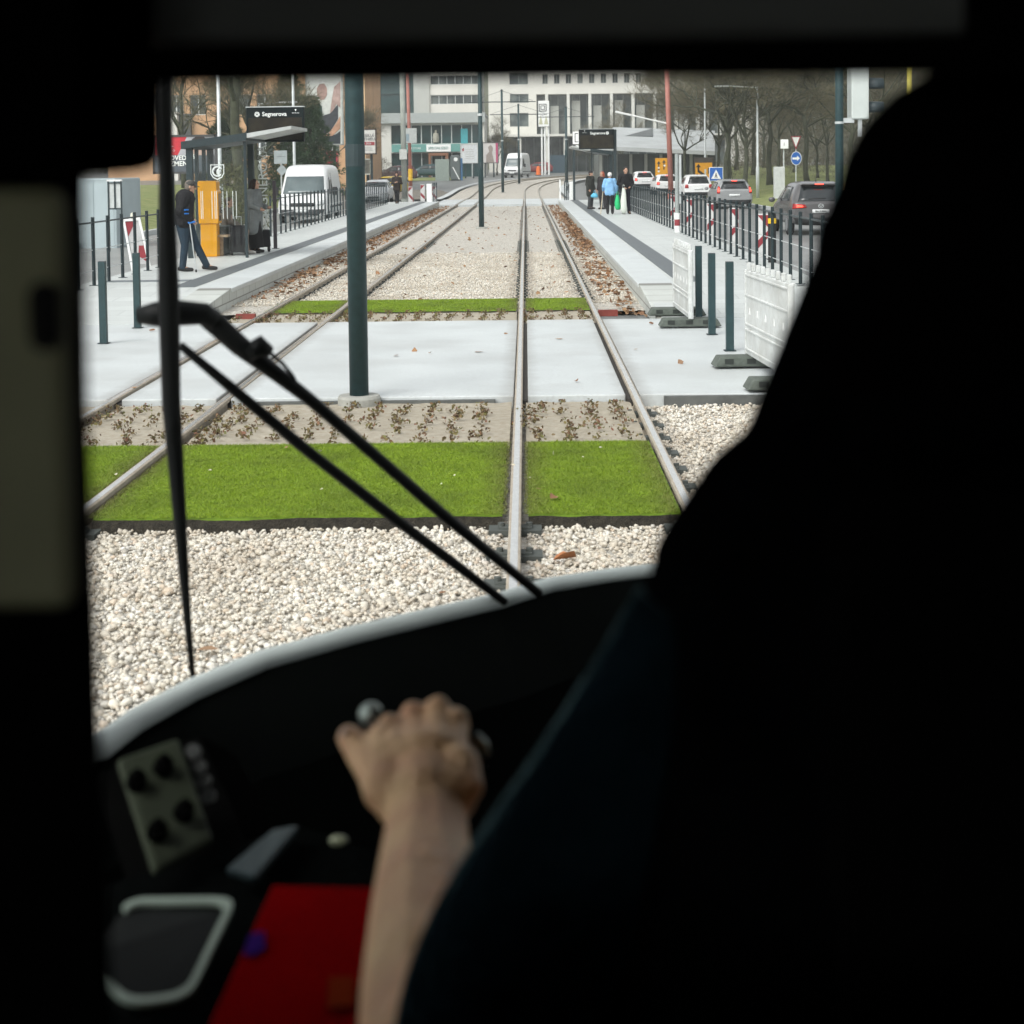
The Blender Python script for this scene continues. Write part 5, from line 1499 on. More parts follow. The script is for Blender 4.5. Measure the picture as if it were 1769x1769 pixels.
def decal(name, bvh, q, axis, m, parent, off=.008, n=6, k=5, th=.012):
    """panel that hugs the body: q four (u, z) corners cast along the axis ('-y' = from the rear, '+y' from the front, '+x'/'-x' sides)"""
    sg = -1 if axis[0] == '-' else 1
    b = MB(); ok = True
    for j in range(k + 1):
        for i in range(n + 1):
            s, t = i / n, j / k
            u = (q[0][0] * (1 - s) + q[1][0] * s) * (1 - t) + (q[3][0] * (1 - s) + q[2][0] * s) * t
            z = (q[0][1] * (1 - s) + q[1][1] * s) * (1 - t) + (q[3][1] * (1 - s) + q[2][1] * s) * t
            if axis[1] == 'y': org, d = Vector((u, sg * 9, z)), Vector((0, -sg, 0))
            else: org, d = Vector((sg * 9, u, z)), Vector((-sg, 0, 0))
            h, nn, _, _ = bvh.ray_cast(org, d)
            if h is None:
                h = Vector(b.v[-1]) if b.v else org; nn = -d
            b.v.append(tuple(h + (nn if nn.dot(d) < 0 else -nn) * off))
    b.f = [[j * (n + 1) + i, j * (n + 1) + i + 1, (j + 1) * (n + 1) + i + 1, (j + 1) * (n + 1) + i] for j in range(k) for i in range(n)]
    b.mi = [0] * len(b.f)
    o = part(name, b, m, parent, smooth=True)
    s = o.modifiers.new('s', 'SOLIDIFY'); s.thickness = th; s.offset = 0
    return o
def wheels(t, xs, ys, r=.32, wd=.2):
    for x in xs:
        for y in ys:
            s = 1 if x > 0 else -1
            w_ = part('wheel', MB().tube([(x - wd / 2, y, r), (x - wd * .4, y, r), (x + wd * .4, y, r), (x + wd / 2, y, r)], [r * .9, r, r, r * .9], 20), TYRE, t)
            part('rim', MB().tube([(x + s * wd * .45, y, r), (x + s * wd * .54, y, r)], [r * .66, r * .6], 14), RIMM, w_)
def mirrors(t, w_, y, z, m, s=1.):
    for sg in (1, -1):
        part('mirror', MB().ell((sg * (w_ + .12 * s), y, z), (.11 * s, .06, .085 * s), 10, 7), m, t, smooth=True)
def car(label, x, y, rz, kind, m, lit, group='cars on the right road', z=None, name='car', detail=True):
    P_ = {'suv': (4.6, .925, 1.66, 1.0, .30), 'hatch': (4.0, .88, 1.47, .93, .22), 'wagon': (4.7, .92, 1.47, .93, .2), 'compact_suv': (4.3, .9, 1.58, .97, .26)}[kind]
    L, w_, H, B, zb = P_
    if z is None: z = terrain(x, y)
    t = thing(name, label, 'car', (x, y, z), rz, group)
    h = L / 2
    rake = {'suv': .42, 'hatch': .38, 'wagon': .30, 'compact_suv': .34}[kind]
    gw = w_ * .69
    st = [(-h, w_ * .86, zb + .12, B - .12, w_ * .72, B - .02), (-h + .06, w_ * .94, zb + .04, B - .03, w_ * .80, B + .03), (-h + .16, w_ * .97, zb, B, w_ * .8, B + .12),
          (-h + rake, w_, zb, B, gw * 1.0, H - .10), (-h + rake + .25, w_, zb, B, gw, H - .02), (-.3, w_, zb, B, gw * 1.02, H), (.35, w_, zb, B, gw, H - .04),
          (1.0, w_, zb, B - .02, w_ * .8, B + .12), (1.25, w_ * .99, zb, B - .05, w_ * .8, B - .0), (h - .35, w_ * .95, zb, B - .14, w_ * .74, B - .10), (h, w_ * .8, zb + .1, B - .3, w_ * .6, B - .26)]
    body, bv = loft_body('body', st, m, t)
    # tailgate window, lamps, plate, bumper
    decal('rear_window', bv, [(-w_ * .74, B + .06), (w_ * .74, B + .06), (w_ * .58, H - .16), (-w_ * .58, H - .16)], '-y', CARGLASS, t)
    for s in (1, -1):
        if kind in ('wagon',):
            q = [(s * w_ * .78, B - .16), (s * w_ * .93, B - .16), (s * w_ * .84, B + .20), (s * w_ * .76, B + .18)]
        elif kind == 'suv':
            q = [(s * w_ * .46, B - .13), (s * w_ * .92, B - .17), (s * w_ * .90, B - .02), (s * w_ * .52, B - .04)]
        else:
            q = [(s * w_ * .68, B - .20), (s * w_ * .93, B - .20), (s * w_ * .88, B + .02), (s * w_ * .70, B + .0)]
        tl = decal('tail_light', bv, q, '-y', TAIL, t, off=.012)
        if lit:
            c = [((a[0] + sum(p[0] for p in q) / 4) / 2, (a[1] + sum(p[1] for p in q) / 4) / 2) for a in q]
            decal('lit_lamp', bv, c, '-y', TAIL_ON, tl, off=.024, n=3, k=2)
    decal('number_plate', bv, [(-.26, B - .30), (.26, B - .30), (.26, B - .19), (-.26, B - .19)], '-y', PLATEM, t, off=.014, n=4, k=2)
    decal('rear_bumper', bv, [(-w_ * .8, zb + .06), (w_ * .8, zb + .06), (w_ * .9, zb + .26), (-w_ * .9, zb + .26)], '-y', TRIMM, t, off=.01)
    if detail:
        sp = part('spoiler', MB().hexa([(-gw * .9, -h + rake - .14, H - .10), (gw * .9, -h + rake - .14, H - .10), (gw * .86, -h + rake + .25, H - .05), (-gw * .86, -h + rake + .25, H - .05),
                                       (-gw * .84, -h + rake - .13, H - .06), (gw * .84, -h + rake - .13, H - .06), (gw * .84, -h + rake + .25, H - .0), (-gw * .84, -h + rake + .25, H - .0)]), m, t, bevel=.02)
        if lit: part('high_brake_light', MB().box((-.13, -h + rake - .155, H - .095), (.13, -h + rake - .14, H - .065)), TAIL_ON, sp)
        decal('rear_wiper', bv, [(-.36, B + .10), (.18, B + .12), (.18, B + .135), (-.36, B + .13)], '-y', TRIMM, t, off=.03, n=5, k=1)
        part('aerial', MB().tube([(0, -h + rake + .5, H - .02), (0, -h + rake + .36, H + .11)], [.022, .006], 6), TRIMM, t)
    for s in (1, -1):
        ax = '+x' if s > 0 else '-x'
        decal('side_window', bv, [(-h + .75, B + .06), (-.22, B + .05), (-.22, H - .15), (-h + .95, H - .17)], ax, CARGLASS, t)
        decal('side_window', bv, [(-.16, B + .05), (.86, B + .04), (.36, H - .16), (-.16, H - .14)], ax, CARGLASS, t)
    decal('windscreen', bv, [(-w_ * .74, B + .10), (w_ * .74, B + .10), (w_ * .66, H - .13), (-w_ * .66, H - .13)], '+y', CARGLASS, t)
    for s in (1, -1):
        decal('head_light', bv, [(s * w_ * .42, B - .32), (s * w_ * .72, B - .32), (s * w_ * .74, B - .20), (s * w_ * .46, B - .22)], '+y', HEADL, t, off=.012, n=3, k=2)
    decal('grille', bv, [(-w_ * .38, zb + .14), (w_ * .38, zb + .14), (w_ * .38, zb + .26), (-w_ * .38, zb + .26)], '+y', TRIMM, t, n=4, k=2)
    mirrors(t, w_, .72, B + .06, m)
    wheels(t, (w_ - .11, -w_ + .11), (-h + .85, h - .85), .335 if kind == 'suv' else .31)
    return t, bv, body
DARKP = paint('graphite', (.085, .083, .085), .2); GREYP = paint('silver_grey', (.24, .25, .255)); WHITEC = paint('white', (.72, .73, .73))
x = 9.05
t, bv, _b = car('dark graphite sport utility car with lit brake lights, nearest on the right road', x, 49.8 + 2.3, 0, 'suv', DARKP, True)
P_H = 1.0
for r_, off in ((.085, .018),):
    b = MB()
    for k in range(18):
        a0, a1 = 2 * math.pi * k / 18, 2 * math.pi * (k + 1) / 18
        pts = []
        for rr, aa in ((r_ * .8, a0), (r_, a0), (r_, a1), (r_ * .8, a1)):
            h, n_, _, _ = bv.ray_cast(Vector((rr * math.cos(aa), -9, P_H - .085 + rr * .8 * math.sin(aa))), Vector((0, 1, 0)))
            pts.append(h + Vector((0, -off, 0)))
        b.add(pts, [(0, 1, 2, 3)])
    for sgn in (1, -1):
        pts = []
        for u, v in ((0, -.03), (.075, .03), (.07, .045), (0, -.01)):
            h, n_, _, _ = bv.ray_cast(Vector((sgn * u, -9, P_H - .085 + v)), Vector((0, 1, 0)))
            pts.append(h + Vector((0, -off, 0)))
        b.add(pts, [(0, 1, 2, 3)])
    part('badge', b, GALV, t)
text('BA·318KL', .085, (x, 49.8 - .03, terrain(x, 50) + .755), (1, 0, 0), (0, 0, 1), BK, t)
car('silver grey estate car with lit tall tail lights on the right road', 10.25, 79.7 + 2.3, .0, 'wagon', GREYP, True)
car('white rounded car between the grey estate car and the other white cars', 10.5, 99 + 2, .02, 'compact_suv', WHITEC, False)
car('white car partly hidden behind the grey post on the right road', W(1152, 320, 116).x, 116 + 2, .05, 'hatch', WHITEC, True)
car('small white hatchback farthest along the right road behind the tall man in black', W(1111, 320, 129).x, 129 + 2, .08, 'hatch', WHITEC, True)
g2 = 'cars on the left side'
car('silver car facing the tram behind the left railing', W(643, 320, 100).x, 103, math.pi, 'wagon', paint('pale_silver', (.48, .50, .52)), False, g2)
car('yellow car parked behind the woman at the far end of the left platform', W(668, 310, 122).x, 124, math.pi * .9, 'hatch', paint('yellow', (.55, .38, .03)), False, g2)
car('dark maroon car beside the grey concrete pole in front of the shop', W(681, 300, 160).x, 161, math.pi * .55, 'compact_suv', paint('maroon', (.06, .02, .022)), False, g2)
car('dark teal car parked across in front of the shop entrance', W(737, 300, 176).x, 177, math.pi * .52, 'hatch', paint('teal', (.015, .05, .055)), False, g2)
car('dull red car in front of the big building right of the distant van', W(928, 290, 205).x, 206, math.pi * .5, 'hatch', paint('dark_red', (.2, .03, .03)), False, g2)

def van(label, x, y, rz, L, w_, H, m, z=None, high=True, group=None):
    if z is None: z = terrain(x, y)
    t = thing('van', label, 'van', (x, y, z), rz, group)
    h = L / 2; zb = .26; B = 1.12
    gw = w_ * .84
    st = [(-h, w_ * .94, zb + .05, B, gw * .98, H - .08), (-h + .05, w_ * .99, zb, B, gw, H - .02), (-h + .4, w_, zb, B, gw, H), (0, w_, zb, B, gw, H), (h - 1.75, w_, zb, B, gw, H - .0),
          (h - 1.45, w_, zb, B, gw * .97, H - .10), (h - 1.0, w_ * .99, zb, B, w_ * .82, B + (H - B) * .52), (h - .55, w_ * .98, zb, B - .02, w_ * .82, B + .05), (h - .2, w_ * .95, zb, B - .14, w_ * .78, B - .12), (h, w_ * .86, zb + .06, B - .38, w_ * .66, B - .33)]
    body, bv = loft_body('body', st, m, t)
    zt = B + (H - B) * .62
    decal('windscreen', bv, [(-w_ * .80, B + .09), (w_ * .80, B + .09), (w_ * .72, zt), (-w_ * .72, zt)], '+y', mat('van_glass', (.10, .13, .135), rough=.12, var=.25, scale=1.2, spec=.7), t)
    for s in (1, -1):
        decal('head_light', bv, [(s * w_ * .55, B - .38), (s * w_ * .86, B - .36), (s * w_ * .86, B - .16), (s * w_ * .62, B - .22)], '+y', HEADL, t, off=.012, n=3, k=3)
        ax = '+x' if s > 0 else '-x'
        decal('side_window', bv, [(h - 2.0, B + .06), (h - 1.05, B + .05), (h - 1.5, zt - .05), (h - 2.0, zt - .02)], ax, CARGLASS, t)
        decal('door_seam', bv, [(h - 2.12, zb + .2), (h - 2.10, zb + .2), (h - 2.10, H - .35), (h - 2.12, H - .35)], ax, TRIMM, t, n=1, k=6, off=.004)
        decal('side_moulding', bv, [(-h + .3, .62), (h - .9, .62), (h - .9, .70), (-h + .3, .70)], ax, TRIMM, t, n=10, k=1)
    decal('grille', bv, [(-w_ * .48, B - .42), (w_ * .48, B - .42), (w_ * .44, B - .28), (-w_ * .44, B - .28)], '+y', TRIMM, t, n=6, k=2)
    decal('front_bumper', bv, [(-w_ * .8, zb + .08), (w_ * .8, zb + .08), (w_ * .84, zb + .32), (-w_ * .84, zb + .32)], '+y', mat('bumper_grey', (.06, .062, .065), rough=.6), t)
    decal('number_plate', bv, [(-.26, zb + .2), (.26, zb + .2), (.26, zb + .31), (-.26, zb + .31)], '+y', PLATEM, t, off=.022, n=4, k=2)
    decal('wiper', bv, [(-w_ * .6, B + .11), (w_ * .05, B + .13), (w_ * .05, B + .15), (-w_ * .6, B + .14)], '+y', TRIMM, t, off=.02, n=6, k=1)
    for s in (1, -1):
        part('mirror', MB().box((s * (w_ + .06), h - 1.2, B + .02), (s * (w_ + .26), h - 1.1, B + .36)), TRIMM, t, bevel=.03)
    wheels(t, (w_ - .12, -w_ + .12), (-h + 1.1, h - 1.0), .34)
    return t
van('large white van facing the tram behind the left railing', -9.12, 66 + 2.6, math.pi, 5.3, 1.06, 2.40, WHITEC)
van('distant white high roof van on the far road beyond the tram poles', W(893, 300, 171).x, 173, math.pi - .2, 5.3, 1.0, 2.62, WHITEC, z=terrain(0, 171) - .02)
# orange barrel far away
Y = 190
x = W(930, 293, Y).x
t = thing('traffic_barrel', 'small orange traffic barrel beside the legs of the sign pylon', 'barrel', (x, Y, terrain(0, Y)))
part('body', MB().lathe([(.3, 0), (.26, .5), (.2, .95), (.1, 1.05), (0, 1.06)], n=12), mat('barrel_orange', (.75, .16, .03)), t)
part('base', MB().box((-.38, -.38, -.03), (.38, .38, .05)), BLACKR, t)
# ------------------------------------------------------------------ people
SKINM = mat('skin', (.46, .27, .19), rough=.55, var=.08, scale=14)
def cloth(n, c, r=.9): return mat('cloth_' + n, c, rough=r, var=.18, scale=7, bump=.3, bscale=25, spec=.2)
def V3(*a): return Vector(a)
def hand(pr, wr, el, curl=.5, side=1):
    """palm, four uneven bent fingers and a thumb carried on from the forearm"""
    d = (Vector(wr) - Vector(el)).normalized(); s = d.orthogonal().normalized()
    f = Vector((0, 1, 0)); f = (f - d * f.dot(d)).normalized() if abs(d.y) < .95 else s
    s = d.cross(f)
    w_ = Vector(wr); pm = w_ + d * .045
    pr.append(('t', [w_, pm, w_ + d * .08], [.022, .030, .027]))
    for k, L in enumerate((.064, .074, .068, .052)):
        o = w_ + d * .075 + f * (.026 - .0175 * k)
        a = o + (d + s * side * .25 * curl) .normalized() * L * .5
        pr.append(('t', [o, a, a + (d * (1 - curl) + s * side * curl).normalized() * L * .5], [.0095, .009, .0075]))
    o = w_ + d * .03 + f * .025
    pr.append(('t', [o, o + (f * .8 + d * .5).normalized() * .035, o + (f * .5 + d).normalized() * .062], [.012, .0105, .009]))
def person(label, loc, rz, H=1.72, top=None, legs=None, top_m=None, leg_m=None, shoe_m=None, hair=None, hat=None, hair_m=None, hat_m=None, J=None, hem=.92, skirt=None, group=None, bulk=1., vox=.011, hood=False, arm_front=True):
    s = H / 1.75
    j = dict(pel=V3(0, 0, .95), hipL=V3(-.09, 0, .93), hipR=V3(.09, 0, .93), knL=V3(-.10, .02, .50), knR=V3(.10, .02, .50), anL=V3(-.10, -.02, .09), anR=V3(.10, -.02, .09),
             chest=V3(0, -.01, 1.28), neck=V3(0, 0, 1.47), head=V3(0, .03, 1.63), shL=V3(-.18, 0, 1.42), shR=V3(.18, 0, 1.42), elL=V3(-.25, -.03, 1.13), elR=V3(.25, -.03, 1.13),
             wrL=V3(-.24, .08, .90), wrR=V3(.24, .08, .90), fl=V3(0, 1, 0), fr=V3(0, 1, 0), face=V3(0, 1, 0))
    for k_, v in (J or {}).items(): j[k_] = Vector(v)
    t = thing('person', label, 'person', loc, rz, group)
    j = {k_: (v * s if k_ not in ('fl', 'fr', 'face') else v.normalized()) for k_, v in j.items()}
    hd, fc = j['head'], j['face']
    sd = fc.cross(V3(0, 0, 1)).normalized()
    up = sd.cross(fc)
    pr = [('e', hd + up * .012 * s, (.076 * s, .088 * s, .100 * s)), ('e', hd + fc * .022 * s - up * .05 * s, (.058 * s, .062 * s, .062 * s)),
          ('t', [hd + fc * .085 * s + up * .015 * s, hd + fc * .108 * s - up * .022 * s], [.011 * s, .017 * s]),
          ('t', [hd + fc * .082 * s - up * .062 * s - sd * .018, hd + fc * .082 * s - up * .062 * s + sd * .018], [.012 * s, .012 * s]),
          ('e', hd + fc * .075 * s - up * .098 * s, (.022 * s, .024 * s, .02 * s)),
          ('e', hd - sd * .079 * s - up * .01, (.014 * s, .020 * s, .030 * s)), ('e', hd + sd * .079 * s - up * .01, (.014 * s, .020 * s, .030 * s)),
          ('t', [j['neck'] - V3(0, 0, .04), hd - up * .06 * s], [.056 * s, .052 * s]),
          ('t', [j['pel'], (j['pel'] + j['chest']) / 2, j['chest'], j['neck'] - V3(0, 0, .05)], [.12 * s, .115 * s, .125 * s, .06 * s]), ('t', [j['shL'], j['chest'], j['shR']], [.055 * s, .1 * s, .055 * s])]
    for q in 'LR':
        pr.append(('t', [j['pel'], j['hip' + q], j['kn' + q], j['an' + q]], [.10 * s, .085 * s, .055 * s, .038 * s]))
        f = j['fl' if q == 'L' else 'fr']
        pr.append(('t', [j['an' + q], j['an' + q] + f * .15 * s - V3(0, 0, .05 * s)], [.036 * s, .028 * s]))
        pr.append(('t', [j['sh' + q], j['el' + q], j['wr' + q]], [.052 * s, .040 * s, .026 * s]))
        hand(pr, j['wr' + q], j['el' + q], .55, 1 if q == 'L' else -1)
    body = blob('body', pr, SKINM, t, vox if vox < .01 else .0095, 2)
    # eyes
    for q in (-1, 1):
        part('eye', MB().ell(hd + fc * .083 * s + sd * q * .031 * s + up * .012 * s, .0105 * s, 8, 6), mat('eye_dark', (.03, .02, .018), rough=.2), body)
    k = bulk
    tp = [('t', [j['pel'] + V3(q * .075 * s * k, 0, (hem - .90) * s), (j['pel'] + j['chest']) / 2 + V3(q * .07 * s * k, 0, .0), j['chest'] + V3(q * .055 * s, 0, .05 * s)], [.112 * s * k, .118 * s * k, .115 * s * k]) for q in (-1, 0, 1)]
    tp += [
          ('t', [j['shL'], j['chest'] + V3(0, 0, .09 * s), j['shR']], [.082 * s, .13 * s * k, .082 * s]), ('t', [j['chest'], j['neck'] - V3(0, 0, .015 * s)], [.12 * s, .074 * s])]
    for q in 'LR':
        tp.append(('t', [j['sh' + q], j['el' + q], j['wr' + q] + (j['el' + q] - j['wr' + q]).normalized() * .01], [.08 * s * k, .064 * s * k, .046 * s * k]))
    if hood: tp.append(('e', j['neck'] - fc * .07 * s + V3(0, 0, -.02), (.12 * s, .07 * s, .07 * s)))
    jk = blob('jacket', tp, top_m, t, vox, 3)
    if skirt:
        sk = MB().lathe([(.12 * s, .95 * s), (.15 * s, .7 * s), (skirt[1] * s, skirt[0] * s + .02), (skirt[1] * .96 * s, skirt[0] * s), (.1 * s, skirt[0] * s + .05)], n=18)
        part('skirt', sk, leg_m, t, smooth=True)
    lp = []
    for q in 'LR':
        lp.append(('t', [j['pel'], j['hip' + q], j['kn' + q], j['an' + q] + V3(0, 0, .0)], [.112 * s * k, .098 * s * k, .077 * s, .066 * s]))
    blob('trousers', lp, leg_m, t, vox, 3)
    for q in 'LR':
        f = j['fl' if q == 'L' else 'fr']; a = j['an' + q]
        g = a.z - .02
        blob('shoe', [('t', [V3(a.x, a.y, max(.045, a.z - .03)) - f * .05, V3(a.x, a.y, max(.045, a.z - .045)) + f * .08, V3(a.x, a.y, max(.04, a.z - .055)) + f * .17], [.046, .045, .036])], shoe_m, t, .012, 2)
    if hair:
        hp = [('e', hd + up * .03 * s - fc * .02 * s, (.086 * s, .096 * s, .096 * s))]
        if hair == 'long':
            hp += [('t', [hd - fc * .05 * s + up * .03, j['neck'] - fc * .07 * s, j['neck'] - fc * .08 * s - V3(0, 0, .17 * s)], [.085 * s, .09 * s, .06 * s]),
                   ('t', [hd + sd * .06 * s, j['neck'] + sd * .08 * s - fc * .02 - V3(0, 0, .08)], [.05 * s, .035 * s]), ('t', [hd - sd * .06 * s, j['neck'] - sd * .08 * s - fc * .02 - V3(0, 0, .08)], [.05 * s, .035 * s])]
        elif hair == 'short':
            hp += [('e', hd - fc * .03 * s - up * .02 * s, (.08 * s, .075 * s, .08 * s))]
        blob('hair', hp, hair_m, t, .011, 2)
    if hat == 'cap':
        cp = blob('cap', [('e', hd + up * .055 * s - fc * .005 * s, (.095 * s, .108 * s, .068 * s)), ('t', [hd + fc * .09 * s + up * .045 * s - sd * .05, hd + fc * .09 * s + up * .045 * s + sd * .05], [.02, .02])], hat_m, t, .010, 2)
        part('peak', MB().prism([hd + fc * (.07 + .10 * math.cos(a)) * s + sd * .075 * s * math.sin(a) + up * (.042 - .02 * math.cos(a)) * s for a in [math.pi * (i / 8 - .5) for i in range(9)]], up * .012), hat_m, cp)
    elif hat == 'beanie':
        blob('hat', [('e', hd + up * .05 * s - fc * .005 * s, (.094 * s, .104 * s, .088 * s)), ('e', hd + up * .02 * s - fc * .03 * s, (.09 * s, .085 * s, .07 * s))], hat_m, t, .011, 2)
    return t, j
BLK = cloth('black', (.014, .014, .016)); NAVY = cloth('navy', (.016, .022, .032)); JEAN = cloth('jeans', (.022, .038, .055)); SHOE = mat('shoe_leather', (.015, .014, .014), rough=.6)
# man with the blue crutch, left platform
p = G(318, 469, .2)
FACE_R = -math.pi / 2 + .15
tman, j = person('older man in black jacket, jeans and cap leaning on a blue crutch', (p.x, p.y, .2), FACE_R, 1.74, top_m=cloth('black_jacket', (.016, .016, .018)), leg_m=JEAN, shoe_m=SHOE, hat='cap', hat_m=cloth('grey_cap', (.06, .058, .055)),
       hair='short', hair_m=cloth('grey_hair', (.16, .14, .12)), bulk=1.5, vox=.011,
       J=dict(pel=(0, .02, .95), hipL=(-.09, .04, .93), hipR=(.09, 0, .93), knL=(-.1, .22, .52), anL=(-.1, .42, .10), knR=(.1, .03, .50), anR=(.1, -.02, .09), chest=(0, .05, 1.28), neck=(0, .08, 1.46), head=(0, .15, 1.60), face=(0, 1, -.22),
              shL=(-.18, .06, 1.41), shR=(.18, .06, 1.41), elR=(.27, -.04, 1.15), wrR=(.24, .16, .98), elL=(-.24, .04, 1.12), wrL=(-.2, .1, .86)))
s = 1.74 / 1.75
BLUEP = mat('blue_crutch_plastic', (.01, .16, .55), rough=.4)
wr = j['wrR']; el = j['elR']
t = thing('crutch', 'light blue elbow crutch held by the older man on the left platform', 'crutch', tman.location, FACE_R)
hx_, hy, hz = wr.x + .02, wr.y - .02, wr.z - .05
part('shaft', MB().cyl((hx_ + .02, hy + .10, .01), (hx_, hy, hz), .011, n=8), GALV, t)
part('grip', MB().tube([(hx_, hy - .03, hz), (hx_ + .01, hy + .05, hz + .01), (hx_, hy + .10, hz + .015)], [.026, .022, .018], 10), BLUEP, t)
part('upper_tube', MB().cyl((hx_, hy, hz), (hx_ + .05, hy - .10, hz + .24), .016, n=8), BLUEP, t)
cu = MB()
for k in range(9):
    a0, a1 = math.pi * 1.6 * k / 9, math.pi * 1.6 * (k + 1) / 9
    for zz in (.17, .24):
        c = Vector((hx_ + .04, hy - .09, hz + zz))
        cu.cyl(c + V3(.06 * math.cos(a0), .07 * math.sin(a0), 0), c + V3(.06 * math.cos(a1), .07 * math.sin(a1), 0), .014, n=6)
part('cuff', cu, BLUEP, t)
part('tip', MB().cyl((hx_ + .02, hy + .10, 0), (hx_ + .018, hy + .095, .05), .017, n=8), BLACKR, t)
# woman in the grey coat with her shopping trolley
p = G(441, 437, .2)
twom, j = person('woman with long dark hair in a grey coat by the left shelter', (p.x, p.y, .2), -math.pi / 2 - .3, 1.68, top_m=cloth('grey_coat', (.17, .185, .185)), leg_m=cloth('black_skirt', (.012, .012, .013)), shoe_m=SHOE,
       hair='long', hair_m=cloth('dark_hair', (.022, .013, .012)), hem=.50, skirt=(.13, .215), bulk=1.32, J=dict(elR=(.25, .02, 1.13), wrR=(.2, .22, 1.05), elL=(-.25, .02, 1.13), wrL=(-.18, .24, 1.08)))
t = thing('shopping_trolley', 'small black shopping trolley beside the woman in the grey coat', 'trolley', (p.x + .16, p.y + .35, .2), .5)
part('bag', MB().hexa([(-.13, -.09, .12), (.13, -.09, .12), (.13, .09, .12), (-.13, .09, .12), (-.11, -.08, .52), (.11, -.08, .52), (.11, .08, .52), (-.11, .08, .52)]), BLK, t, bevel=.03)
for sx_ in (-.13, .13):
    part('wheel', MB().tube([(sx_ - .015, .08, .07), (sx_ + .015, .08, .07)], [.07, .07], 14), TYRE, t)
part('handle', MB().tube([(-.08, .1, .1), (-.08, .12, .85), (.08, .12, .85), (.08, .1, .1)], .009, 6), GALV, t)
# figure sitting behind the glass
p = W(404, 398, 37.1)
person('person in a grey brown coat seated on the bench behind the shelter glass', (-6.72, 36.3, .2), -math.pi / 2, 1.62, top_m=cloth('taupe', (.17, .145, .12)), leg_m=cloth('beige_trousers', (.30, .24, .20)), shoe_m=mat('pale_shoe', (.45, .43, .4)),
       hair='short', hair_m=cloth('brown_hair', (.08, .065, .045)), J=dict(pel=(0, 0, .58), hipL=(-.1, .06, .58), hipR=(.1, .06, .58), knL=(-.1, .46, .54), knR=(.1, .46, .54), anL=(-.1, .44, .1), anR=(.1, .5, .1), chest=(0, .02, .93), neck=(0, .03, 1.12), head=(0, .07, 1.27),
              shL=(-.18, .02, 1.06), shR=(.18, .02, 1.06), elL=(-.24, .1, .80), elR=(.24, .1, .80), wrL=(-.12, .32, .68), wrR=(.12, .32, .68)), hem=.9)
t = thing('suitcase', 'black wheeled suitcase between the bench and the woman in the grey coat', 'suitcase', (W(413, 430, 35.9).x, 35.9, .2), .3)
part('shell', MB().box((-.2, -.12, .06), (.2, .12, .66)), BLK, t, bevel=.04)
part('handle', MB().tube([(-.07, .08, .66), (-.07, .08, .85), (.07, .08, .85), (.07, .08, .66)], .01, 6), GALV, t)
for sx_ in (-.15, .15): part('wheel', MB().tube([(sx_ - .02, .06, .045), (sx_ + .02, .06, .045)], [.045, .045], 10), TYRE, t)
# woman far along the left platform
p = G(686, 352, .2)
person('woman in dark clothes looking at her hands at the far left platform end', (p.x, p.y, .2), math.pi, 1.66, top_m=cloth('dark_brown', (.032, .024, .022)), leg_m=BLK, shoe_m=SHOE, hair='long', hair_m=cloth('dark_hair', (.022, .013, .012)), bulk=1.1, hem=.74,
       J=dict(elL=(-.26, .02, 1.12), elR=(.26, .02, 1.12), wrL=(-.07, .24, 1.18), wrR=(.08, .24, 1.16), knR=(.05, .06, .5), anR=(.04, .02, .1), knL=(-.06, 0, .5), anL=(-.05, -.05, .1), face=(0, 1, -.5)))
# people on the right platform
GR = None
p = G(1054, 370, .2)
tb, j = person('older woman in a light blue jacket and white hat seen from behind', (p.x, p.y, .2), -.05, 1.60, top_m=cloth('light_blue', (.23, .45, .72)), leg_m=BLK, shoe_m=SHOE, hat='beanie', hat_m=cloth('white_hat', (.72, .71, .70)), bulk=1.2, hem=.84, hood=True,
       J=dict(elL=(-.27, .0, 1.16), elR=(.28, -.02, 1.14), wrL=(-.28, .20, 1.0), wrR=(.27, .08, .90)))
t = thing('walking_stick', 'pale walking stick beside the older woman in the light blue jacket', 'walking stick', tb.location)
part('shaft', MB().cyl((-.36, .1, .0), (-.26, .22, .85), .016, n=8), mat('pale_wood', (.55, .48, .36)), t)
part('handle', MB().tube([(-.26, .22, .85), (-.25, .24, .89), (-.25, .16, .90)], .018, 8), mat('pale_wood', (.55, .48, .36)), t)
def bag(label, x, y, w_, h, m, z=.2, zb=.02):
    t = thing('carrier_bag', label, 'bag', (x, y, z))
    b = MB()
    prof = [(0, zb), (.7, zb + .01), (1, zb + h * .18), (.95, zb + h * .5), (.7, zb + h * .8), (.42, zb + h)]
    n = 16; vs = []
    for (r, zz) in prof:
        for k in range(n):
            a = 2 * math.pi * k / n; wob = 1 + .12 * math.sin(3 * a + zz * 9)
            vs.append((w_ / 2 * max(r, .02) * math.cos(a) * wob, w_ * .3 * max(r, .02) * math.sin(a) * wob, zz))
    b.add(vs, [(i * n + k, i * n + (k + 1) % n, (i + 1) * n + (k + 1) % n, (i + 1) * n + k) for i in range(len(prof) - 1) for k in range(n)])
    part('sack', b, m, t, smooth=True)
    part('handle', MB().tube([(-.05, 0, zb + h * .95), (-.02, 0, zb + h + .12), (.02, 0, zb + h + .12), (.05, 0, zb + h * .95)], .009, 6), m, t)
    return t
bag('bright green carrier bag hanging at the side of the woman in light blue', p.x + .29, p.y - .05, .22, .58, mat('green_plastic', (.02, .50, .17), rough=.4, var=.2, scale=9), zb=.16)
q = G(1081, 370, .2)
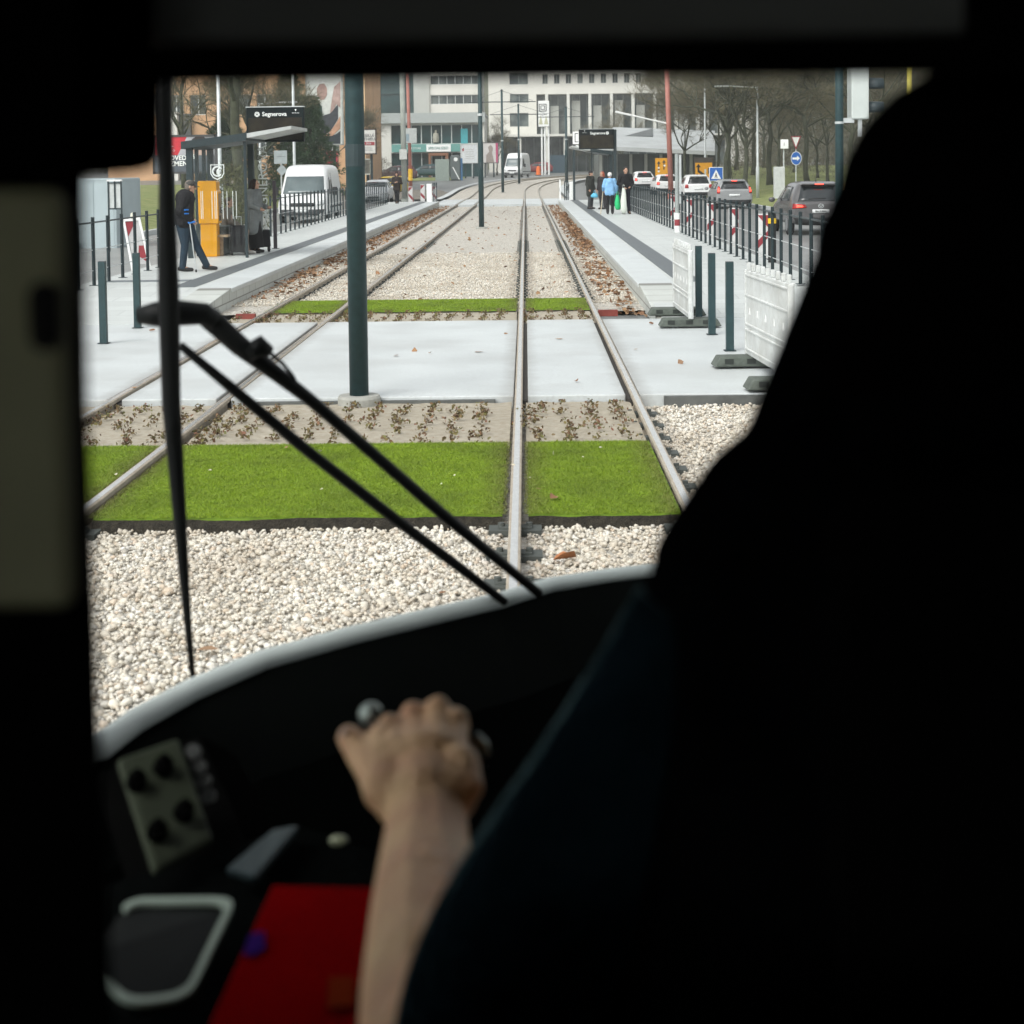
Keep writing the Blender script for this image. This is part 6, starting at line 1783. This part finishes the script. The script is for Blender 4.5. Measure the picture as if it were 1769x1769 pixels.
person('tall man in black jacket and dark trousers standing at the right railing', (q.x, q.y, .2), .25 + math.pi, 1.80, top_m=BLK, leg_m=cloth('midnight', (.014, .014, .024)), shoe_m=mat('brown_shoe', (.09, .06, .035), rough=.7), hair='short', hair_m=cloth('dark_hair', (.022, .013, .012)), bulk=1.22,
       J=dict(elL=(-.27, .0, 1.15), elR=(.28, .0, 1.15), wrL=(-.1, .22, 1.02), wrR=(.12, .2, 1.0), knL=(-.09, .03, .5), anL=(-.13, .0, .09)))
bag('tall white carrier bag between the woman in light blue and the tall man', p.x + .50, q.y - .25, .24, .98, mat('white_plastic_bag', (.62, .66, .60), rough=.5, var=.06), zb=.03)
q = G(1033, 362, .2)
person('person with red hair in a dark coat in the group on the right platform', (q.x + .22, q.y + .3, .2), 2.4, 1.62, top_m=cloth('dark_coat', (.025, .022, .024)), leg_m=cloth('charcoal', (.03, .03, .034)), shoe_m=SHOE, hair='long', hair_m=cloth('red_hair', (.30, .075, .04)), bulk=1.2, hem=.55)
person('person in dark olive jacket and dark hat left of the red haired person', (q.x - .28, q.y + .9, .2), -2.2, 1.66, top_m=cloth('dark_olive', (.03, .032, .028)), leg_m=cloth('slate', (.05, .055, .058)), shoe_m=SHOE, hair='short', hair_m=cloth('dark_hair', (.022, .013, .012)), hat='beanie', hat_m=cloth('dark_beanie', (.03, .03, .032)), bulk=1.25, hem=.62)
bag('small light blue bag carried low beside the dark group on the right platform', q.x - .12, q.y + .25, .32, .20, mat('blue_plastic_bag', (.10, .42, .60), rough=.5), zb=.5)
# ------------------------------------------------------------------ the driver's cab, seen from behind the driver
CABK = mat('cab_black', (.0025, .0025, .0025), rough=.85, var=.2, spec=.0)
CABG = mat('cab_grey_trim', (.055, .055, .05), rough=.7, var=.1)
tram = thing('tram', 'dark tram cab from which the tracks ahead are seen through the windscreen', 'tram', (.45, 0, -.02))
FL = .75
# body shell
part('floor', MB().box((-.78, -3, .35), (1.68, 2.3, FL)), CABK, tram, world=True)
part('ceiling', MB().box((-.78, -3, 2.95), (1.68, 3.3, 3.05)), CABK, tram, world=True)
part('side_wall', MB().box((-.82, -3, FL), (-.76, 2.1, 1.36)).box((-.82, -3, 2.62), (-.76, 2.1, 2.95)).box((-.82, -.3, 1.365), (-.76, .98, 2.615)).box((-.82, -3, 1.365), (-.76, -2.9, 2.615)), CABK, tram, world=True)
part('side_wall', MB().box((1.66, -3, FL), (1.72, 2.3, 2.95)), CABK, tram, world=True)
part('side_window', MB().box((-.794, -2.9, 1.37), (-.786, -.3, 2.61)).box((-.794, .98, 1.37), (-.786, 2.1, 2.61)), clearglass('windscreen_glass', (.97, .985, .975), .012), tram, world=True)  # out of view, added and sized for the light on hand and plate
part('unseen_rear_wall', MB().box((-.78, -3.06, FL), (1.68, -3, 1.4)).box((-.78, -3.06, 2.5), (1.68, -3, 2.95)).box((-.78, -3.06, 1.405), (-.6, -3, 2.495)).box((.9, -3.06, 1.405), (1.68, -3, 2.495)), CABK, tram, world=True)  # unseen wall; its opening is added to light the cab from behind
# nose: dashboard edge follows the curved front
rim_px = [(120, 1318), (175, 1296), (230, 1254), (330, 1199), (450, 1148), (600, 1106), (740, 1072), (860, 1044), (950, 1016), (1050, 1000), (1150, 988)]
RZ = 1.15
rim = [G(px, py, RZ) for px, py in rim_px]
rim += [Vector((.45, rim[-1].y + .03, RZ))] + [Vector((.9 - p.x, p.y, RZ)) for p in reversed(rim)]
b = MB()
n = len(rim)
inner = [Vector((p.x + .05, p.y - .34 + .04 * i / n, RZ - .10)) for i, p in enumerate(rim)]
low = [Vector((p.x + .05, p.y - .42, FL - .2)) for p in rim]
out = [Vector((p.x - .015 * max(0, 1 - 2 * i / n), p.y + .02, RZ - .03)) for i, p in enumerate(rim)]
outl = [Vector((p.x - .02, p.y + .03, .3)) for p in rim]
b.v = [tuple(v) for r in (low, inner, rim, out, outl) for v in r]
for k in range(4):
    for i in range(n - 1):
        b.f.append([k * n + i, k * n + i + 1, (k + 1) * n + i + 1, (k + 1) * n + i]); b.mi.append(0)
dash = part('dashboard', b, mat('dash_black', (.0025, .003, .0028), rough=.85, spec=.0), tram, world=True, smooth=False)
b = MB()
b.tube([p + Vector((0, 0, .006)) for p in rim], [.016 + .008 * max(0, 1 - 2 * i / n) for i in range(n)], 10)
part('windscreen_rim', b, mat('pale_screen_rim', (.58, .64, .62), rough=.5, var=.1, scale=5), dash, world=True, smooth=True)
# side pillars, header and glass
top = [Vector((p.x * .96 + .02, p.y - .42, 2.9)) for p in rim]
gb = MB(); gb.v = [tuple(v) for v in rim + top]
gb.f = [[i, i + 1, n + i + 1, n + i] for i in range(n - 1)]; gb.mi = [0] * (n - 1)
part('windscreen', gb, clearglass('windscreen_glass', (.97, .985, .975), .012), tram, world=True, smooth=True)
part('pillar', MB().bar(rim[0] + Vector((-.05, -.02, 0)), top[0] + Vector((-.05, -.02, 0)), .09, .09), CABK, tram, world=True)
part('pillar', MB().bar(rim[-1] + Vector((.05, -.02, 0)), top[-1] + Vector((.05, -.02, 0)), .09, .09), CABK, tram, world=True)
part('nose_side', MB().prism([(-.82, 2.1, .3), (-.82, 2.1, 2.95), (rim[0].x - .05, rim[0].y, 2.95), (rim[0].x - .05, rim[0].y, .3)], (.03, 0, 0)), CABK, tram, world=True)
part('nose_side', MB().prism([(1.72, 2.3, .3), (1.72, 2.3, 2.95), (rim[-1].x + .05, rim[-1].y, 2.95), (rim[-1].x + .05, rim[-1].y, .3)], (.03, 0, 0)), CABK, tram, world=True)
b = MB(); b.v = [tuple(v) for v in top + [Vector((p.x, p.y + .02, 2.6)) for p in top]]
# windscreen wiper outside the glass
WIPK = mat('wiper_black', (.006, .007, .007), rough=.55, spec=.15)
def wp(px, py, Y): return W(px, py, Y)
wip = part('wiper', MB().tube([wp(284, 100, 2.86), wp(287, 300, 2.92), wp(291, 500, 2.98), wp(296, 700, 3.02), wp(311, 900, 3.05), wp(322, 1050, 3.06), wp(334, 1182, 3.07)], [.0125, .0135, .020, .018, .013, .0085, .005], 8), WIPK, tram, world=True, smooth=True)
a0, a1 = wp(238, 545, 3.02), wp(352, 542, 3.05)
part('pivot_head', MB().tube([a0, wp(268, 543, 3.02), wp(300, 540, 3.03), a1, wp(372, 556, 3.06)], [.016, .024, .026, .022, .018], 10), WIPK, wip, world=True, smooth=True)
part('wiper_arm', MB().tube([wp(360, 548, 3.06), wp(415, 598, 3.10), wp(470, 640, 3.15), wp(535, 690, 3.2), wp(640, 780, 3.28), wp(770, 893, 3.38), wp(870, 975, 3.46), wp(932, 1026, 3.52)], [.022, .020, .016, .013, .0125, .0125, .011, .010], 10), WIPK, wip, world=True, smooth=True)
part('wiper_link', MB().tube([wp(312, 597, 3.06), wp(400, 670, 3.12), wp(520, 770, 3.22), wp(680, 895, 3.33), wp(800, 985, 3.42), wp(872, 1040, 3.5)], [.008, .011, .012, .012, .011, .009], 10), WIPK, wip, world=True, smooth=True)
part('arm_joint', MB().tube([wp(428, 610, 3.10), wp(450, 598, 3.1), wp(466, 608, 3.11)], [.018, .022, .012], 10), WIPK, wip, world=True, smooth=True)
part('washer_hose', MB().tube([wp(462, 606, 3.12), wp(488, 628, 3.13), wp(506, 650, 3.16), wp(515, 672, 3.2)], .004, 6), WIPK, wip, world=True)
# partition behind the driver: left jamb with its lock plate, header and dark sign box
Y = .74
def slab(name, px0, py0, px1, py1, Y, th, m, parent=tram, bev=.004):
    return part(name, MB().prism([W(px0, py0 - .012 * (px0 - 885), Y), W(px1, py0 - .012 * (px1 - 885), Y), W(px1, py1 - .012 * (px1 - 885), Y), W(px0, py1 - .012 * (px0 - 885), Y)], (0, th, 0)), m, parent, world=True, bevel=bev)
jm = part('partition_post', MB().prism([W(-900, -300, Y), W(136, -300, Y), W(140, 290, Y), W(146, 700, Y), W(163, 1120, Y), W(168, 1330, Y), W(196, 1900, Y), W(-900, 1900, Y)], (0, .010, 0)), CABK, tram, world=True, bevel=.003)
pm = mat('lit_lock_plate_metal', (.27, .27, .165), rough=.6, var=.3, scale=4, spec=.2)  # lit stretch of the black post, put into a paler plate colour
lp = part('lock_plate', MB().prism([W(-300, 325, Y - .006), W(124, 325, Y - .022), W(132, 700, Y - .022), W(141, 1040, Y - .022), W(-300, 1040, Y - .006)], (0, -.016, 0)), pm, jm, world=True, bevel=.013, seg=5)
a = W(78, 546, Y - .038)
sl_ = MB(); pts = []
for k in range(20):
    an = 2 * math.pi * k / 20
    pts.append((a.x + .0068 * math.cos(an), Y - .0405, a.z + (.0085 if math.sin(an) > 0 else -.0085) + .0068 * math.sin(an)))
sl_.prism(pts, (0, .003, 0))
part('lock_slot', sl_, mat('slot_dark', (.003, .003, .003), rough=.9), lp, world=True)
slab('header_rail', -400, 67, 2400, 137, .80, .012, CABK)
hp = slab('header_panel', 252, -500, 1682, 66, .83, .02, mat('header_panel_grey', (.10, .105, .10), rough=.7, var=.1, spec=.1))
slab('header_side', -900, -500, 250, 68, .81, .03, CABK)
slab('header_side', 1684, -500, 2600, 68, .81, .03, CABK)
a, c = W(-900, 300, .86), W(262, 120, .86)
part('sign_box', MB().prism([W(-900, 120, .86), W(276, 120, .86), W(274, 262, .86), W(262, 290, .86), W(230, 298, .86), W(140, 306, .86), W(-900, 320, .86)], (0, .012, 0)), CABK, tram, world=True, bevel=.004)
slab('partition_side', 1655, 60, 2900, 2600, 1.42, .03, CABK)
slab('partition_lower', -900, 1800, 2600, 2600, .72, .01, CABK)
# console
def plane_pt(px, py, z): return G(px, py, z)
con = MB()
cz = 1.36
c0 = [G(60, 1560, cz), G(520, 1420, cz), G(700, 1480, cz), G(1010, 1500, cz), G(1200, 1900, cz), G(-100, 1900, cz)]
con.prism(c0, (0, 0, -.4))
part('console', con, mat('console_black', (.0025, .003, .003), rough=.85, spec=.0), tram, world=True, bevel=.01)
con2 = MB().prism([W(160, 1340, 1.9), W(345, 1270, 2.0), W(450, 1500, 1.75), W(230, 1560, 1.65)], (0, .25, -.12))
part('side_console', con2, CABK, tram, world=True)
# switch panel with four knobs
q = [W(198, 1322, 1.74), W(305, 1284, 1.80), W(366, 1462, 1.70), W(262, 1520, 1.62)]
nv = (q[1] - q[0]).cross(q[3] - q[0]).normalized()
if nv.y > 0: nv = -nv
sw = part('switch_panel', MB().prism(q, nv * .012), mat('switch_panel_olive', (.036, .043, .029), rough=.7, var=.15, spec=.1), tram, world=True, bevel=.006)
def onq(px, py):
    d = _ray(px, py); t_ = (q[0] + nv * .013 - CP).dot(nv) / d.dot(nv); return CP + d * t_
for (px, py) in ((234, 1356), (281, 1330), (316, 1408), (270, 1442)):
    c = onq(px, py)
    kn = part('knob', MB().cyl(c, c + nv * .012, .0115, .010, 14), CABK, sw, world=True, smooth=False)
    part('knob_bar', MB().bar(c + nv * .0125 - Vector((0, 0, .008)), c + nv * .0125 + Vector((0, 0, .008)), .005, .008, nv), CABK, kn, world=True)
for (px, py) in ((336, 1300), (345, 1325), (354, 1350), (362, 1376)):
    c = W(px, py, 1.8)
    part('push_button', MB().cyl(c, c + Vector((0, -.012, .006)), .0085, n=10), mat('button_grey', (.035, .038, .038), rough=.5, spec=.2), tram, world=True)
tp = part('side_display', MB().prism([W(388, 1500, 1.62), W(470, 1432, 1.75), W(516, 1424, 1.74), W(440, 1516, 1.60)], (0, .01, -.012)), mat('display_slate', (.03, .045, .05), rough=.5, spec=.1), tram, world=True, bevel=.004)
part('console_lamp', MB().ell(W(585, 1452, 1.7), (.011, .006, .006), 10, 6), mat('pale_knob', (.25, .27, .18), rough=.4), tram, world=True, smooth=True)
# tablet with a pale rim, red folder
tz = [W(222, 1572, 1.50), W(410, 1570, 1.50), W(398, 1600, 1.46), W(340, 1730, 1.34), W(318, 1758, 1.32), W(215, 1762, 1.30), W(150, 1680, 1.36)]
def inset(pts, f):
    c = sum(pts, Vector()) / len(pts)
    return [c + (p - c) * f for p in pts]
def rounded(pts, r):
    o = []
    for i, p in enumerate(pts):
        a, c = pts[i - 1], pts[(i + 1) % len(pts)]
        u, v = p + (a - p).normalized() * min(r, (a - p).length * .45), p + (c - p).normalized() * min(r, (c - p).length * .45)
        for k in range(5):
            s_ = k / 4
            o.append(u * (1 - s_) ** 2 + p * 2 * s_ * (1 - s_) + v * s_ ** 2)
    return o
tz = rounded([tz[0], tz[1], tz[3].lerp(tz[4], .6), tz[5], tz[6]], .022)
tn = (tz[6] - tz[0]).cross(tz[14] - tz[0]).normalized()
if tn.z < 0: tn = -tn
tab = thing('tablet', 'tablet computer with pale green rim lying on the console beside the red folder', 'tablet', tz[4])
part('back', MB().prism(tz, tn * .008), mat('tablet_black', (.006, .007, .0065), rough=.5, spec=.04), tab, world=True)
ri = MB()
inn = inset(tz, .89)
for i in range(len(tz)):
    k = (i + 1) % len(tz)
    if i >= 20: continue
    ri.prism([tz[i] + tn * .0085, tz[k] + tn * .0085, inn[k] + tn * .0085, inn[i] + tn * .0085], tn * .004)
part('rim', ri, mat('tablet_rim', (.30, .37, .31), rough=.45), tab, world=True)
fz = [W(470, 1546, 1.47), W(665, 1550, 1.47), W(780, 1800, 1.22), W(356, 1800, 1.20)]
fn = (fz[1] - fz[0]).cross(fz[3] - fz[0]).normalized()
if fn.z < 0: fn = -fn
fo = thing('folder', 'red folder with a blue and an orange mark lying below the driver\'s hand', 'folder', fz[3])
part('cover', MB().prism(fz, fn * .01), mat('red_folder_cover', (.19, .002, .003), rough=.7, var=.12, spec=.0), fo, world=True, bevel=.003)
part('pages', MB().prism([fz[0] - fn * .012, fz[1] - fn * .012, fz[2] - fn * .012, fz[3] - fn * .012], fn * .011), mat('folder_pages', (.3, .24, .22)), fo, world=True)
def onf(px, py):
    d = _ray(px, py); t_ = (fz[0] + fn * .0112 - CP).dot(fn) / d.dot(fn); return CP + d * t_
part('blue_mark', MB().prism([onf(420, 1652), onf(430, 1618), onf(456, 1612), onf(458, 1640), onf(440, 1652)], fn * .002), mat('folder_blue', (.035, .012, .13), spec=0), fo, world=True)
part('orange_mark', MB().prism([onf(565, 1745), onf(568, 1692), onf(612, 1690), onf(610, 1740)], fn * .002), mat('folder_orange', (.17, .022, .006), spec=0), fo, world=True)
# controller lever
hy = 1.46
le, re_ = W(628, 1232, hy), W(832, 1288, hy)
lev = part('controller_lever', MB().tube([W(650, 1248, hy), W(740, 1262, hy), W(815, 1284, hy)], [.012, .0135, .012], 12), CABK, tram, world=True, smooth=True)
part('end_ball', MB().ell(W(641, 1235, hy + .01), .0115, 12, 8), mat('bright_chrome', (.38, .44, .41), rough=.35, metal=.5), lev, world=True, smooth=True)
ar = MB().tube([W(806, 1276, hy), W(824, 1275, hy), W(836, 1288, hy), W(841, 1304, hy)], [.004, .0055, .005, .003], 8)
part('end_ring', ar, mat('bright_chrome', (.55, .6, .57)), lev, world=True, smooth=True)
part('stem', MB().cyl(W(745, 1270, hy), W(752, 1560, hy + .06), .012, n=10), CABK, lev, world=True)

# ------------------------------------------------------------------ the driver
SKD = mat('driver_skin', (.78, .42, .245), rough=.45, col2=(.94, .62, .34), scale=22, bump=.45, bscale=150, detail=7)
def P(px, py, Y): return W(px, py, Y)
drv = thing('person', 'tram driver in dark clothing seen from behind, one bare hand on the controller', 'person', (W(1450, 900, 1.0).x, 1.0, FL))
wrist = P(738, 1392, 1.35)
pr = [('t', [P(748, 1835, 1.06), P(742, 1700, 1.13), P(738, 1560, 1.22), P(736, 1460, 1.30), wrist, P(734, 1360, 1.365)], [.052, .050, .044, .037, .033, .033]),
      ('t', [P(790, 1385, 1.345), P(808, 1358, 1.35), P(796, 1320, 1.37)], [.0145, .0145, .017])]
kn = [P(674, 1262, 1.43), P(714, 1240, 1.445), P(757, 1230, 1.445), P(788, 1250, 1.435)]
# back of the hand
for i, k_ in enumerate(kn):
    w0 = P(712 + 20 * i, 1372, 1.355)
    pr.append(('t', [w0, w0.lerp(k_, .55) + Vector((0, -.002, .006)), k_], [.0215, .0178 - .0008 * i, .0132 - .0007 * i]))
    pr.append(('e', k_ + Vector((0, -.004, .004)), (.0122, .0115, .0128)))
for i in range(3):
    pr.append(('t', [kn[i].lerp(wrist, .15), kn[i + 1].lerp(wrist, .15)], [.0112, .0108])); pr.append(('t', [kn[i].lerp(wrist, .5), kn[i + 1].lerp(wrist, .5)], [.0165, .016]))
# four fingers curl over the grip and back under it
for i, k_ in enumerate(kn):
    g = (.0, .003, .002, -.004)[i]
    a1 = k_ + Vector((.001, .034 + g, -.012)); a2 = a1 + Vector((.002, .004, -.034)); a3 = a2 + Vector((0, -.024, -.012))
    pr.append(('t', [k_, a1, a2, a3], [.0125, .0108, .0098, .0085]))
# thumb leaves the side of the palm and rests against the lever end
th0 = P(668, 1362, 1.36)
pr.append(('t', [th0, P(650, 1330, 1.385), P(622, 1298, 1.41), P(603, 1274, 1.42)], [.022, .0185, .0145, .0115]))
pr.append(('t', [P(674, 1350, 1.37), P(668, 1310, 1.395), P(662, 1278, 1.415)], [.021, .0195, .0155]))
pr.append(('t', [P(648, 1318, 1.39), P(650, 1290, 1.41)], [.015, .012]))
pr.append(('t', [P(700, 1380, 1.355), P(735, 1372, 1.352), P(775, 1372, 1.352)], [.028, .031, .026]))
# the rest of the body, under the clothes
sh_ = P(1330, 1110, 1.02); hdc = P(1690, 372, .99)
pr += [('t', [P(748, 1835, 1.06), P(1000, 1600, 1.02), sh_], [.05, .055, .06]), ('t', [sh_, P(1560, 1050, 1.0), P(1900, 1080, .98)], [.06, .09, .07]),
       ('t', [P(1600, 1000, 1.0), P(1600, 1500, 1.0), P(1620, 1900, 1.02)], [.11, .13, .14]), ('t', [P(1640, 900, .99), P(1680, 560, .99)], [.06, .055]),
       ('e', hdc, (.070, .08, .07)), ('e', hdc + Vector((.0, .05, -.05)), (.055, .055, .055)), ('t', [hdc + Vector((0, .09, 0)), hdc + Vector((0, .105, -.03))], [.012, .016]),
       ('e', hdc + Vector((-.072, .02, -.03)), (.010, .016, .024)), ('e', hdc + Vector((.072, .02, -.03)), (.010, .016, .024)),
       ('t', [P(1900, 1080, .98), P(2100, 1600, 1.05), P(1950, 1850, 1.3)], [.05, .045, .035]),
       ('t', [P(1540, 1900, 1.04), P(1480, 2000, 1.35), P(1470, 2500, 1.5)], [.09, .07, .05]), ('t', [P(1700, 1900, 1.04), P(1740, 2000, 1.35), P(1740, 2500, 1.5)], [.09, .07, .05])]
pr.append(('e', P(742, 1318, 1.392), (.040, .026, .032)))
blob('body', pr, SKD, drv, .0030, 4, world=True)
# nails on the thumb
part('thumbnail', MB().ell(P(598, 1270, 1.413), (.006, .0035, .007), 10, 6), mat('nail', (.6, .4, .32), rough=.35), drv, world=True, smooth=True)
DC = mat('driver_jacket', (.002, .0022, .0025), rough=.9, var=.3, scale=14, bump=.3, bscale=60, spec=.0)
NV = mat('driver_sleeve', (.0035, .0085, .012), rough=.9, var=.3, scale=14, bump=.35, bscale=70, spec=.0)
NV.node_tree.nodes['Principled BSDF'].inputs['Sheen Weight'].default_value = .95
NV.node_tree.nodes['Principled BSDF'].inputs['Sheen Roughness'].default_value = .18
NV.node_tree.nodes['Principled BSDF'].inputs['Sheen Tint'].default_value = (.5, .8, .85, 1)
jk = [('t', [P(1640, 540, 1.0), P(1525, 830, 1.0)], [.092, .092]), ('t', [P(1640, 600, 1.0), P(1560, 820, 1.0), P(1450, 1080, 1.0), P(1400, 1250, 1.0)], [.085, .092, .096, .10]), ('t', [P(1560, 1000, 1.0), P(1640, 1050, 1.0), P(1950, 1060, .98)], [.12, .13, .10]),
      ('t', [P(1540, 1100, 1.0), P(1500, 1500, 1.0), P(1500, 1900, 1.0)], [.16, .17, .18]), ('e', P(1690, 480, .985), (.09, .10, .09))]
blob('jacket', jk, DC, drv, .008, 4, world=True)
up_ = P(1300, 1110, 1.01)
sl2 = MB()
ctr = [P(1235, 1090, .99), P(1130, 1290, .985), P(1010, 1470, .985), P(900, 1640, 1.0), P(838, 1760, 1.02), P(820, 1840, 1.03)]
n = 28; vs = []
rr = [.052, .060, .064, .062, .056, .058]
for i, c in enumerate(ctr):
    d = (ctr[min(i + 1, 5)] - ctr[max(i - 1, 0)]).normalized()
    a = d.cross(Vector((0, 1, 0))).normalized(); u = a.cross(d).normalized()
    for k in range(n):
        an = 2 * math.pi * k / n
        f = 1 + .05 * math.sin(an * 3 + i * 1.3) + .035 * math.sin(an * 5 - i * 2.1)
        vs.append(c + (a * math.cos(an) + u * math.sin(an)) * rr[i] * f)
sl2.add(vs, [(i * n + k, i * n + (k + 1) % n, (i + 1) * n + (k + 1) % n, (i + 1) * n + k) for i in range(5) for k in range(n)])
so2 = part('sleeve', sl2, NV, drv, world=True, smooth=True)
m_ = so2.modifiers.new('s', 'SUBSURF'); m_.levels = m_.render_levels = 2
m_ = so2.modifiers.new('t', 'SOLIDIFY'); m_.thickness = .004
HR = mat('driver_hair', (.002, .0018, .0018), rough=.9, spec=.0, var=.3, scale=30)
blob('hair', [('e', P(1692, 366, .975), (.0865, .11, .0885)), ('t', [P(1720, 330, .985), P(1900, 300, .985)], [.083, .083]), ('e', P(1700, 370, .93), (.08, .08, .08)), ('e', P(1660, 470, .97), (.09, .09, .09)), ('t', [P(1600, 430, .97), P(1560, 580, .97)], [.06, .065])], HR, drv, .008, 3, world=True)
seat = thing('driver_seat', 'dark driver\'s seat hidden in the shadow behind the driver', 'seat', (W(1560, 1200, .9).x, .9, FL))
part('backrest', MB().box((W(1420, 1300, .86).x, .82, FL + .45), (W(2300, 1300, .86).x, .88, W(1700, 800, .86).z)), CABK, seat, world=True, bevel=.03)
part('cushion', MB().box((W(1420, 1300, .86).x, .85, FL + .38), (W(2300, 1300, .86).x, 1.35, FL + .5)), CABK, seat, world=True, bevel=.03)
part('pedestal', MB().box((W(1700, 1300, .86).x, 1.0, FL), (W(2000, 1300, .86).x, 1.2, FL + .38)), CABK, seat, world=True)

# damp winter air
hz = MB().box((-258, -38, -1.3), (258, 398, 46))
hm = bpy.data.materials.new('damp_air'); hm.use_nodes = True
ht = hm.node_tree; ht.nodes.clear()
ho = ht.nodes.new('ShaderNodeOutputMaterial'); hv = ht.nodes.new('ShaderNodeVolumePrincipled')
hv.inputs['Color'].default_value = (.9, .93, .92, 1); hv.inputs['Density'].default_value = .0006
ht.links.new(hv.outputs[0], ho.inputs['Volume'])
tag(part('haze', hz, hm), kind='stuff')
